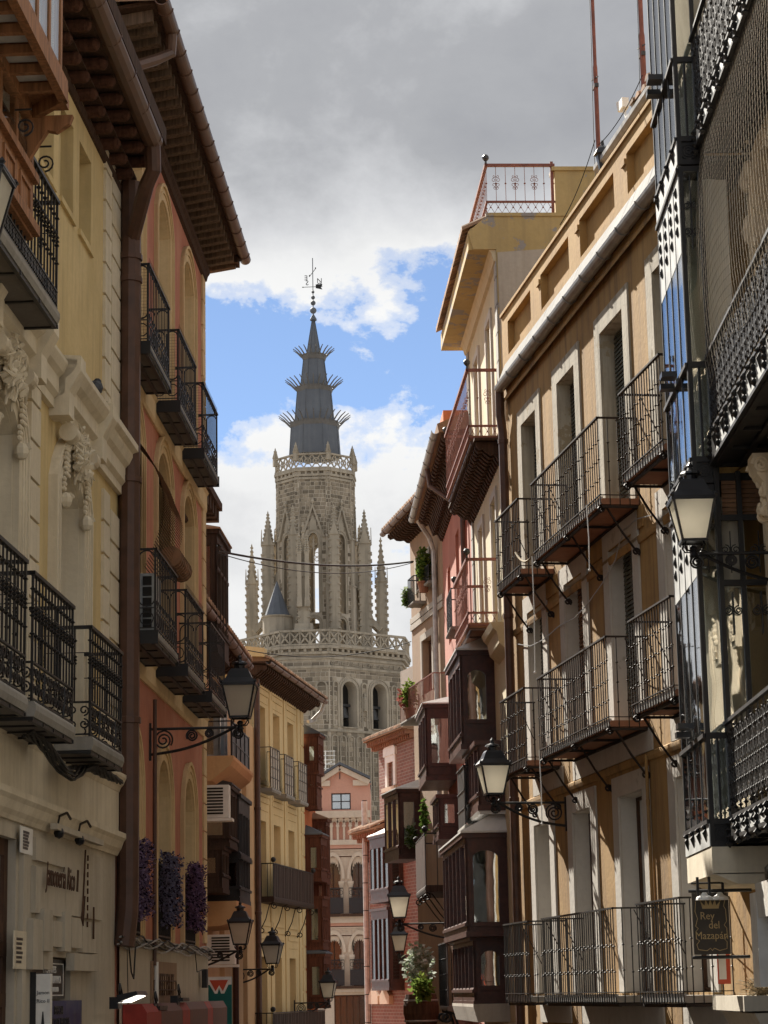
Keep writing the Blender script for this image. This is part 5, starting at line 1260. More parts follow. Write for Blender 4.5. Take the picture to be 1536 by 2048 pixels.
m = MB(); m.box(3.35, 3.75, .05, .42, 5.98, 6.92); m.build('casing', 'white_paint', F5, t); e = F5.sub(3.35, 0, 90); m = MB()
for k in range(14): m.box(.10, .22, .001, .012, 6.15+k*.035, 6.17+k*.035)
m.build('louvre', 'dark_interior', e, t); lettering('Tienda', e, t, .32, .004, 6.4, .06, 'dark_interior') if False else None
# hanging sign: crowned lettering, gold on brown
sY = 4.2; sg = F5.sub(sY, 0, 90)
x0, z0_ = sg.m(1462, 1908); x1, z1_ = sg.m(1383, 1786)
t = thing('hanging_sign', F5.P(sY, .6, z0_), 'brown hanging sign with gold crown and lettering Rey del Mazapán', 'sign')
lo, hi = min(x0, x1), max(x0, x1); cx = (lo+hi)/2; W_, H_ = hi-lo, z1_-z0_
m = MB(); m.box(lo, hi, -.03, .0, z0_, z1_); m.build('board', 'sign_brown', sg, t)
def ln(pts, r=.0045): m.tube([(cx+p[0]*W_*(-1), .004, z0_+H_*p[1]) for p in pts], r, 4)       # x runs rightwards for the reader
m = MB(); ln([(-.40, .86), (-.43, .70), (-.37, .58), (-.43, .46), (-.36, .42), (-.43, .37), (-.42, .26), (-.34, .22), (-.42, .16), (-.38, .08), (-.15, .06), (-.05, .10), (0, .06), (.05, .10), (.2, .06), (.40, .09), (.41, .2), (.35, .24), (.42, .30), (.42, .42), (.35, .47), (.42, .53), (.41, .72), (.36, .78), (.40, .88)])
m.build('gold_border', 'gold', sg, t)
m = MB(); pts = [(-.22, .74), (-.27, .86), (-.16, .79), (-.13, .89), (-.05, .79), (0, .90), (.05, .79), (.13, .89), (.16, .79), (.27, .86), (.22, .74)]
m.out([(cx-p[0]*W_, z0_+H_*p[1]) for p in pts], .001, .006)
for x, z in ((-.27, .88), (-.13, .91), (0, .92), (.13, .91), (.27, .88)): m.ball((cx-x*W_, .004, z0_+H_*z), .012, 6, 4)
m.build('crown', 'gold', sg, t)
for s, x, z in (('Rey', -.10, .62), ('del', .08, .47), ('Mazapán', .0, .30)): lettering(s, sg, t, cx-x*W_, .002, z0_+H_*z, H_*.175, 'gold', sx=.9)
m = MB(); m.tube([(lo-.25, -.015, z1_+.02), (hi+.03, -.015, z1_+.02)], .018, 6); m.tube([(lo-.2, -.015, z0_-.03), (hi+.02, -.015, z0_-.03)], .018, 6); m.tube([(lo-.1, -.015, z1_+.1), (hi, -.015, z1_+.1)], .010, 6)
for x in (lo+.06, lo+.2, hi-.06): m.tube([(x, .06, z1_-.05), (x, .06, z1_+.16)], .016, 5)
m.build('sign_bracket', 'black_iron', sg, t)
m = MB()
for x in (lo+.1, hi-.12): m.lathe([(.10, 0), (.085, .03), (.04, .05), (.02, .08)], (x, .10, z1_-.08), 10)
m.build('sign_lamp', 'white_paint', sg, t)
t = thing('red_banner', F5.P(4.9, .3, 5.6), 'narrow red and white banner hanging behind the brown sign', 'banner')
m = MB(); e = F5.sub(5.4, 0, 90); x, zt = e.m(1446, 1905); _, zl = e.m(1446, 1968); m.box(x-.07, x+.07, 0, .012, zl, zt); m.build('cloth', 'sign_red', e, t); m = MB(); m.box(x-.025, x+.055, .013, .016, zl+.05, zl+.35); m.build('white_print', 'white_paint', e, t)
# straw and twigs on the ledge below the sign
ev, zl = F5.m(1452, 1985, .35)
t = thing('nest', F5.P(4.0, .3, zl), 'untidy pigeon nest of twigs on the ledge under the brown sign', 'nest')
m = MB()
for k in range(120):
    a = rnd.uniform(0, 6.28); r = rnd.uniform(0, .26); c = Vector((r*math.cos(a), r*.5*math.sin(a), rnd.uniform(0, .12))); d = Vector((rnd.uniform(-1, 1), rnd.uniform(-1, 1), rnd.uniform(-.3, .5)))*.16; m.tube([c-d, c+d], .004, 3)
o = m.build('twigs', 'straw', F5, t, at=(3.95, .3, zl-.02)); o['kind'] = 'stuff'
m = MB(); m.box(3.3, 5.6, .0, .6, zl-.18, zl-.03); m.along([(0, zl-.6), (.3, zl-.6), (.5, zl-.2), (0, zl-.2)], 3.3, 5.6); m.build('shop_ledge', 'grey_stone', F5, IB)
# street lanterns on the right
z = F5.m(1400, 1108, 1.0)[1]; fl = Frame(4.35, 23.3, 0, 'R'); p = survey(1388, 1108, 23.3)
lamp(fl, 0, p.z, 4.35-p.x, 'large backlit lantern on the long scroll bracket of the iron gallery building', 1.0)
p = survey(988, 1606, 33.6); q = F3.P(8.6, 0, 0); nn = (p-F3.o).dot(F3.n); uu = (p-F3.o).dot(F3.a)
lamp(F3, uu, p.z-.0, nn, 'glowing lantern hanging before the ochre facade and the dark timber galleries', .98)
# ================================================================== peach building, left, behind the red one
FL = Frame(-4.3, 37, 2.4, 'L')
PB = thing('peach_building', FL.P(12, 0, 1), 'peach plastered building with a dark tall gallery, a solid fronted balcony and iron bays', 'building')
def fu(fr, px, py, n): return fr.m(px, py, n)[0]
eu0, ez0 = FL.m(432, 1268, .85); eu1, ez1 = FL.m(497, 1322, .85); EZ3 = (ez0+ez1)/2
ops = [(13.2+k*2.4, 14.2+k*2.4, z, z+2.3) for k in range(3) for z in (5.2, 8.4, 10.6)]
mb = MB(); wall(mb, 0, 21.2, .3, EZ3-.2, ops, depth=.3); shell(mb, 0, 21.2, .3, EZ3-.2, 7); mb.build('wall', 'peach_plaster', FL, PB)
for op in ops: casement(FL, PB, op, -.2, glass='glass_reflective')
# taller neighbour part with the dark glazed gallery
mb = MB(); mb.box(.2, 6.5, -6, -.02, .3, EZ3+2.9); mb.add([(0, .25, EZ3+2.9), (6.8, .25, EZ3+2.9), (6.8, -6, EZ3+4.4), (0, -6, EZ3+4.4), (0, .25, EZ3+2.8), (6.8, .25, EZ3+2.8)], [(0, 1, 2, 3), (4, 5, 1, 0)]); mb.build('rear_block', 'peach_plaster', FL, PB)
u1 = fu(FL, 434, 1150, .95); zt = FL.m(434, 1062, .95)[1]; zb = FL.m(434, 1300, .95)[1]
bay(FL, PB, u1, u1+1.9, .95, zb, zt, mat='dark_wood', base=.4, head=.2, mull=4, roof_h=.3, roofmat='terracotta', transom=zt-.7)
mb = MB(); mb.box(u1-.3, u1+1.8, 0, .85, zt+.75, zt+.9)
for k in range(5): mb.box(u1-.2+k*.42, u1+k*.42, 0, .8, zt+.5, zt+.75)
mb.build('corbelled_eave', 'eave_wood', FL, PB)
# rafter eave with gutter and tiles
mb = MB(); mb.add([(eu0-3, 0, EZ3+.14), (eu1, 0, EZ3+.14), (eu1, .8, EZ3+.02), (eu0-3, .8, EZ3+.02), (eu0-3, 0, EZ3+.2), (eu1, 0, EZ3+.2), (eu1, .8, EZ3+.08), (eu0-3, .8, EZ3+.08)], [(0, 3, 2, 1), (4, 5, 6, 7), (1, 2, 6, 5), (2, 3, 7, 6)]); mb.build('eave_boards', 'eave_wood', FL, PB)
def carved_rafters(fr, parent, u0, u1, n, z, step, w=.12, slope=.1, name='rafter', mat='eave_wood', h=.2):
    k = int((u1-u0)/step)
    for i in range(k):
        u = u0+i*step; m = MB()
        m.prism([(0, z+slope), (n, z), (n, z-.07), (n*.88, z-.13), (n*.72, z-.10), (n*.6, z-.15), (n*.42, z-h), (n*.25, z-h*.9), (n*.12, z-h*1.25), (0, z-h*1.3)], lambda p, t: (t, p[0], p[1]), u, u+w); m.build(name, mat, fr, parent)
carved_rafters(FL, PB, eu0-2.5, eu1-.1, .74, EZ3, .36)
half_gutter(FL, PB, eu0-3, eu1+.05, .86, EZ3+.06, .10, 'gutter_brown', 10)
mb = MB(); mb.add([(eu0-3, .92, EZ3+.14), (eu1, .92, EZ3+.14), (eu1, -4, EZ3+2.3), (eu0-3, -4, EZ3+2.3), (eu1, .9, EZ3+.08), (eu1, -4, EZ3+.1)], [(0, 1, 2, 3), (1, 4, 5, 2)]); mb.build('roof', 'terracotta', FL, PB)
for k in range(34):
    u = eu0-3+k*.3
    if u > eu1: break
    mb = MB(); mb.prism([(.12*math.cos(t), .09*math.sin(t)) for t in [math.pi*j/6 for j in range(7)]], lambda p, t: (u+p[0], .95-t, EZ3+.14+p[1]+t*.43), 0, .7); mb.build('roof_tile', 'terracotta', FL, PB)
# balcony on a plaster wedge with a solid dark front
ub = fu(FL, 463, 1480, .9); ub1 = fu(FL, 497, 1500, .9); zb1 = FL.m(463, 1442, .9)[1]; zb0 = FL.m(463, 1520, .9)[1]
mb = MB(); mb.along([(0, zb0-.55), (.55, zb0-.42), (.92, zb0-.14), (.98, zb0-.02), (.98, zb0+.05), (0, zb0+.05)], ub-.4, ub1+.1); b = mb.build('balcony', 'peach_plaster', FL, PB)
mb = MB(); mb.box(ub, ub1, .88, .90, zb0+.05, zb1)
for k in range(5): mb.box(ub+(ub1-ub)*k/4-.02, ub+(ub1-ub)*k/4+.02, .90, .92, zb0+.05, zb1+.03)
for z in (zb0+.1, (zb0+zb1)/2, zb1): mb.box(ub, ub1, .9, .915, z-.015, z+.015)
rods(mb, [(ub, 0), (ub, .9)], zb1, .018); mb.build('solid_railing', 'sign_black', FL, b)
# grey glazed bay just behind the red building's corner
ug = fu(FL, 440, 1470, .62); zg1 = FL.m(440, 1395, .62)[1]; zg0 = FL.m(440, 1548, .62)[1]
bay(FL, PB, ug, ug+1.3, .62, zg0, zg1, mat='grey_paint', base=.35, head=.12, mull=2, roof=False)
# dark bay with air conditioner, two storeys, and the iron glazed bay on its peach base
ud = fu(FL, 458, 1620, .78); zd1 = FL.m(458, 1572, .78)[1]; zd0 = FL.m(458, 1690, .78)[1]; ze0 = FL.m(452, 1782, .7)[1]
bay(FL, PB, ud, ud+1.5, .78, zd0, zd1, mat='dark_wood', base=.16, head=.14, mull=3, roof_h=.28, roofmat='slate')
bay(FL, PB, ud-.2, ud+1.0, .66, ze0, zd0-.05, mat='dark_wood', base=.3, head=.12, mull=3, roof=False, cur=False)
ui = fu(FL, 478, 1700, .8); ui1 = fu(FL, 500, 1700, .8); zi1 = FL.m(478, 1590, .8)[1]; zi0 = FL.m(478, 1800, .8)[1]; zm = FL.m(478, 1712, .8)[1]
bay(FL, PB, ui, ui1, .8, zi0, zm, mat='black_iron', base=.25, head=.05, mull=4, roof=False, glass='glass_reflective', side_in=(.05, .05)); bay(FL, PB, ui, ui1, .8, zm, zi1, mat='black_iron', base=.05, head=.35, mull=4, roof=False, glass='glass_reflective', side_in=(.05, .05))
mb = MB(); mb.along([(0, zi0-.55), (.5, zi0-.52), (.82, zi0-.42), (.82, zi0-.04), (0, zi0-.04)], ui-.7, ui1+.1); mb.build('bay_base', 'peach_plaster', FL, PB)
mb = MB(); mb.along([(0, zi1+.9), (.35, zi1+.9), (.3, zi1+.7), (.2, zi1+.6), (.16, zi1+.2), (0, zi1+.1)], ui+.5, ui1+.8); mb.build('pediment_block', 'pale_stucco', FL, PB)
for px, py, n, lb in ((428, 1605, 1.0, 'white louvred air conditioner hung beside the dark timber bay'), (443, 1900, .5, 'white air conditioner low on the peach wall behind the lantern bracket')):
    u, z = FL.m(px, py, n); t = thing('air_conditioner', FL.P(u, n, z), lb, 'air conditioner', 'air conditioners hung on the peach building')
    mb = MB(); mb.box(-.15, .15, -.28, .28, -.28, .30); mb.box(-.17, .18, -.32, .34, -.34, -.29); mb.build('casing', 'white_paint', FL, t, at=(u, n, z)); mb = MB(); sf = FL.sub(u-.15, n, 90)
    for k in range(9): mb.box(-.18, .18, .001, .012, -.22+k*.055, -.19+k*.055)
    mb.build('louvre', 'dark_interior', sf, t, at=(0, 0, z))
pu = fu(FL, 470, 1950, .1); pipe('drainpipe', [(pu, .12, zi0-.6), (pu, .12, 1.0)], .07, 'dark_red_wood', 'dark drainpipe behind the lantern on the peach wall', fr=FL)
# agency sign, partly hidden by the red building
uS = fu(FL, 437, 2000, 1.35); sS = FL.sub(uS, 0, 90); xr, zt = sS.m(463, 1953); xl, zl = sS.m(411, 2048)
t = thing('agency_sign', FL.P(uS, 1.2, zl-.4), 'teal travel agency sign with a white and orange W emblem', 'sign')
lo, hi = min(xl, xr), max(xl, xr); w = hi-lo; lo_ = lo-w*.45
mb = MB(); mb.box(lo_, hi, -.12, .0, zl-.5, zt); mb.build('panel', 'sign_teal', sS, t); mb = MB(); mb.box(lo_, hi, .0005, .004, zt-.13, zt); mb.build('white_band', 'white_paint', sS, t)
X = lambda f: hi-(1-f)*w if not sS.flip else lo+(1-f)*w
rightx = 1 if (-sS.n.cross(Vector((0, 0, 1)))).dot(sS.a) > 0 else -1
def sx_(f): return (lo if rightx > 0 else hi) + rightx*f*w
H = zt-zl; mb = MB(); mb.out([(sx_(a), zt-b*H) for a, b in ((.06, .07), (.97, .07), (.72, .36), (.60, .36), (.52, .24), (.46, .36), (.36, .36))], .004, .008); mb.build('emblem_white', 'white_paint', sS, t)
mb = MB(); mb.out([(sx_(a), zt-b*H) for a, b in ((.16, .07), (.87, .07), (.67, .31), (.53, .18), (.39, .31))], .008, .012); mb.build('emblem_orange', 'sign_red', sS, t)
rv = -sS.n.cross(Vector((0, 0, 1)))
for s, f, b, sz in (('Viajes', .05, .57, .30), ('Ecistour', .12, .76, .30), ('VIAJES & TURISMO S.L.)', -.05, .92, .13)): put_text(s, sS, t, sx_(f+.02), .004, zt-b*H, sz*H*.62, 'white_paint', rv, sx=.92)
# lanterns further down on the left
def lamp_px(fr, x, y, n, arm_px, label, s): 
    u, z = fr.m(x, y, n); return lamp(fr, u, z, n, label, s)
lamp_px(FL, 481, 1902, 1.15, 0, 'lantern on a scroll bracket before the peach bay base, left side', .95)

# ================================================================== pale yellow building with banded plaster, left
F4L = Frame(-3.15, 60, 8.2, 'L')
VB = thing('banded_building', F4L.P(1.5, 0, .4), 'pale yellow building with banded plaster, wavy rafter eave and a long solid balcony', 'building')
cols = [(-1.35, -.47), (.55, 1.5), (2.6, 3.5)]
ops = [(a, b, lo, hi) for a, b in cols for lo, hi in ((11.0, 13.36), (8.3, 10.4), (4.7, 6.96))]
mb = MB(); wall(mb, -2.1, 5.0, .2, 14.05, ops, depth=.28); shell(mb, -2.1, 5.0, .2, 14.05, 7); mb.build('wall', 'pale_yellow_plaster', F4L, VB)
for op in ops: casement(F4L, VB, op, -.22, glass='glass_reflective'); rev(F4L, VB, op, 'pale_yellow_plaster', .28)
for a, b in cols:
    c = (a+b)/2
    for zt_, k in ((13.55, 3), (10.75, 4), (7.3, 3)):
        for i in range(k): mb = MB(); mb.box(c-.78, c+.78, 0, .035, zt_+.1+i*.16, zt_+.21+i*.16); mb.build('plaster_band', 'pale_yellow_plaster', F4L, VB)
        mb = MB(); mb.box(c-.72, c+.72, 0, .02, zt_-.1, zt_-.06); mb.build('plaster_line', 'pale_yellow_plaster', F4L, VB)
for z in [4.2+.62*k for k in range(16)]:
    mb = MB(); mb.box(4.55, 5.01, -.0, .02, z+.02, z+.58); mb.build('quoin', 'pale_yellow_plaster', F4L, VB)
for u in (-1.95, -.0, 2.0, 4.0): mb = MB(); mb.box(u, u+.42, 0, .025, 4.0, 13.9); mb.build('pilaster', 'pale_yellow_plaster', F4L, VB)
EZ4 = 14.14
carved_rafters(F4L, VB, -2.8, 5.3, .5, EZ4, .26, w=.10, slope=.06, h=.22)
mb = MB(); mb.box(-2.9, 5.45, -.1, .5, EZ4+.06, EZ4+.10); mb.build('eave_boards', 'eave_wood', F4L, VB)
half_gutter(F4L, VB, -2.9, 5.5, .58, EZ4+.08, .08, 'gutter_brown', 8)
mb = MB(); mb.tube([(5.45, .55, EZ4+.02), (5.5, .45, EZ4-.2), (5.45, .2, EZ4-.45), (5.3, .1, EZ4-.5)], .06, 8); mb.build('gutter_outlet', 'pipe_grey', F4L, VB)
mb = MB(); mb.add([(-2.9, .62, EZ4+.14), (5.5, .62, EZ4+.14), (5.5, -4, EZ4+1.7), (-2.9, -4, EZ4+1.7), (-2.9, .6, EZ4+.1), (-2.9, -4, EZ4+.1), (5.5, .6, EZ4+.1), (5.5, -4, EZ4+.1)], [(0, 1, 2, 3), (0, 3, 5, 4), (1, 6, 7, 2)]); mb.build('roof', 'terracotta', F4L, VB)
for k in range(34): u = -2.85+k*.25; mb = MB(); mb.prism([(.10*math.cos(t), .075*math.sin(t)) for t in [math.pi*j/5 for j in range(6)]], lambda p, t: (u+p[0], .66-t, EZ4+.14+p[1]+t*.34), 0, .6); mb.build('roof_tile', 'terracotta', F4L, VB)
mb = MB(); mb.along([(-.8, EZ4+.3), (.5, EZ4+.2), (.5, EZ4+.42), (-.8, EZ4+.6)], -3.0, -2.7); mb.build('verge', 'pale_yellow_plaster', F4L, VB)
for i, (a, b) in enumerate(cols):
    c = (a+b)/2; bal = slab(F4L, VB, c-.62, c+.62, .36, 11.18, .1, mat='slab_edge'); mb = MB(); path = rail3(c-.6, c+.6, .34)
    bars(mb, path, 11.2, 12.22, .3, .012); rods(mb, path, 12.22, .014)
    for z in (11.45, 11.72, 11.98): rods(mb, [(c-.6, .34), (c+.6, .34)], z, .009)
    mb.build('railing', 'grey_iron', F4L, bal); mb = MB(); mb.box(c-.59, c+.59, .32, .33, 11.2, 12.2); mb.build('mesh_screen', 'grey_render', F4L, bal)
def solid_balcony(fr, parent, u0, u1, n, z0, z1, label=None, open_side=True, stays=4, mat='dark_wood'):
    b = slab(fr, parent, u0, u1, n, z0, .14, mat='dark_wood'); k = int((u1-u0)/.16)
    for i in range(k):
        m = MB(); a = u0+(u1-u0)*i/k; m.box(a+.006, a+(u1-u0)/k-.006, n-.015, n+.006*(i % 3), z0, z1-.02); m.build('board', mat, fr, b)
    m = MB(); rods(m, rail3(u0, u1, n), z1, .02)
    for j in range(4): m.tube([(u0, n*j/3.01, z0), (u0, n*j/3.01, z1)], .012, 4)
    for u in (u0, u1): m.ball((u, n, z1+.09), .07, 8, 5)
    m.build('railing', 'black_iron', fr, b)
    for i in range(stays):
        u = u0+.2+(u1-u0-.4)*i/max(1, stays-1); m = MB(); s_bracket(m, u, .02, n, z0-.85, z0-.14, .014, .09); m.build('stay', 'brown_iron', fr, b)
    return b
solid_balcony(F4L, VB, -1.9, 3.8, .46, 8.42, 9.24)
solid_balcony(F4L, VB, -2.3, 5.2, .5, 4.75, 5.55, stays=5)
pipe('drainpipe', [(-2.15, .12, 13.9), (-2.15, .12, .6)], .075, 'pipe_brown', 'tall brown drainpipe on the edge of the pale yellow facade', fr=F4L, collars=[(-2.15, .12, 10.6), (-2.15, .12, 8.0)])
lamp_px(F4L, 545, 1938, 1.0, 0, 'lantern on a scroll bracket on the pale yellow facade', 1.0)

# ================================================================== dark red galleries at the far end, left
F5L = Frame(-2.44, 64.95, 8.2, 'L')
GB = thing('gallery_house', F5L.P(3, 0, .3), 'narrow house almost covered by dark red timber galleries at the far end on the left', 'building')
mb = MB(); mb.box(.02, 1.9, -6, 0, .2, 13.0); mb.build('wall', 'orange_plaster', F5L, GB)
def gal(px, ytop, ybot, n, w, roof, **k):
    u = max(.12, fu(F5L, px, (ytop+ybot)/2, n)); zt = F5L.m(px, ytop, n)[1]; zb = F5L.m(px, ybot, n)[1]
    return bay(F5L, GB, u, u+w, n, zb, zt, mat='red_gallery_wood', mull=3, roof=roof, roofmat='slate', roof_h=.3, base=k.get('base', .3), head=k.get('head', .25), transom=zt-.6, glass='glass')
gal(621, 1460, 1536, .42, .9, True); gal(618, 1538, 1608, .36, .8, False, base=.6)
gal(625, 1665, 1755, .46, 1.0, True); gal(627, 1790, 1895, .48, .9, False, base=.2); gal(629, 1908, 2015, .50, 1.0, True)
u = fu(F5L, 642, 1700, .6); bay(F5L, GB, 1.35, 2.0, .40, F5L.m(640, 1760, .5)[1], F5L.m(640, 1632, .5)[1], mat='red_gallery_wood', mull=3, roofmat='terracotta'); bay(F5L, GB, 1.4, 2.0, .38, 6.2, 9.3, mat='red_gallery_wood', mull=3, roof=False)
solid_balcony(F5L, GB, 1.0, 3.5, .55, 3.9, 4.7, stays=2)
lamp_px(F5L, 657, 2005, .95, 0, 'small lantern below the far red galleries, in front of the pink house', .95)

# ================================================================== pink neo moorish house closing the street
FP = Frame(-3.7, 105, 90, 'L')            # u runs to the right across the view, n towards the camera
FP.a = Vector((1, 0, 0)); FP.n = Vector((0, -1, 0)); FP.flip = False
PH = thing('pink_house', FP.P(1.5, 0, 0), 'pink gabled house with white horseshoe arches and lace plaster closing the street', 'building')
def pm(x, y): return FP.m(x, y)
ux = lambda x: pm(x, 1700)[0]; zy = lambda y: pm(690, y)[1]
aU = [(ux(651), ux(680)), (ux(702), ux(730))]
L0, L1 = ux(612), ux(742)
mb = MB(); mb.out([(L0, zy(1600)), (L0, zy(1560)), (ux(628), zy(1556)), (ux(682), zy(1527)), (ux(743), zy(1556)), (L1, zy(1600))], -.3, 0) if False else None
top = (ux(664), ux(703), zy(1619), zy(1586))
wall(mb, L0, L1, zy(1622), zy(1570), [top], depth=.3); apx = (ux(682), zy(1530)); mb.poly([(L0-.2, 0, zy(1570)), (L1+.1, 0, zy(1570)), (apx[0], 0, apx[1])])
mb.box(L0, L1, -6, -.35, 0, zy(1570)); mb.build('gable_wall', 'pink_plaster', FP, PH)
casement(FP, PH, top, -.12, cols=2, rows=(.5,), glass='glass_reflective', mat='sign_black')
mb = MB()
for (p, q) in (((ux(622), zy(1566)), apx), (apx, (ux(743), zy(1560)))):
    mb.add([(p[0], .35, p[1]), (q[0], .35, q[1]), (q[0], -6, q[1]), (p[0], -6, p[1]), (p[0], .35, p[1]+.12), (q[0], .35, q[1]+.12), (q[0], -6, q[1]+.12), (p[0], -6, p[1]+.12)], [(0, 1, 2, 3), (4, 7, 6, 5), (0, 4, 5, 1), (1, 5, 6, 2), (3, 2, 6, 7), (0, 3, 7, 4)])
mb.build('roof', 'slate', FP, PH)
mb = MB()
for (p, q) in (((ux(624), zy(1572)), (apx[0], apx[1]-.15)), ((apx[0], apx[1]-.15), (ux(741), zy(1566)))): mb.tube([(p[0], .12, p[1]), (q[0], .12, q[1])], .16, 4)
mb.box(ux(630), ux(662), 0, .16, zy(1572), zy(1561)); mb.box(ux(708), ux(738), 0, .16, zy(1572), zy(1561)); mb.build('raking_cornice', 'pink_cream', FP, PH)
mb = MB(); mb.box(ux(681), ux(682.5), .0, .03, zy(1558), zy(1545)); mb.build('gable_slit', 'sign_black', FP, PH)
# string courses and panels
for ya, yb, n, mt in ((1636, 1622, .25, 'pink_cream'), (1690, 1680, .2, 'pink_cream'), (1697, 1690, .12, 'pink_plaster'), (1846, 1832, .22, 'pink_cream'), (1852, 1846, .1, 'pink_plaster'), (1984, 1974, .25, 'pink_cream')):
    mb = MB(); mb.box(L0, L1, 0, n, zy(ya), zy(yb)); mb.build('string_course', mt, FP, PH)
mb = MB(); mb.box(L0, L1, -.2, -.02, zy(1682), zy(1634)); mb.build('arcade_back', 'pink_plaster', FP, PH)
for k in range(9):                                    # blind arcade of small lobed arches
    c = ux(632+k*12.6); hw = .145
    mb = MB(); mb.box(c-hw-.05, c-hw+.05, 0, .12, zy(1680), zy(1652)); mb.box(c-hw-.08, c-hw+.08, 0, .14, zy(1654), zy(1650)); mb.ring(arc(c-hw, c+hw, zy(1650), .22, 8), arc(c-hw-.06, c+hw+.06, zy(1650), .34, 8), 0, .12)
    for q in range(5): t = math.pi*(q+.5)/5; mb.ball((c+hw*.85*math.cos(t), .06, zy(1650)+.2*math.sin(t)), .05, 5, 4)
    mb.build('blind_arch', 'pink_cream', FP, PH)
def lace_frieze(ya, yb):
    mb = MB(); mb.box(L0, L1, -.05, .03, zy(yb), zy(ya)); h = zy(ya)-zy(yb)
    for k in range(16):
        u = L0+.1+k*.2
        mb.tube(spiral((u, .04, zy(yb)+h*.5), h*.36, h*.06, 0, math.pi*3*(1 if k % 2 else -1), 14, UZ), .02, 4)
    mb.box(L0, L1, .0, .07, zy(yb)-.0, zy(yb)+.05); mb.box(L0, L1, .0, .07, zy(ya)-.05, zy(ya)); mb.build('lace_frieze', 'pink_cream', FP, PH)
lace_frieze(1699, 1712); lace_frieze(1854, 1870)
def lobed(a, b, z0, z1, zspring):
    """cusped horseshoe arch outline from the sill"""
    c = (a+b)/2; hw = (b-a)/2; pts = [(a, z0), (a, zspring-.25)]; q = 11
    for i in range(q):
        t0, t1 = math.pi*i/q, math.pi*(i+1)/q
        for f in (0, .5):
            t = t0+(t1-t0)*f; rr = 1.0 if f == .5 else .84
            pts.append((c-hw*1.05*rr*math.cos(t), zspring+(z1-zspring)*(rr*math.sin(t)**.8 if math.sin(t) > 0 else 0)))
    return pts + [(b, zspring-.25), (b, z0)]
def lobed_wall(y0, y1, yspring, ytop):
    mb = MB(); z0, z1 = zy(y0), zy(y1)
    edges = [L0] + [v for ab in aU for v in ab] + [L1]
    for a, b in ((L0, aU[0][0]), (aU[0][1], aU[1][0]), (aU[1][1], L1)): mb.box(a, b, -.25, 0, z0, z1)
    for a, b in aU:
        pts = lobed(a, b, z0, zy(ytop), zy(yspring)); k = len(pts)//2
        for s in range(1, len(pts)-2):
            p, q = pts[s], pts[s+1]; mb.poly([(p[0], 0, p[1]), (q[0], 0, q[1]), (q[0], 0, z1), (p[0], 0, z1)][::-1]); mb.poly([(p[0], 0, p[1]), (p[0], -.25, p[1]), (q[0], -.25, q[1]), (q[0], 0, q[1])])
    w = mb.build('lobed_arch_wall', 'pink_cream', FP, PH)
    for a, b in aU:
        m = MB(); m.ring(arc(a-.08, b+.08, zy(yspring), zy(ytop)-zy(yspring)+.22, 14), arc(a-.2, b+.2, zy(yspring), zy(ytop)-zy(yspring)+.4, 14), 0, .12); m.build('arch_band', 'pink_cream', FP, w)
        casement(FP, PH, (a-.1, b+.1, z0, z1-.05), -.3, cols=2, rows=(.45,), glass='glass_dim', mat='door_brown', cur=True)
        for u in (a-.05, b+.05): m = MB(); m.lathe([(.085, 0), (.07, .1), (.065, zy(yspring)-.45-z0), (.09, zy(yspring)-.4-z0), (.15, zy(yspring)-.2-z0), (.15, zy(yspring)-.1-z0)], (u, .05, z0), 8); m.build('column', 'pink_cream', FP, w)
        bl = MB(); P_ = [(a-.12, .28), (b+.12, .28)]; zr = z0+1.15; bars(bl, P_, z0, zr, .11, .012); rods(bl, P_, zr, .03); rods(bl, P_, z0+.75, .015); rings_row(bl, P_, z0+.95, .10, .014); bl.box(a-.12, b+.12, .25, .27, z0+.02, z0+.72); bl.build('balcony_railing', 'sign_black', FP, w)
    m = MB(); m.box(L0, L1, -.3, .42, z0-.12, z0); m.build('balcony_slab', 'door_brown', FP, w)
lobed_wall(1828, 1714, 1758, 1722); lobed_wall(1972, 1872, 1905, 1878)
mb = MB(); gops = [(ux(664), ux(726), -1.0, zy(1990))]; wall(mb, L0, L1, -1, zy(1984), gops, depth=.3); mb.build('ground_wall', 'pink_cream', FP, PH); casement(FP, PH, gops[0], -.15, cols=5, rows=(.78,), glass='glass_dim', mat='door_brown', cur=True)
# rack aerial on the roof
t = thing('rooftop_aerial', FP.P(ux(653), -1, zy(1540)), 'white rack aerial on the left slope of the pink gable', 'antenna')
u, z = ux(652), zy(1540); mb = MB(); mb.tube([(0, 0, 0), (0, 0, 1.0)], .03, 5)
for k in range(5): mb.tube([(-.45, .05, .2+k*.2), (.45, .05, .2+k*.2)], .022, 4)
for x in (-.4, 0, .4): mb.tube([(x, 0, .15), (x, .0, 1.05)], .018, 4)
mb.tube([(-.3, .3, .25), (.3, .0, .5)], .02, 4); mb.build('rack', 'white_paint', FP, t, at=(u, -1.2, z))
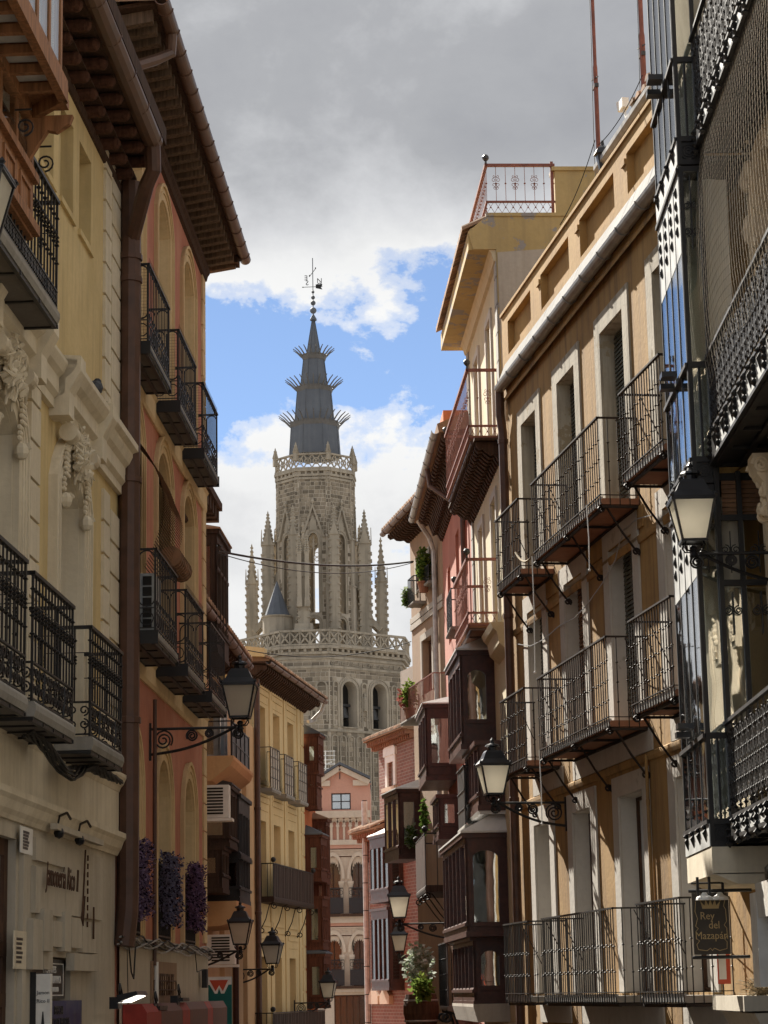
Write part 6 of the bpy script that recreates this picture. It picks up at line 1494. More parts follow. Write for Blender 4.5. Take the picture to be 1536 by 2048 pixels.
# ================================================================== red house with curved corbels, right
F5R = Frame(1.72, 43.85, -2.6, 'R')
CH = thing('corbelled_house', F5R.P(4, 0, 1), 'narrow red house with black wavy corbels under its eave, beside the cream building', 'building')
ops = [(1.2, 2.0, 14.2, 15.7), (3.4, 4.3, 14.2, 15.6), (6.0, 6.9, 13.6, 15.3), (3.4, 4.4, 10.4, 12.3)]
mb = MB(); wall(mb, 0, 8.3, .6, 16.75, ops, depth=.3); shell(mb, 0, 8.3, .6, 16.75, 6); mb.build('wall', 'red_house_plaster', F5R, CH)
for op in ops: casement(F5R, CH, op, -.2, glass='glass_reflective'); rev(F5R, CH, op, 'red_house_plaster', .3)
carved_rafters(F5R, CH, -.1, 8.4, .56, 16.75, .32, w=.15, slope=.08, name='corbel', mat='eave_wood', h=.42)
mb = MB(); mb.add([(-.2, 0, 16.86), (8.7, 0, 16.86), (8.7, .62, 16.78), (-.2, .62, 16.78), (-.2, .65, 16.95), (8.7, .65, 16.95), (8.7, -4, 18.9), (-.2, -4, 18.9), (-.2, 0, 16.86), (-.2, -4, 16.9)], [(0, 3, 2, 1), (4, 5, 6, 7), (3, 4, 5, 2), (0, 3, 4, 7, 9)]); mb.build('roof', 'terracotta', F5R, CH)
half_gutter(F5R, CH, -.1, 8.6, .68, 16.84, .08, 'gutter_grey', 8)
mb = MB(); mb.tube([(3.0, .66, 16.78), (3.0, .6, 16.4), (2.6, .2, 16.0), (1.2, .12, 15.75), (1.0, .1, 15.4), (1.0, .1, 12.2)], .055, 8); mb.build('downpipe', 'pipe_brown', F5R, CH)
mb = MB(); mb.box(6.3, 7.6, -3, .05, 16.9, 18.9); mb.build('gable_wall', 'orange_plaster', F5R, CH)
gb = slab(F5R, CH, 3.2, 4.6, .22, 13.45, .06); mb = MB(); bars(mb, rail3(3.2, 4.6, .2), 13.45, 14.25, .12, .01); rods(mb, rail3(3.2, 4.6, .2), 14.25, .015); scroll_panel(mb, [(3.2, .2), (4.6, .2)], 13.5, 14.1, .01); mb.build('railing', 'black_iron', F5R, gb)
def rbay(fr, root, px, yt, yb, n, w, **k):
    u = fu(fr, px, (yt+yb)/2, n); return bay(fr, root, u, u+w, n, fr.m(px, yb, n)[1], fr.m(px, yt, n)[1], **k)
rbay(F5R, CH, 851, 1408, 1560, .66, 2.6, mull=4, base=.3, head=.2, roof_h=.22, transom=None)
rbay(F5R, CH, 877, 1590, 1676, .50, 1.9, mull=4, base=.26, head=.1, roof=False, cur=False)
u = fu(F5R, 851, 1730, .75); z0 = F5R.m(851, 1771, .75)[1]; z1 = F5R.m(851, 1665, .75)[1]
solid_balcony(F5R, CH, u, u+3.4, .75, z0, z1, stays=3, mat='screen_wood')
u = fu(F4, 929, 1560, .55); z0 = F4.m(929, 1650, .55)[1]; z1 = F4.m(929, 1530, .55)[1]
b = slab(F4, CB, u, u+1.5, .55, z0, .1); mb = MB(); mb.box(u, u+1.5, .53, .55, z0, z1); mb.build('mesh_screen', 'sign_black', F4, b); mb = MB()
for z in (z0+.3, z0+.62): mb.box(u, u+1.5, .55, .565, z-.012, z+.012)
rods(mb, rail3(u, u+1.5, .56), z1, .018); bars(mb, [(u, 0), (u, .55)], z0, z1, .2, .012); mb.build('railing', 'brown_iron', F4, b)
u = fu(F5R, 930, 1900, .5); z0 = F5R.m(895, 2012, .5)[1]; z1 = F5R.m(895, 1885, .5)[1]; u = fu(F5R, 895, 1950, .5)
b = slab(F5R, CH, u, u+2.2, .5, z0, .1); mb = MB(); mb.box(u, u+2.2, .48, .5, z0, z1); mb.build('mesh_screen', 'sign_black', F5R, b); mb = MB(); bars(mb, rail3(u, u+2.2, .52), z0, z1, .22, .012, (.25, .5, .75), .02); rods(mb, rail3(u, u+2.2, .52), z1, .02); mb.build('railing', 'black_iron', F5R, b)
for k in range(2): mb = MB(); s_bracket(mb, u+.3+k*1.2, .02, .55, z0-.8, z0-.1, .03, .12); mb.build('stay', 'black_iron', F5R, b)

# ================================================================== tan building, right
FT = Frame(1.345, 52.15, -11, 'R')
TN = thing('tan_building', FT.P(2, 0, .6), 'weathered tan building with a boxed rafter eave and window boxes, right of the cathedral tower', 'building')
def w4(fr, x0, y0, x1, y1): a = fr.m(x1, (y0+y1)/2); b = fr.m(x0, (y0+y1)/2); return (a[0], b[0], fr.m((x0+x1)/2, y1)[1], fr.m((x0+x1)/2, y0)[1])
ops = [w4(FT, 846, 950, 864, 1010), w4(FT, 834, 1118, 858, 1178), w4(FT, 846, 1275, 866, 1385)]
TZ = 17.15
mb = MB(); wall(mb, 0, 3.75, .5, TZ, ops, depth=.25); shell(mb, 0, 3.75, .5, TZ, 5); mb.build('wall', 'tan_plaster', FT, TN)
for op in ops: casement(FT, TN, op, -.15, glass='glass_reflective'); surround(FT, TN, op, .16, .03, 'grey_render')
for z in (FT.m(846, 1232)[1], FT.m(846, 1250)[1]+.05): mb = MB(); mb.box(0, 3.75, 0, .04, z, z+.14); mb.build('string_course', 'grey_render', FT, TN)
carved_rafters(FT, TN, -.1, 4.0, .55, TZ+.02, .24, w=.08, slope=.05, h=.16)
half_gutter(FT, TN, -.2, 4.1, .62, TZ+.1, .08, 'gutter_brown', 5)
mb = MB(); mb.add([(-.2, .62, TZ+.16), (4.1, .62, TZ+.16), (4.1, -4, TZ+1.9), (-.2, -4, TZ+1.9), (-.2, .6, TZ+.1), (4.1, .6, TZ+.1), (4.1, -4, TZ+.1), (-.2, -4, TZ+.1)], [(0, 1, 2, 3), (4, 7, 6, 5), (0, 4, 5, 1), (0, 3, 7, 4), (1, 5, 6, 2)]); mb.build('roof', 'terracotta', FT, TN)
for k in range(17): u = -.15+k*.26; mb = MB(); mb.prism([(.10*math.cos(t), .08*math.sin(t)) for t in [math.pi*j/5 for j in range(6)]], lambda p, t: (u+p[0], .66-t, TZ+.16+p[1]+t*.37), 0, .6); mb.build('roof_tile', 'terracotta', FT, TN)
mb = MB(); mb.tube([(.1, .6, TZ+.05), (.2, .5, TZ-.4), (.5, .2, TZ-.7), (.6, .08, TZ-1.0), (.6, .08, 9)], .06, 8); mb.build('downpipe', 'pipe_grey', FT, TN)
def rail_box(fr, root, px0, px1, yt, yb, n, mat='black_iron', sp=.14):
    u0, u1 = fu(fr, px1, yb, n), fu(fr, px0, yb, n); z0, z1 = fr.m(px0, yb, n)[1], fr.m(px0, yt, n)[1]
    u0, u1 = min(u0, u1), max(u0, u1); b = slab(fr, root, u0, u1, n, z0, .07); mb = MB(); bars(mb, rail3(u0, u1, n), z0, z1, sp, .011); rods(mb, rail3(u0, u1, n), z1, .016); mb.build('railing', mat, fr, b); return u0, u1, z0, z1
a0, a1, b0, b1 = rail_box(FT, TN, 834, 858, 1150, 1180, .2)
c0, c1, d0, d1 = rail_box(FT, TN, 802, 868, 1388, 1446, .45, 'red_iron'); rail_box(FT, TN, 817, 828, 1160, 1210, .3)
rbay(FT, TN, 797, 1580, 1715, .55, 1.8, mat='dark_red_wood', mull=3, base=.25, head=.2, roof_h=.25)

# ================================================================== brick house, far right
F6 = Frame(.62, 68.5, -17, 'R')
BH = thing('brick_house', F6.P(2, 0, .3), 'small brick house with a white pedimented window and tiled eaves below the tower', 'building')
e0 = fu(F6, 757, 1500, 0); e1 = fu(F6, 735, 1850, 0); zt = F6.m(780, 1478)[1]; zl = F6.m(740, 1668)[1]
wop = w4(F6, 777, 1524, 789, 1572)
mb = MB(); wall(mb, -.6, e0, zl-.5, zt, [wop], depth=.2); shell(mb, -.6, e0, zl-.5, zt, 4); wall(mb, -.6, e1, .2, zl, [], depth=.2, n=.02); shell(mb, -.6, e1, .2, zl, 5, n=.02); mb.build('wall', 'pink_brick', F6, BH, uv=True)
casement(F6, BH, wop, -.1, glass='glass_reflective', mat='grey_paint')
a, b, lo, hi = wop; surround(F6, BH, wop, .22, .05, 'white_paint')
mb = MB(); mb.out([(a-.3, hi+.2), (b+.3, hi+.2), (b+.3, hi+.42), ((a+b)/2, hi+.72), (a-.3, hi+.42)], 0, .08); mb.build('pediment', 'white_paint', F6, BH)
mb = MB(); mb.box(a-.35, b+.35, 0, .14, lo-.16, lo-.04); mb.build('sill', 'pink_cream', F6, BH)
def tile_eave(fr, root, u0, u1, z, n, step=.2, dentil=True):
    mb = MB(); mb.box(u0, u1, -.3, n-.15, z, z+.06); mb.add([(u0, n, z+.08), (u1, n, z+.08), (u1, -1.5, z+.8), (u0, -1.5, z+.8), (u0, -1.5, z), (u1, -1.5, z), (u0, n, z+.03), (u1, n, z+.03)], [(0, 1, 2, 3), (0, 6, 7, 1), (0, 3, 4, 6), (1, 7, 5, 2)]); r = mb.build('tiled_roof', 'terracotta', fr, root)
    for k in range(int((u1-u0)/step)):
        u = u0+.1+k*step; m = MB(); m.prism([(.09*math.cos(t), .08*math.sin(t)) for t in [math.pi*j/5 for j in range(6)]], lambda p, t: (u+p[0], n+.04-t, z+.09+p[1]+t*.42), 0, .5); m.build('roof_tile', 'terracotta', fr, r)
        m = MB(); m.box(u-.05, u+.05, 0, n-.1, z-.12, z-.001); m.box(u-.05, u+.05, 0, n-.25, z-.24, z-.121); m.build('dentil', 'tile_underside', fr, r)
tile_eave(F6, BH, -.7, e0+.3, zt, .42); tile_eave(F6, BH, e0-.5, e1+.55, zl, .42)
mb = MB(); mb.box(e0-1.6, e0+.1, -2.6, -.8, zt+.5, zt+2.3); mb.build('attic', 'grey_render', F6, BH)
rbay(F6, BH, 776, 1668, 1800, .5, 1.9, mull=4, base=.35, head=.35, roof_h=.3, roofmat='zinc_top', mat='dark_red_wood', cur=False, glass='glass_dim', transom=zl-1.9)
rbay(F6, BH, 777, 1816, 1978, .5, 1.8, mull=4, base=.25, head=.3, roof=False, mat='dark_red_wood', cur=False, glass='glass_dim')
pu = fu(F6, 733, 1850, .1); t = thing('drainpipe', F6.P(e1-.3, .12, .3), 'pale grey jointed drainpipe between the pink house and the brick house', 'drainpipe')
for k in range(13):
    mb = MB(); z = .8+k*.86; mb.tube([(e1-.3, .12, z), (e1-.3, .12, z+.83)], .095, 8); mb.build('pipe_length', 'pipe_grey', F6, t)
    mb = MB(); mb.tube([(e1-.3, .12, z+.83), (e1-.3, .12, z+.86)], .08, 8); mb.build('pipe_joint', 'black_paint', F6, t)
for k, u in enumerate((e1-1.0, e1-2.2)):
    mb = MB(); mb.out([(u-.5, 6.0-.35), (u+.5, 6.0-.35), (u+.5, 6.0-.1), (u, 6.0+.22), (u-.5, 6.0-.1)], .02, .16); mb.build('window_hood', 'pink_cream', F6, BH)

# ================================================================== lanterns, wires and plants on the right
def lamp_free(px, py, Y, arm, label, s, side='R'):
    p = survey(px, py, Y); fr = Frame(p.x+(arm if side == 'R' else -arm), Y, 0, side); return lamp(fr, 0, p.z, arm, label, s)
lamp_free(799, 1848, 48, 1.3, 'upper lantern of the three glowing ones before the brick house', 1.0)
lamp_free(799, 1912, 60, 1.0, 'middle lantern of the three glowing ones before the brick house', .95)
lamp_free(803, 1945, 74, .9, 'small low lantern half hidden behind the leafy pots, right side', .95)
def wire(p, q, sag, r, label):
    t = thing('overhead_wire', p, label, 'wire'); n = 24
    mb = MB(); mb.tube([p.lerp(q, i/n)-Vector((0, 0, sag*4*(i/n)*(1-i/n)))-p for i in range(n+1)], r, 5)
    link('cable', mb.mesh('cable', 'cable'), t, p); return t
wire(survey(436, 1102, 41), survey(826, 1123, 54), .18, .022, 'thick black cable crossing in front of the tower belfry')
wire(survey(436, 1106, 41.2), survey(826, 1125, 54.2), .32, .010, 'thin slack wire hanging just under the thick black cable')
wire(survey(492, 1300, 50), survey(822, 1283, 54), .25, .012, 'thin wire crossing low in front of the tower balustrade')
for a, b, lb in (((1197, 290), (1285, 150), 'thin stay wire between the two red masts'), ((1120, 450), (1190, 280), 'thin stay wire from the roof terrace up to the left mast')):
    wire(survey(*a, 30 if a[0] < 1190 else 28.6), survey(*b, 29.6 if a[0] < 1190 else 28.2), .1, .006, lb)
def rope(px, y0, y1, Y, label):
    p, q = survey(px, y0, Y), survey(px+6, y1, Y); t = thing('pull_rope', q, label, 'rope'); mb = MB(); mb.tube([p-q, (p-q)*.5+Vector((.01, 0, 0)), (0, 0, 0)], .009, 4); mb.ball((0, 0, 0), .02, 6, 4); link('cord', mb.mesh('cord', 'white_paint'), t, q)
rope(1173, 1010, 1140, 29.6, 'white cord hanging from the upper long balcony'); rope(1064, 1112, 1345, 31.4, 'white cord hanging down past the left ochre balconies to the long middle rail'); rope(1078, 1500, 1648, 31.2, 'white cord hanging beside the right hand lantern bracket')
p = survey(1066, 1108, 32.2); t = thing('rope_loop', p, 'pale rope slung between the upper left balconies of the ochre facade', 'rope')
mb = MB(); q = survey(1031, 1105, 33.2)-p; mb.tube([q*(i/10)+Vector((0, 0, -.25*4*(i/10)*(1-i/10)*.5)) for i in range(11)], .016, 5); link('rope', mb.mesh('rope', 'straw'), t, p)
def plant(fr, u, n, z, size, label, mats=('leaf_green', 'leaf_bright'), n_=260, pot=True, leaf=.10, seed=1):
    t = thing('potted_plant', fr.P(u, n, z), label, 'plant', None); rg = random.Random(seed)
    if pot: mb = MB(); mb.lathe([(.10, 0), (.14, .22), (.16, .22), (.16, .26), (.12, .26), (.11, .2)], (0, 0, 0), 10); mb.build('pot', 'tile_underside', fr, t, at=(u, n, z))
    zz = .25 if pot else 0; mb = MB()
    for k in range(7): mb.tube([(0, 0, zz), (rg.uniform(-.5, .5)*size[0], rg.uniform(-.5, .5)*size[1], zz+size[2]*.6), (rg.uniform(-1, 1)*size[0], rg.uniform(-1, 1)*size[1], zz+size[2]*rg.uniform(.9, 1.7))], .010, 4, r2=.003)
    mb.build('stems', 'leaf_green', fr, t, at=(u, n, z))
    for i, m in enumerate(mats):
        mb = MB(); leaves(mb, (0, 0, zz+size[2]), size, n_, leaf, 1.2, rg); o = mb.build('leaves', m, fr, t, at=(u, n, z)); o['kind'] = 'stuff'
    return t
u, z = FT.m(845, 1160, .22); plant(FT, u, .2, z-.3, (.22, .16, .42), 'bright green bush in the window box of the tan building', seed=2)
u, z = FT.m(818, 1165, .35); plant(FT, fu(FT, 816, 1200, .25), .25, FT.m(820, 1212, .25)[1], (.13, .13, .25), 'pale trailing plant at the far edge of the tan building', ('leaf_pale', 'leaf_green'), pot=False, seed=3)
u, z = FT.m(812, 1465, .5); plant(FT, u, .4, d0, (.2, .16, .34), 'bright yellow green plant on the far terrace above the brick roof', ('leaf_bright', 'leaf_bright'), seed=4, n_=180)
u, z = FT.m(806, 1435, .5); plant(FT, u, .4, d0+.35, (.42, .2, .22), 'reddish bare branching plant above the yellow green one', ('leaf_red', 'leaf_red'), n_=90, pot=False, seed=5, leaf=.13)
u, z = F5R.m(824, 1678, .7); plant(F5R, u, .72, z-.2, (.12, .1, .26), 'trailing creeper at the far end of the wooden screened balcony', ('leaf_green', 'leaf_pale'), pot=False, seed=6)
u, z = F5R.m(852, 1640, .66); plant(F5R, u, .7, z-.3, (.06, .06, .38), 'thin dark climber on the railing beside the white sill', ('leaf_green', 'leaf_green'), pot=False, seed=7, n_=90)
p = survey(838, 1945, 47); fx = Frame(p.x, 47, -3, 'R')
plant(fx, 0, 0, p.z-.25, (.36, .3, .42), 'large silvery plant in the barrel pots below the lanterns', ('leaf_pale', 'leaf_white'), n_=300, leaf=.12, seed=8, pot=False)
plant(fx, -1.0, .0, p.z-.55, (.24, .2, .26), 'leafy green plant with lemon leaves right of the silvery one', ('leaf_bright', 'leaf_green'), n_=170, leaf=.11, seed=9, pot=False)
t = thing('barrel_planter', fx.P(-.5, 0, p.z-1.4), 'stacked wooden barrel planters with iron hoops holding the leafy pots', 'planter')
for k in range(2):
    mb = MB(); mb.lathe([(.30, 0), (.36, .25), (.36, .40), (.31, .62), (.28, .62), (.27, .55)], (-.4, 0, -.62*k), 14); mb.build('barrel', 'door_brown', fx, t, at=(0, 0, p.z-1.05))
    for zz in (.1, .5): mb = MB(); mb.lathe([(.345, -.02), (.355, 0), (.345, .02)], (-.4, 0, zz-.62*k), 14, caps=False); mb.build('hoop', 'gutter_grey', fx, t, at=(0, 0, p.z-1.05))

t = thing('facade_cable', F3.P(7, .05, 10.6), 'thin grey cable looping across the ochre wall between the two upper balcony rows', 'cable')
pts = [F3.m(*p, .04) for p in ((1036, 1288), (1062, 1292), (1090, 1278), (1122, 1250), (1150, 1236), (1172, 1214), (1205, 1168), (1232, 1120), (1246, 1062), (1275, 1038), (1305, 1030))]
mb = MB(); mb.tube([(u, .05, z) for u, z in pts], .008, 4); mb.build('cable', 'grey_paint', F3, t)
pu_ = F3.m(1293, 1500, .04)[0]
pipe('conduit', [(pu_, .05, 8.9), (pu_, .05, 5.95)], .022, 'ochre_plaster', 'thin painted conduit between the last two windows of the lowest ochre row', 'conduit', fr=F3, collars=[(pu_, .05, 8.3), (pu_, .05, 6.9)])
# ================================================================== cathedral tower
TC = Vector((-8.4, 275, 0))
CT = thing('cathedral_tower', (TC.x, TC.y, 0), 'tall gothic cathedral tower of brown stone with pinnacles and a slate spire', 'tower')
def face(phi, dist, c=TC):
    f = Frame(0, 0, 0, 'L'); a = R(phi); f.n = Vector((math.sin(a), -math.cos(a), 0)); f.a = Vector((math.cos(a), math.sin(a), 0)); f.o = c + f.n*dist; return f
SV = 273.0/265.0                      # heights were surveyed at 265 m
TZ_ = lambda y: EYE + (survey(630, y, 266.).z-EYE)
stuffst = MB(); stones_ = []
def wpt(f, u, n, z): p = f.P(u, n, z)-TC; return (p.x, p.y, p.z)
def stones(f, u0, u1, z0, z1, holes=(), h=.56, prio=0, lo=.55, hi=1.15):
    z = z0; r = 0
    while z < z1-.1:
        u = u0 - (rnd.random()*.4)
        while u < u1:
            w = rnd.uniform(lo, hi); a, b = max(u, u0), min(u+w, u1); u += w
            if b-a < .16: continue
            if any(a < H[1] and b > H[0] and z < H[3] and z+h > H[2] for H in holes): continue
            stones_.append((prio, f, a, b, z, min(z+h, z1)))
        z += h
def tower_wall(f, w, z0, z1, ops, depth, stone=True, prio=0, mat='tower_core', **k):
    mb = MB(); wall(mb, -w/2, w/2, z0, z1, ops, depth=depth); mb.build('masonry', mat, f, CT)
    if stone: stones(f, -w/2+.05, w/2-.05, z0+.1, z1-.05, [(o[0]-.28, o[1]+.28, o[2]-.1, o[3]+.35) for o in ops], prio=prio, **k)
PH0 = -6.; DL, DF, WL_, WF = 9.34, 10.46, 10.9, 5.5
yb = TZ_                                     # shorthand: photo row -> height
zBal0, zBal1, zCor, zStr, zArT, zArB, zStr2, zLow = yb(1296), yb(1264), yb(1322), yb(1340), yb(1364), yb(1456), yb(1466), yb(1640)
faces_low = [(PH0+45, DL, WL_), (PH0-45, DL, WL_), (PH0, DF, WF), (PH0+90, DF, WF), (PH0-90, DF, WF), (PH0+135, DL, WL_), (PH0-135, DL, WL_), (PH0+180, DF, WF)]
for i, (ph, d, w) in enumerate(faces_low):
    f = face(ph, d); long = w > 6
    bells = [(-3.6, -1.5, zArB, zArT, 1.05), (.9, 3.0, zArB, zArT, 1.05)] if long and i < 2 else []
    front = i < 4
    tower_wall(f, w, 4, zBal0, bells, 1.6, stone=False)
    if front:
        hs = [(o[0]-.3, o[1]+.3, o[2]-.1, o[3]+.4) for o in bells]
        stones(f, -w/2+.05, w/2-.05, zLow, zStr2, (), prio=2); stones(f, -w/2+.05, w/2-.05, zStr2+.25, zStr-.1, hs, prio=1); stones(f, -w/2+.05, w/2-.05, zStr+.2, zCor-.2, (), prio=1)
    for o in bells:
        m = MB(); m.ring(outline(o), outline(o, .28), 0, .12); m.ring(outline(o, .45), outline(o, .6), 0, .1); m.build('arch_ring', 'tower_ashlar', f, CT)
        bell = MB(); bell.lathe([(.75, 0), (.66, .15), (.5, .6), (.42, 1.0), (.3, 1.25), (.05, 1.35)], ((o[0]+o[1])/2, -1.2, zArB+1.2), 12); bell.box(o[0], o[1], -1.3, -1.1, zArB+2.6, zArB+2.9); bell.build('bell', 'grey_iron', f, CT)
        m = MB(); m.box(o[0]-.1, o[1]+.1, -.2, .35, zArB-.12, zArB); m.build('belfry_sill', 'tower_ashlar', f, CT)
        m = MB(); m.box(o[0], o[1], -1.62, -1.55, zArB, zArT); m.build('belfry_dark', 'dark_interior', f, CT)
    if not front: continue
    for z, h, n in ((zStr, .3, .22), (zStr2, .25, .18), (zCor, .3, .25), (zCor+.55, .3, .45), (zBal0-.35, .35, .65)):
        m = MB(); m.box(-w/2-n*.42, w/2+n*.42, -.2, n, z, z+h); m.build('string_course', 'tower_ashlar', f, CT)
    k = int(w/.8)
    for j in range(k+1):
        m = MB(); u = -w/2+w*j/k; m.along([(0, zCor+.85), (.55, zCor+.85), (.55, zBal0-.36), (0, zBal0-.36)], u-.16, u+.16); m.build('corbel', 'tower_ashlar', f, CT)
    # blind arcades
    def arcade(z0, z1, n_, name='blind_arch'):
        s = w/n_
        for j in range(n_):
            c = -w/2+s*(j+.5); m = MB(); m.ring(outline((c-s*.28, c+s*.28, z0, z1, s*.28)), outline((c-s*.40, c+s*.40, z0, z1+.12, s*.40)), 0, .17); m.build(name, 'tower_ashlar', f, CT)
    if long:
        for c in (-4.6, -.35, 4.2): m = MB(); m.ring(outline((c-.28, c+.28, zArB, zArT-.2, .28)), outline((c-.45, c+.45, zArB, zArT, .45)), 0, .16); m.build('blind_arch', 'tower_ashlar', f, CT)
        m = MB(); m.lathe([(.25, 0), (.3, .3), (.26, 1.2), (.3, 1.6), (.16, 1.75), (.17, 2.0), (.05, 2.15)], (-.35, .18, zArB+2.0), 8); m.build('niche_statue', 'tower_ashlar', f, CT)
        arcade(yb(1600), zStr2-.5, 9)
        for j in range(7): m = MB(); u = -w/2+w*(j+.5)/7; m.box(u-.5, u+.5, 0, .12, zStr+.4, zStr+.5); m.box(u-.5, u-.42, 0, .12, zStr+.5, zCor-.2); m.box(u+.42, u+.5, 0, .12, zStr+.5, zCor-.2); m.build('sunk_panel', 'tower_ashlar', f, CT)
    else:
        arcade(zArB+.5, zArT-.2, 3); arcade(yb(1600), zStr2-.5, 4)
    # pierced balustrade of crosses
    m = MB(); n = .55; ww = w+n*.82; q = max(3, round(ww/1.3)); s = ww/q; zb, zt_ = zBal0+.05, zBal1
    m.box(-ww/2, ww/2, n-.3, n, zb, zb+.2); m.box(-ww/2, ww/2, n-.34, n+.05, zt_-.25, zt_); m.build('balustrade_rail', 'tower_ashlar', f, CT)
    for j in range(q):
        a, b = -ww/2+j*s, -ww/2+(j+1)*s; m = MB()
        for x0, x1 in ((a, b), (b, a)): m.tube([(x0, n-.15, zb+.15), (x1, n-.15, zt_-.2)], .13, 4)
        m.box(a-.07, a+.07, n-.26, n-.03, zb+.2, zt_-.25); m.build('balustrade_cross', 'tower_ashlar', f, CT)
m = MB(); pl = []
for i in range(8):
    ph = R(PH0+22.5+45*i); pl.append((11.0*math.sin(ph), -11.0*math.cos(ph)))
WF_ = Frame(TC.x, TC.y, 90, 'L'); WF_.a = Vector((1, 0, 0)); WF_.n = Vector((0, 1, 0)); WF_.flip = False
m.prism(pl, lambda p, t: (p[0], p[1], t), zBal0-.2, zBal0+.1); m.build('gallery_floor', 'tower_ashlar', WF_, CT)
# octagon
yb = lambda y: EYE + (survey(630, y, 270.5).z-EYE)
RO = 4.95; AP = RO*math.cos(math.pi/8); WO = 2*RO*math.sin(math.pi/8); P8 = -3.
zO0, zO1, zC1 = zBal0, yb(938), yb(907)
lan_t, lan_b = yb(1066), zBal0+.4
for i in range(8):
    ph = P8+45*(i if i < 4 else i-8); f = face(ph, AP); front = abs(ph) < 100
    op = [(-.62, .62, lan_b+4.6, lan_t, 1.1), (-.62, .62, lan_b, lan_b+3.9, .62)]
    tower_wall(f, WO, zO0, zO1, op, .8, stone=front, prio=0, lo=.42, hi=.8, h=.5)
    for o in op:
        m = MB(); m.ring(outline(o), outline(o, .2), -.3, .14); m.ring(outline(o, .3), outline(o, .42), 0, .10); m.build('window_moulding', 'tower_ashlar', f, CT)
    m = MB(); o = op[0]; m.box(-.06, .06, -.5, -.35, o[2], o[3]-.3)                       # tracery
    for zc, rr in ((o[3]-1.0, .28), (o[3]-1.6, .24)):
        for sg in (-1, 1): m.tube([(sg*.3+rr*math.cos(t), -.42, zc+rr*math.sin(t)) for t in [math.pi*2*j/10 for j in range(10)]], .05, 4, closed=True)
    m.build('tracery', 'tower_core', f, CT)
    if not front: continue
    gz0, gz1 = yb(1075), yb(1008); m = MB()
    m.ring([(-1.15, gz0), (0, gz1-.5), (1.15, gz0)], [(-1.45, gz0), (0, gz1), (1.45, gz0)], 0, .35)
    for j in range(6):
        for sg in (-1, 1): t = (j+.5)/6; m.knob((sg*1.4*(1-t), .2, gz0+(gz1-gz0)*t+.12), .16)
    m.knob((0, .2, gz1+.3), .2, .5); m.out([(-.45, gz0+.9), (.45, gz0+.9), (.4, gz0+1.9), (0, gz1-1.3), (-.4, gz0+1.9)], .0, .12); m.build('gable', 'tower_ashlar', f, CT)
    for z, n in ((zO1-.3, .35), (zO1-1.3, .18), (zO1-.9, .26)): m = MB(); m.box(-WO/2-n*.42, WO/2+n*.42, -.2, n, z, z+.28); m.build('string_course', 'tower_ashlar', f, CT)
    k = 5
    for j in range(k): m = MB(); c = -WO/2+WO*(j+.5)/k; m.box(c-.13, c+.13, 0, .26, zO1-.62, zO1-.3); m.build('corbel', 'tower_ashlar', f, CT)
    m = MB(); n = .3; ww = WO+n*.82; zb, zt_ = zO1, zC1; m.box(-ww/2, ww/2, n-.25, n, zb, zb+.2); m.box(-ww/2, ww/2, n-.28, n+.04, zt_-.2, zt_); m.build('crown_rail', 'tower_ashlar', f, CT)
    for j in range(4):
        s = ww/4; c = -ww/2+s*(j+.5); m = MB()
        for x0, x1 in ((c-s/2, c+s/2), (c+s/2, c-s/2)): m.tube([(x0, n-.12, zb+.15), (x1, n-.12, zt_-.15)], .09, 4)
        m.tube([(c+.38*s*math.cos(t), n-.12, (zb+zt_)/2+.38*s*math.sin(t)) for t in [math.pi*2*q/10 for q in range(10)]], .08, 4, closed=True); m.build('crown_tracery', 'tower_ashlar', f, CT)
def pinnacle(c, w, z0, z1, zt, panels=True, name='pinnacle', rot=0.):
    """square shaft with gablets, crocketed spirelet and finial; c = (x, y) from the tower axis"""
    m = MB(); q = math.sqrt(.5)*w
    m.lathe([(q*1.25, z0), (q*1.25, z0+.8), (q, z0+1.2), (q, z1-.3), (q*1.12, z1-.2), (q*1.12, z1)], (c[0], c[1], 0), 4, rot=math.pi/4+rot)
    H = zt-z1; m.lathe([(q*.82, z1), (q*.5, z1+H*.42), (q*.10, z1+H*.93)], (c[0], c[1], 0), 4, rot=math.pi/4+rot)
    for j in range(7):
        t = (j+.3)/7; r = q*(.86-.76*t)
        for k in range(4): a = math.pi/2*k+math.pi/4+rot; m.knob((c[0]+r*math.cos(a), c[1]+r*math.sin(a), z1+H*.93*t), .16*(1-.4*t), .2)
    m.knob((c[0], c[1], zt-.25), .2, .28); m.knob((c[0], c[1], zt), .09, .3); p = m.build(name, 'tower_ashlar', WF_, CT)
    if panels:
        for k in range(4):
            a = math.pi/2*k+rot; nx, ny = math.cos(a), math.sin(a); g = MB(); d = w/2
            def pt(s, z, n): return (c[0]+nx*(d+n)-ny*s, c[1]+ny*(d+n)+nx*s, z)
            g.add([pt(-w*.45, z1-.2, .02), pt(w*.45, z1-.2, .02), pt(0, z1+w*1.3, .02), pt(-w*.45, z1-.2, .14), pt(w*.45, z1-.2, .14), pt(0, z1+w*1.3, .10)], [(3, 4, 5), (0, 3, 5, 2), (1, 2, 5, 4), (0, 1, 4, 3)]); g.build('gablet', 'tower_ashlar', WF_, p)
            for sg in (-1, 1):
                g = MB(); zz = z0+2.
                while zz < z1-.6: g.knob(pt(sg*w*.42, zz, .06), .13, .18); zz += .9
                g.build('crockets', 'tower_ashlar', WF_, p)['kind'] = 'stuff'
    return p
zg = zBal0-.2
for x, y in ((-8.0, 1.0), (7.9, 1.2), (-1.3, -9.0)): pinnacle((x, y), 1.35 if x else 1.6, zg, yb(1148 if y > 0 else 1165), yb(1072 if x < 0 else 1062) if y > 0 else yb(1062))
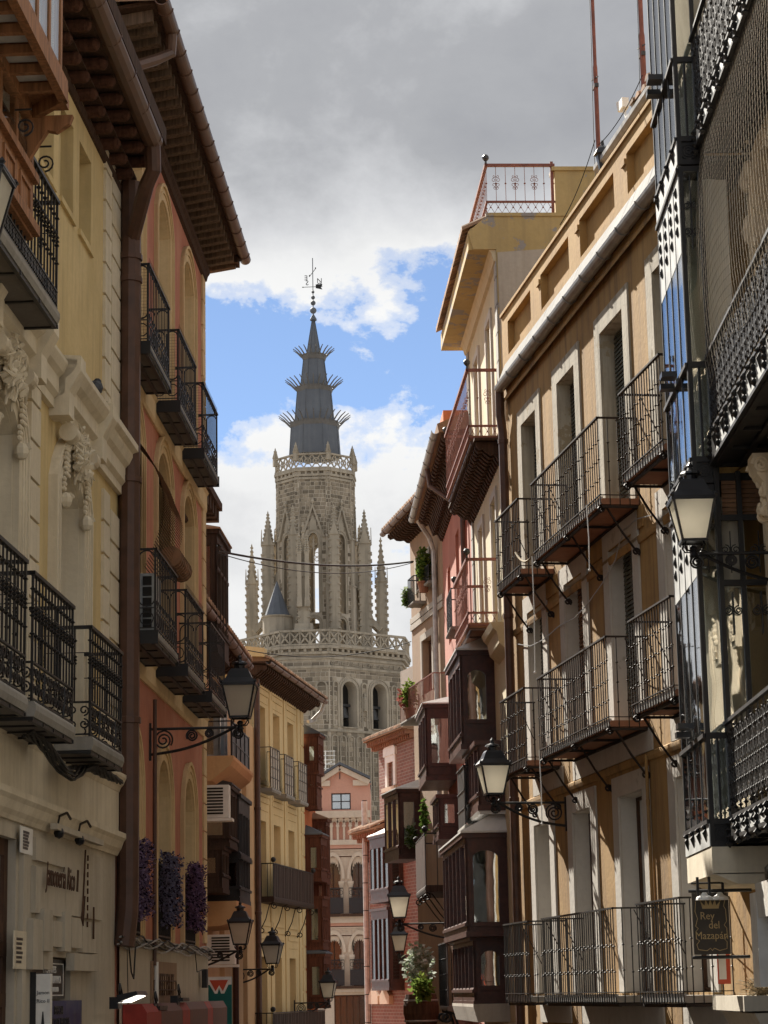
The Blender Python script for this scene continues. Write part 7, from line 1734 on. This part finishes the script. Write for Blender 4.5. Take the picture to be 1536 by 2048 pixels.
for x, y in ((-5.85, -1.5), (5.95, -1.5), (-5.0, 2.0), (5.3, 2.4)): pinnacle((x, y), 1.45 if y < 0 else 1.0, zg, yb(1078) if y < 0 else yb(1090), yb(1014) if y < 0 else yb(1032))
for k, (x, y) in enumerate(((-2.6, -6.0), (2.35, -5.9))): pinnacle((x, y), 1.15, zg, yb(1072), yb(1018)); 
m = MB(); m.lathe([(1.9, zg), (1.9, zg+1.9), (1.55, zg+2.4), (1.5, zg+3.0)], (-1.3, -9.0, 0), 4, rot=math.pi/4); m.build('pinnacle_base', 'tower_ashlar', WF_, CT)
for sx in (-.45, .45):                                # clustered small pinnacles on the front one
    pinnacle((-1.3+sx, -9.9), .5, zg+5., yb(1120), yb(1085), panels=False, name='small_pinnacle')
for i in range(8):                                    # edge buttresses of the octagon, stepped
    ph = P8+22.5+45*(i if i < 4 else i-8)
    if abs(ph) > 115: continue
    f = face(ph, RO-.15)
    m = MB(); m.box(-.42, .42, -.3, .40, zg, yb(1170)); m.box(-.36, .36, -.3, .30, yb(1170), yb(1075)); m.box(-.3, .3, -.3, .22, yb(1075), zO1-.3); m.along([(0, yb(1170)), (.5, yb(1170)), (.5, yb(1170)+.15), (.1, yb(1170)+.4)], -.46, .46); m.along([(0, yb(1075)), (.42, yb(1075)), (.42, yb(1075)+.15), (.1, yb(1075)+.4)], -.4, .4); m.build('buttress', 'tower_core', f, CT)
    stones(face(ph, RO-.15+.25-.04), -.32, .32, yb(1170)+.6, zO1-.5, (), h=.5, lo=.3, hi=.5)
    x, y = (RO+.2)*math.sin(R(ph)), -(RO+.2)*math.cos(R(ph)); pinnacle((x, y), .42, zC1-.9, zC1+.1, zC1+1.2, panels=False, name='crown_pinnacle', rot=R(ph))
for sx in (-1, 1):                                    # flying arches to the corner pinnacles
    for y in (-1.5, 1.2):
        m = MB(); m.tube([(sx*4.6, y, yb(1170)+2), (sx*5.4, y, yb(1190)+1), (sx*6.6, y, yb(1235)), (sx*7.7, y, yb(1262)+.5)], .45, 4); m.build('flying_arch', 'tower_ashlar', WF_, CT)
# stair turret with slate cone
m = MB(); m.lathe([(1.75, zg), (1.75, yb(1243)), (1.95, yb(1241)), (1.95, yb(1239))], (-4.55, -7.0, 0), 12); m.build('stair_turret', 'tower_ashlar', WF_, CT)
m = MB(); m.lathe([(1.55, yb(1239)), (.75, yb(1202)), (.03, yb(1168))], (-4.55, -7.0, 0), 10); m.build('turret_cone', 'slate_blue', WF_, CT)
# slate spire in stages with crowns of rays
yb = lambda y: EYE + (survey(630, y, 275.).z-EYE)
prof = [(3.08, yb(915)), (2.82, yb(850)), (2.40, yb(847)), (2.04, yb(781)), (1.68, yb(778)), (1.24, yb(716)), (.90, yb(713)), (.16, yb(640))]
m = MB(); m.lathe([(r/math.cos(math.pi/8), z) for r, z in prof], (0, 0, 0), 8, rot=R(P8+22.5)); sp = m.build('spire', 'slate', WF_, CT)
m = MB()
for k in range(8):
    a = R(P8+22.5+45*k); m.tube([(r/math.cos(math.pi/8)*math.cos(a), r/math.cos(math.pi/8)*math.sin(a), z) for r, z in prof], .06, 4)
m.build('lead_ridge', 'slate', WF_, sp)
for r, y, hh, nsp, ln in ((3.25, 852, .8, 30, 1.3), (2.40, 780, .7, 26, 1.3), (1.62, 715, .6, 20, 1.05)):
    z = yb(y); m = MB(); m.lathe([(r-.55, z-.7), (r-.15, z-.4), (r, z+.0), (r, z+.28), (r-.35, z+.3)], (0, 0, 0), 8, rot=R(P8+22.5)); c = m.build('spire_crown', 'spire_lead', WF_, CT)
    for k in range(nsp):
        a = 2*math.pi*(k+.5)/nsp; m = MB(); ca, sa = math.cos(a), math.sin(a)
        m.tube([((r-.05)*ca, (r-.05)*sa, z+.1), ((r+ln*.5)*ca, (r+ln*.5)*sa, z+.35+ln*.35), ((r+ln*.95)*ca, (r+ln*.95)*sa, z+.4+ln*.62)], .10, 4, r2=.05); m.build('ray', 'spire_lead', WF_, c)
m = MB(); m.lathe([(.16, yb(640)), (.42, yb(641)), (.42, yb(638)), (.06, yb(628))], (0, 0, 0), 10); zf = yb(628)
for y, r in ((621, .42), (606, .32), (595, .25), (584, .19)): m.ball((0, 0, yb(y)), r, 12, 8)
m.tube([(0, 0, zf), (0, 0, yb(516))], .05, 6); m.build('finial', 'slate', WF_, CT)
m = MB(); zv = yb(574); m.tube([(-1.2, 0, zv), (1.2, 0, zv+.05)], .04, 4); m.add([(.35, .02, zv-.15), (1.2, .02, zv-.35), (1.0, .02, zv), (1.2, .02, zv+.4), (.35, .02, zv+.35)], [(0, 1, 2, 3, 4)]); m.knob((-1.25, 0, zv), .12, .08)
m.tube([(-.45, .1, yb(553)), (.35, -.1, yb(538))], .04, 4); m.tube([(-.42, 0, yb(553)), (-.4, 0, yb(550))], .09, 4); m.tube([(.35, 0, yb(538)), (.36, 0, yb(535))], .09, 4)
m.build('weather_vane', 'black_iron', WF_, CT)
for s, x, y in (('N', .98, 562), ('S', -.85, 566), ('E', -1.0, 556), ('O', 1.0, 571)):
    me = text_mesh(s, .9, .03)
    for v in me.vertices: v.co = Vector((v.co.x*(-1 if s in 'SE' else 1), v.co.z, v.co.y))
    me.materials.clear(); me.materials.append(MATS['black_iron']); link('compass_letter', me, CT, (TC.x+x*.85, TC.y, yb(y)))
# every dressed stone: the 300 largest in view one by one, the rest joined
stones_.sort(key=lambda s: (-s[0], -(s[3]-s[2])))
cache = {}
for i, (pr, f, a, b, z0, z1) in enumerate(stones_):
    g = .045; nn = rnd.uniform(.03, .09)
    if i < 300:
        key = (round(f.n.x, 3), round(f.n.y, 3), round(b-a, 1), round(nn, 2), round(z1-z0, 1))
        if key not in cache:
            m = MB(); w = key[2]/2-g; h = key[4]-g; e = .02
            m.add([(-w, 0, g), (w, 0, g), (w, 0, h), (-w, 0, h), (-w+e, nn, g+e), (w-e, nn, g+e), (w-e, nn, h-e), (-w+e, nn, h-e)], [(4, 5, 6, 7), (0, 1, 5, 4), (1, 2, 6, 5), (2, 3, 7, 6), (3, 0, 4, 7)])
            cache[key] = m.mesh('stone', 'tower_stone', f)
        link('stone', cache[key], CT, f.P((a+b)/2, 0, z0))
    else:
        e = .02; P = [(a+g, 0, z0+g), (b-g, 0, z0+g), (b-g, 0, z1-g), (a+g, 0, z1-g), (a+g+e, nn, z0+g+e), (b-g-e, nn, z0+g+e), (b-g-e, nn, z1-g-e), (a+g+e, nn, z1-g-e)]
        stuffst.add([wpt(f, *p) for p in P], [(4, 5, 6, 7), (0, 1, 5, 4), (1, 2, 6, 5), (2, 3, 7, 6), (3, 0, 4, 7)])
o = link('dressed_stones', stuffst.mesh('dressed_stones', 'tower_stone', WORLD), CT, TC); o['kind'] = 'stuff'
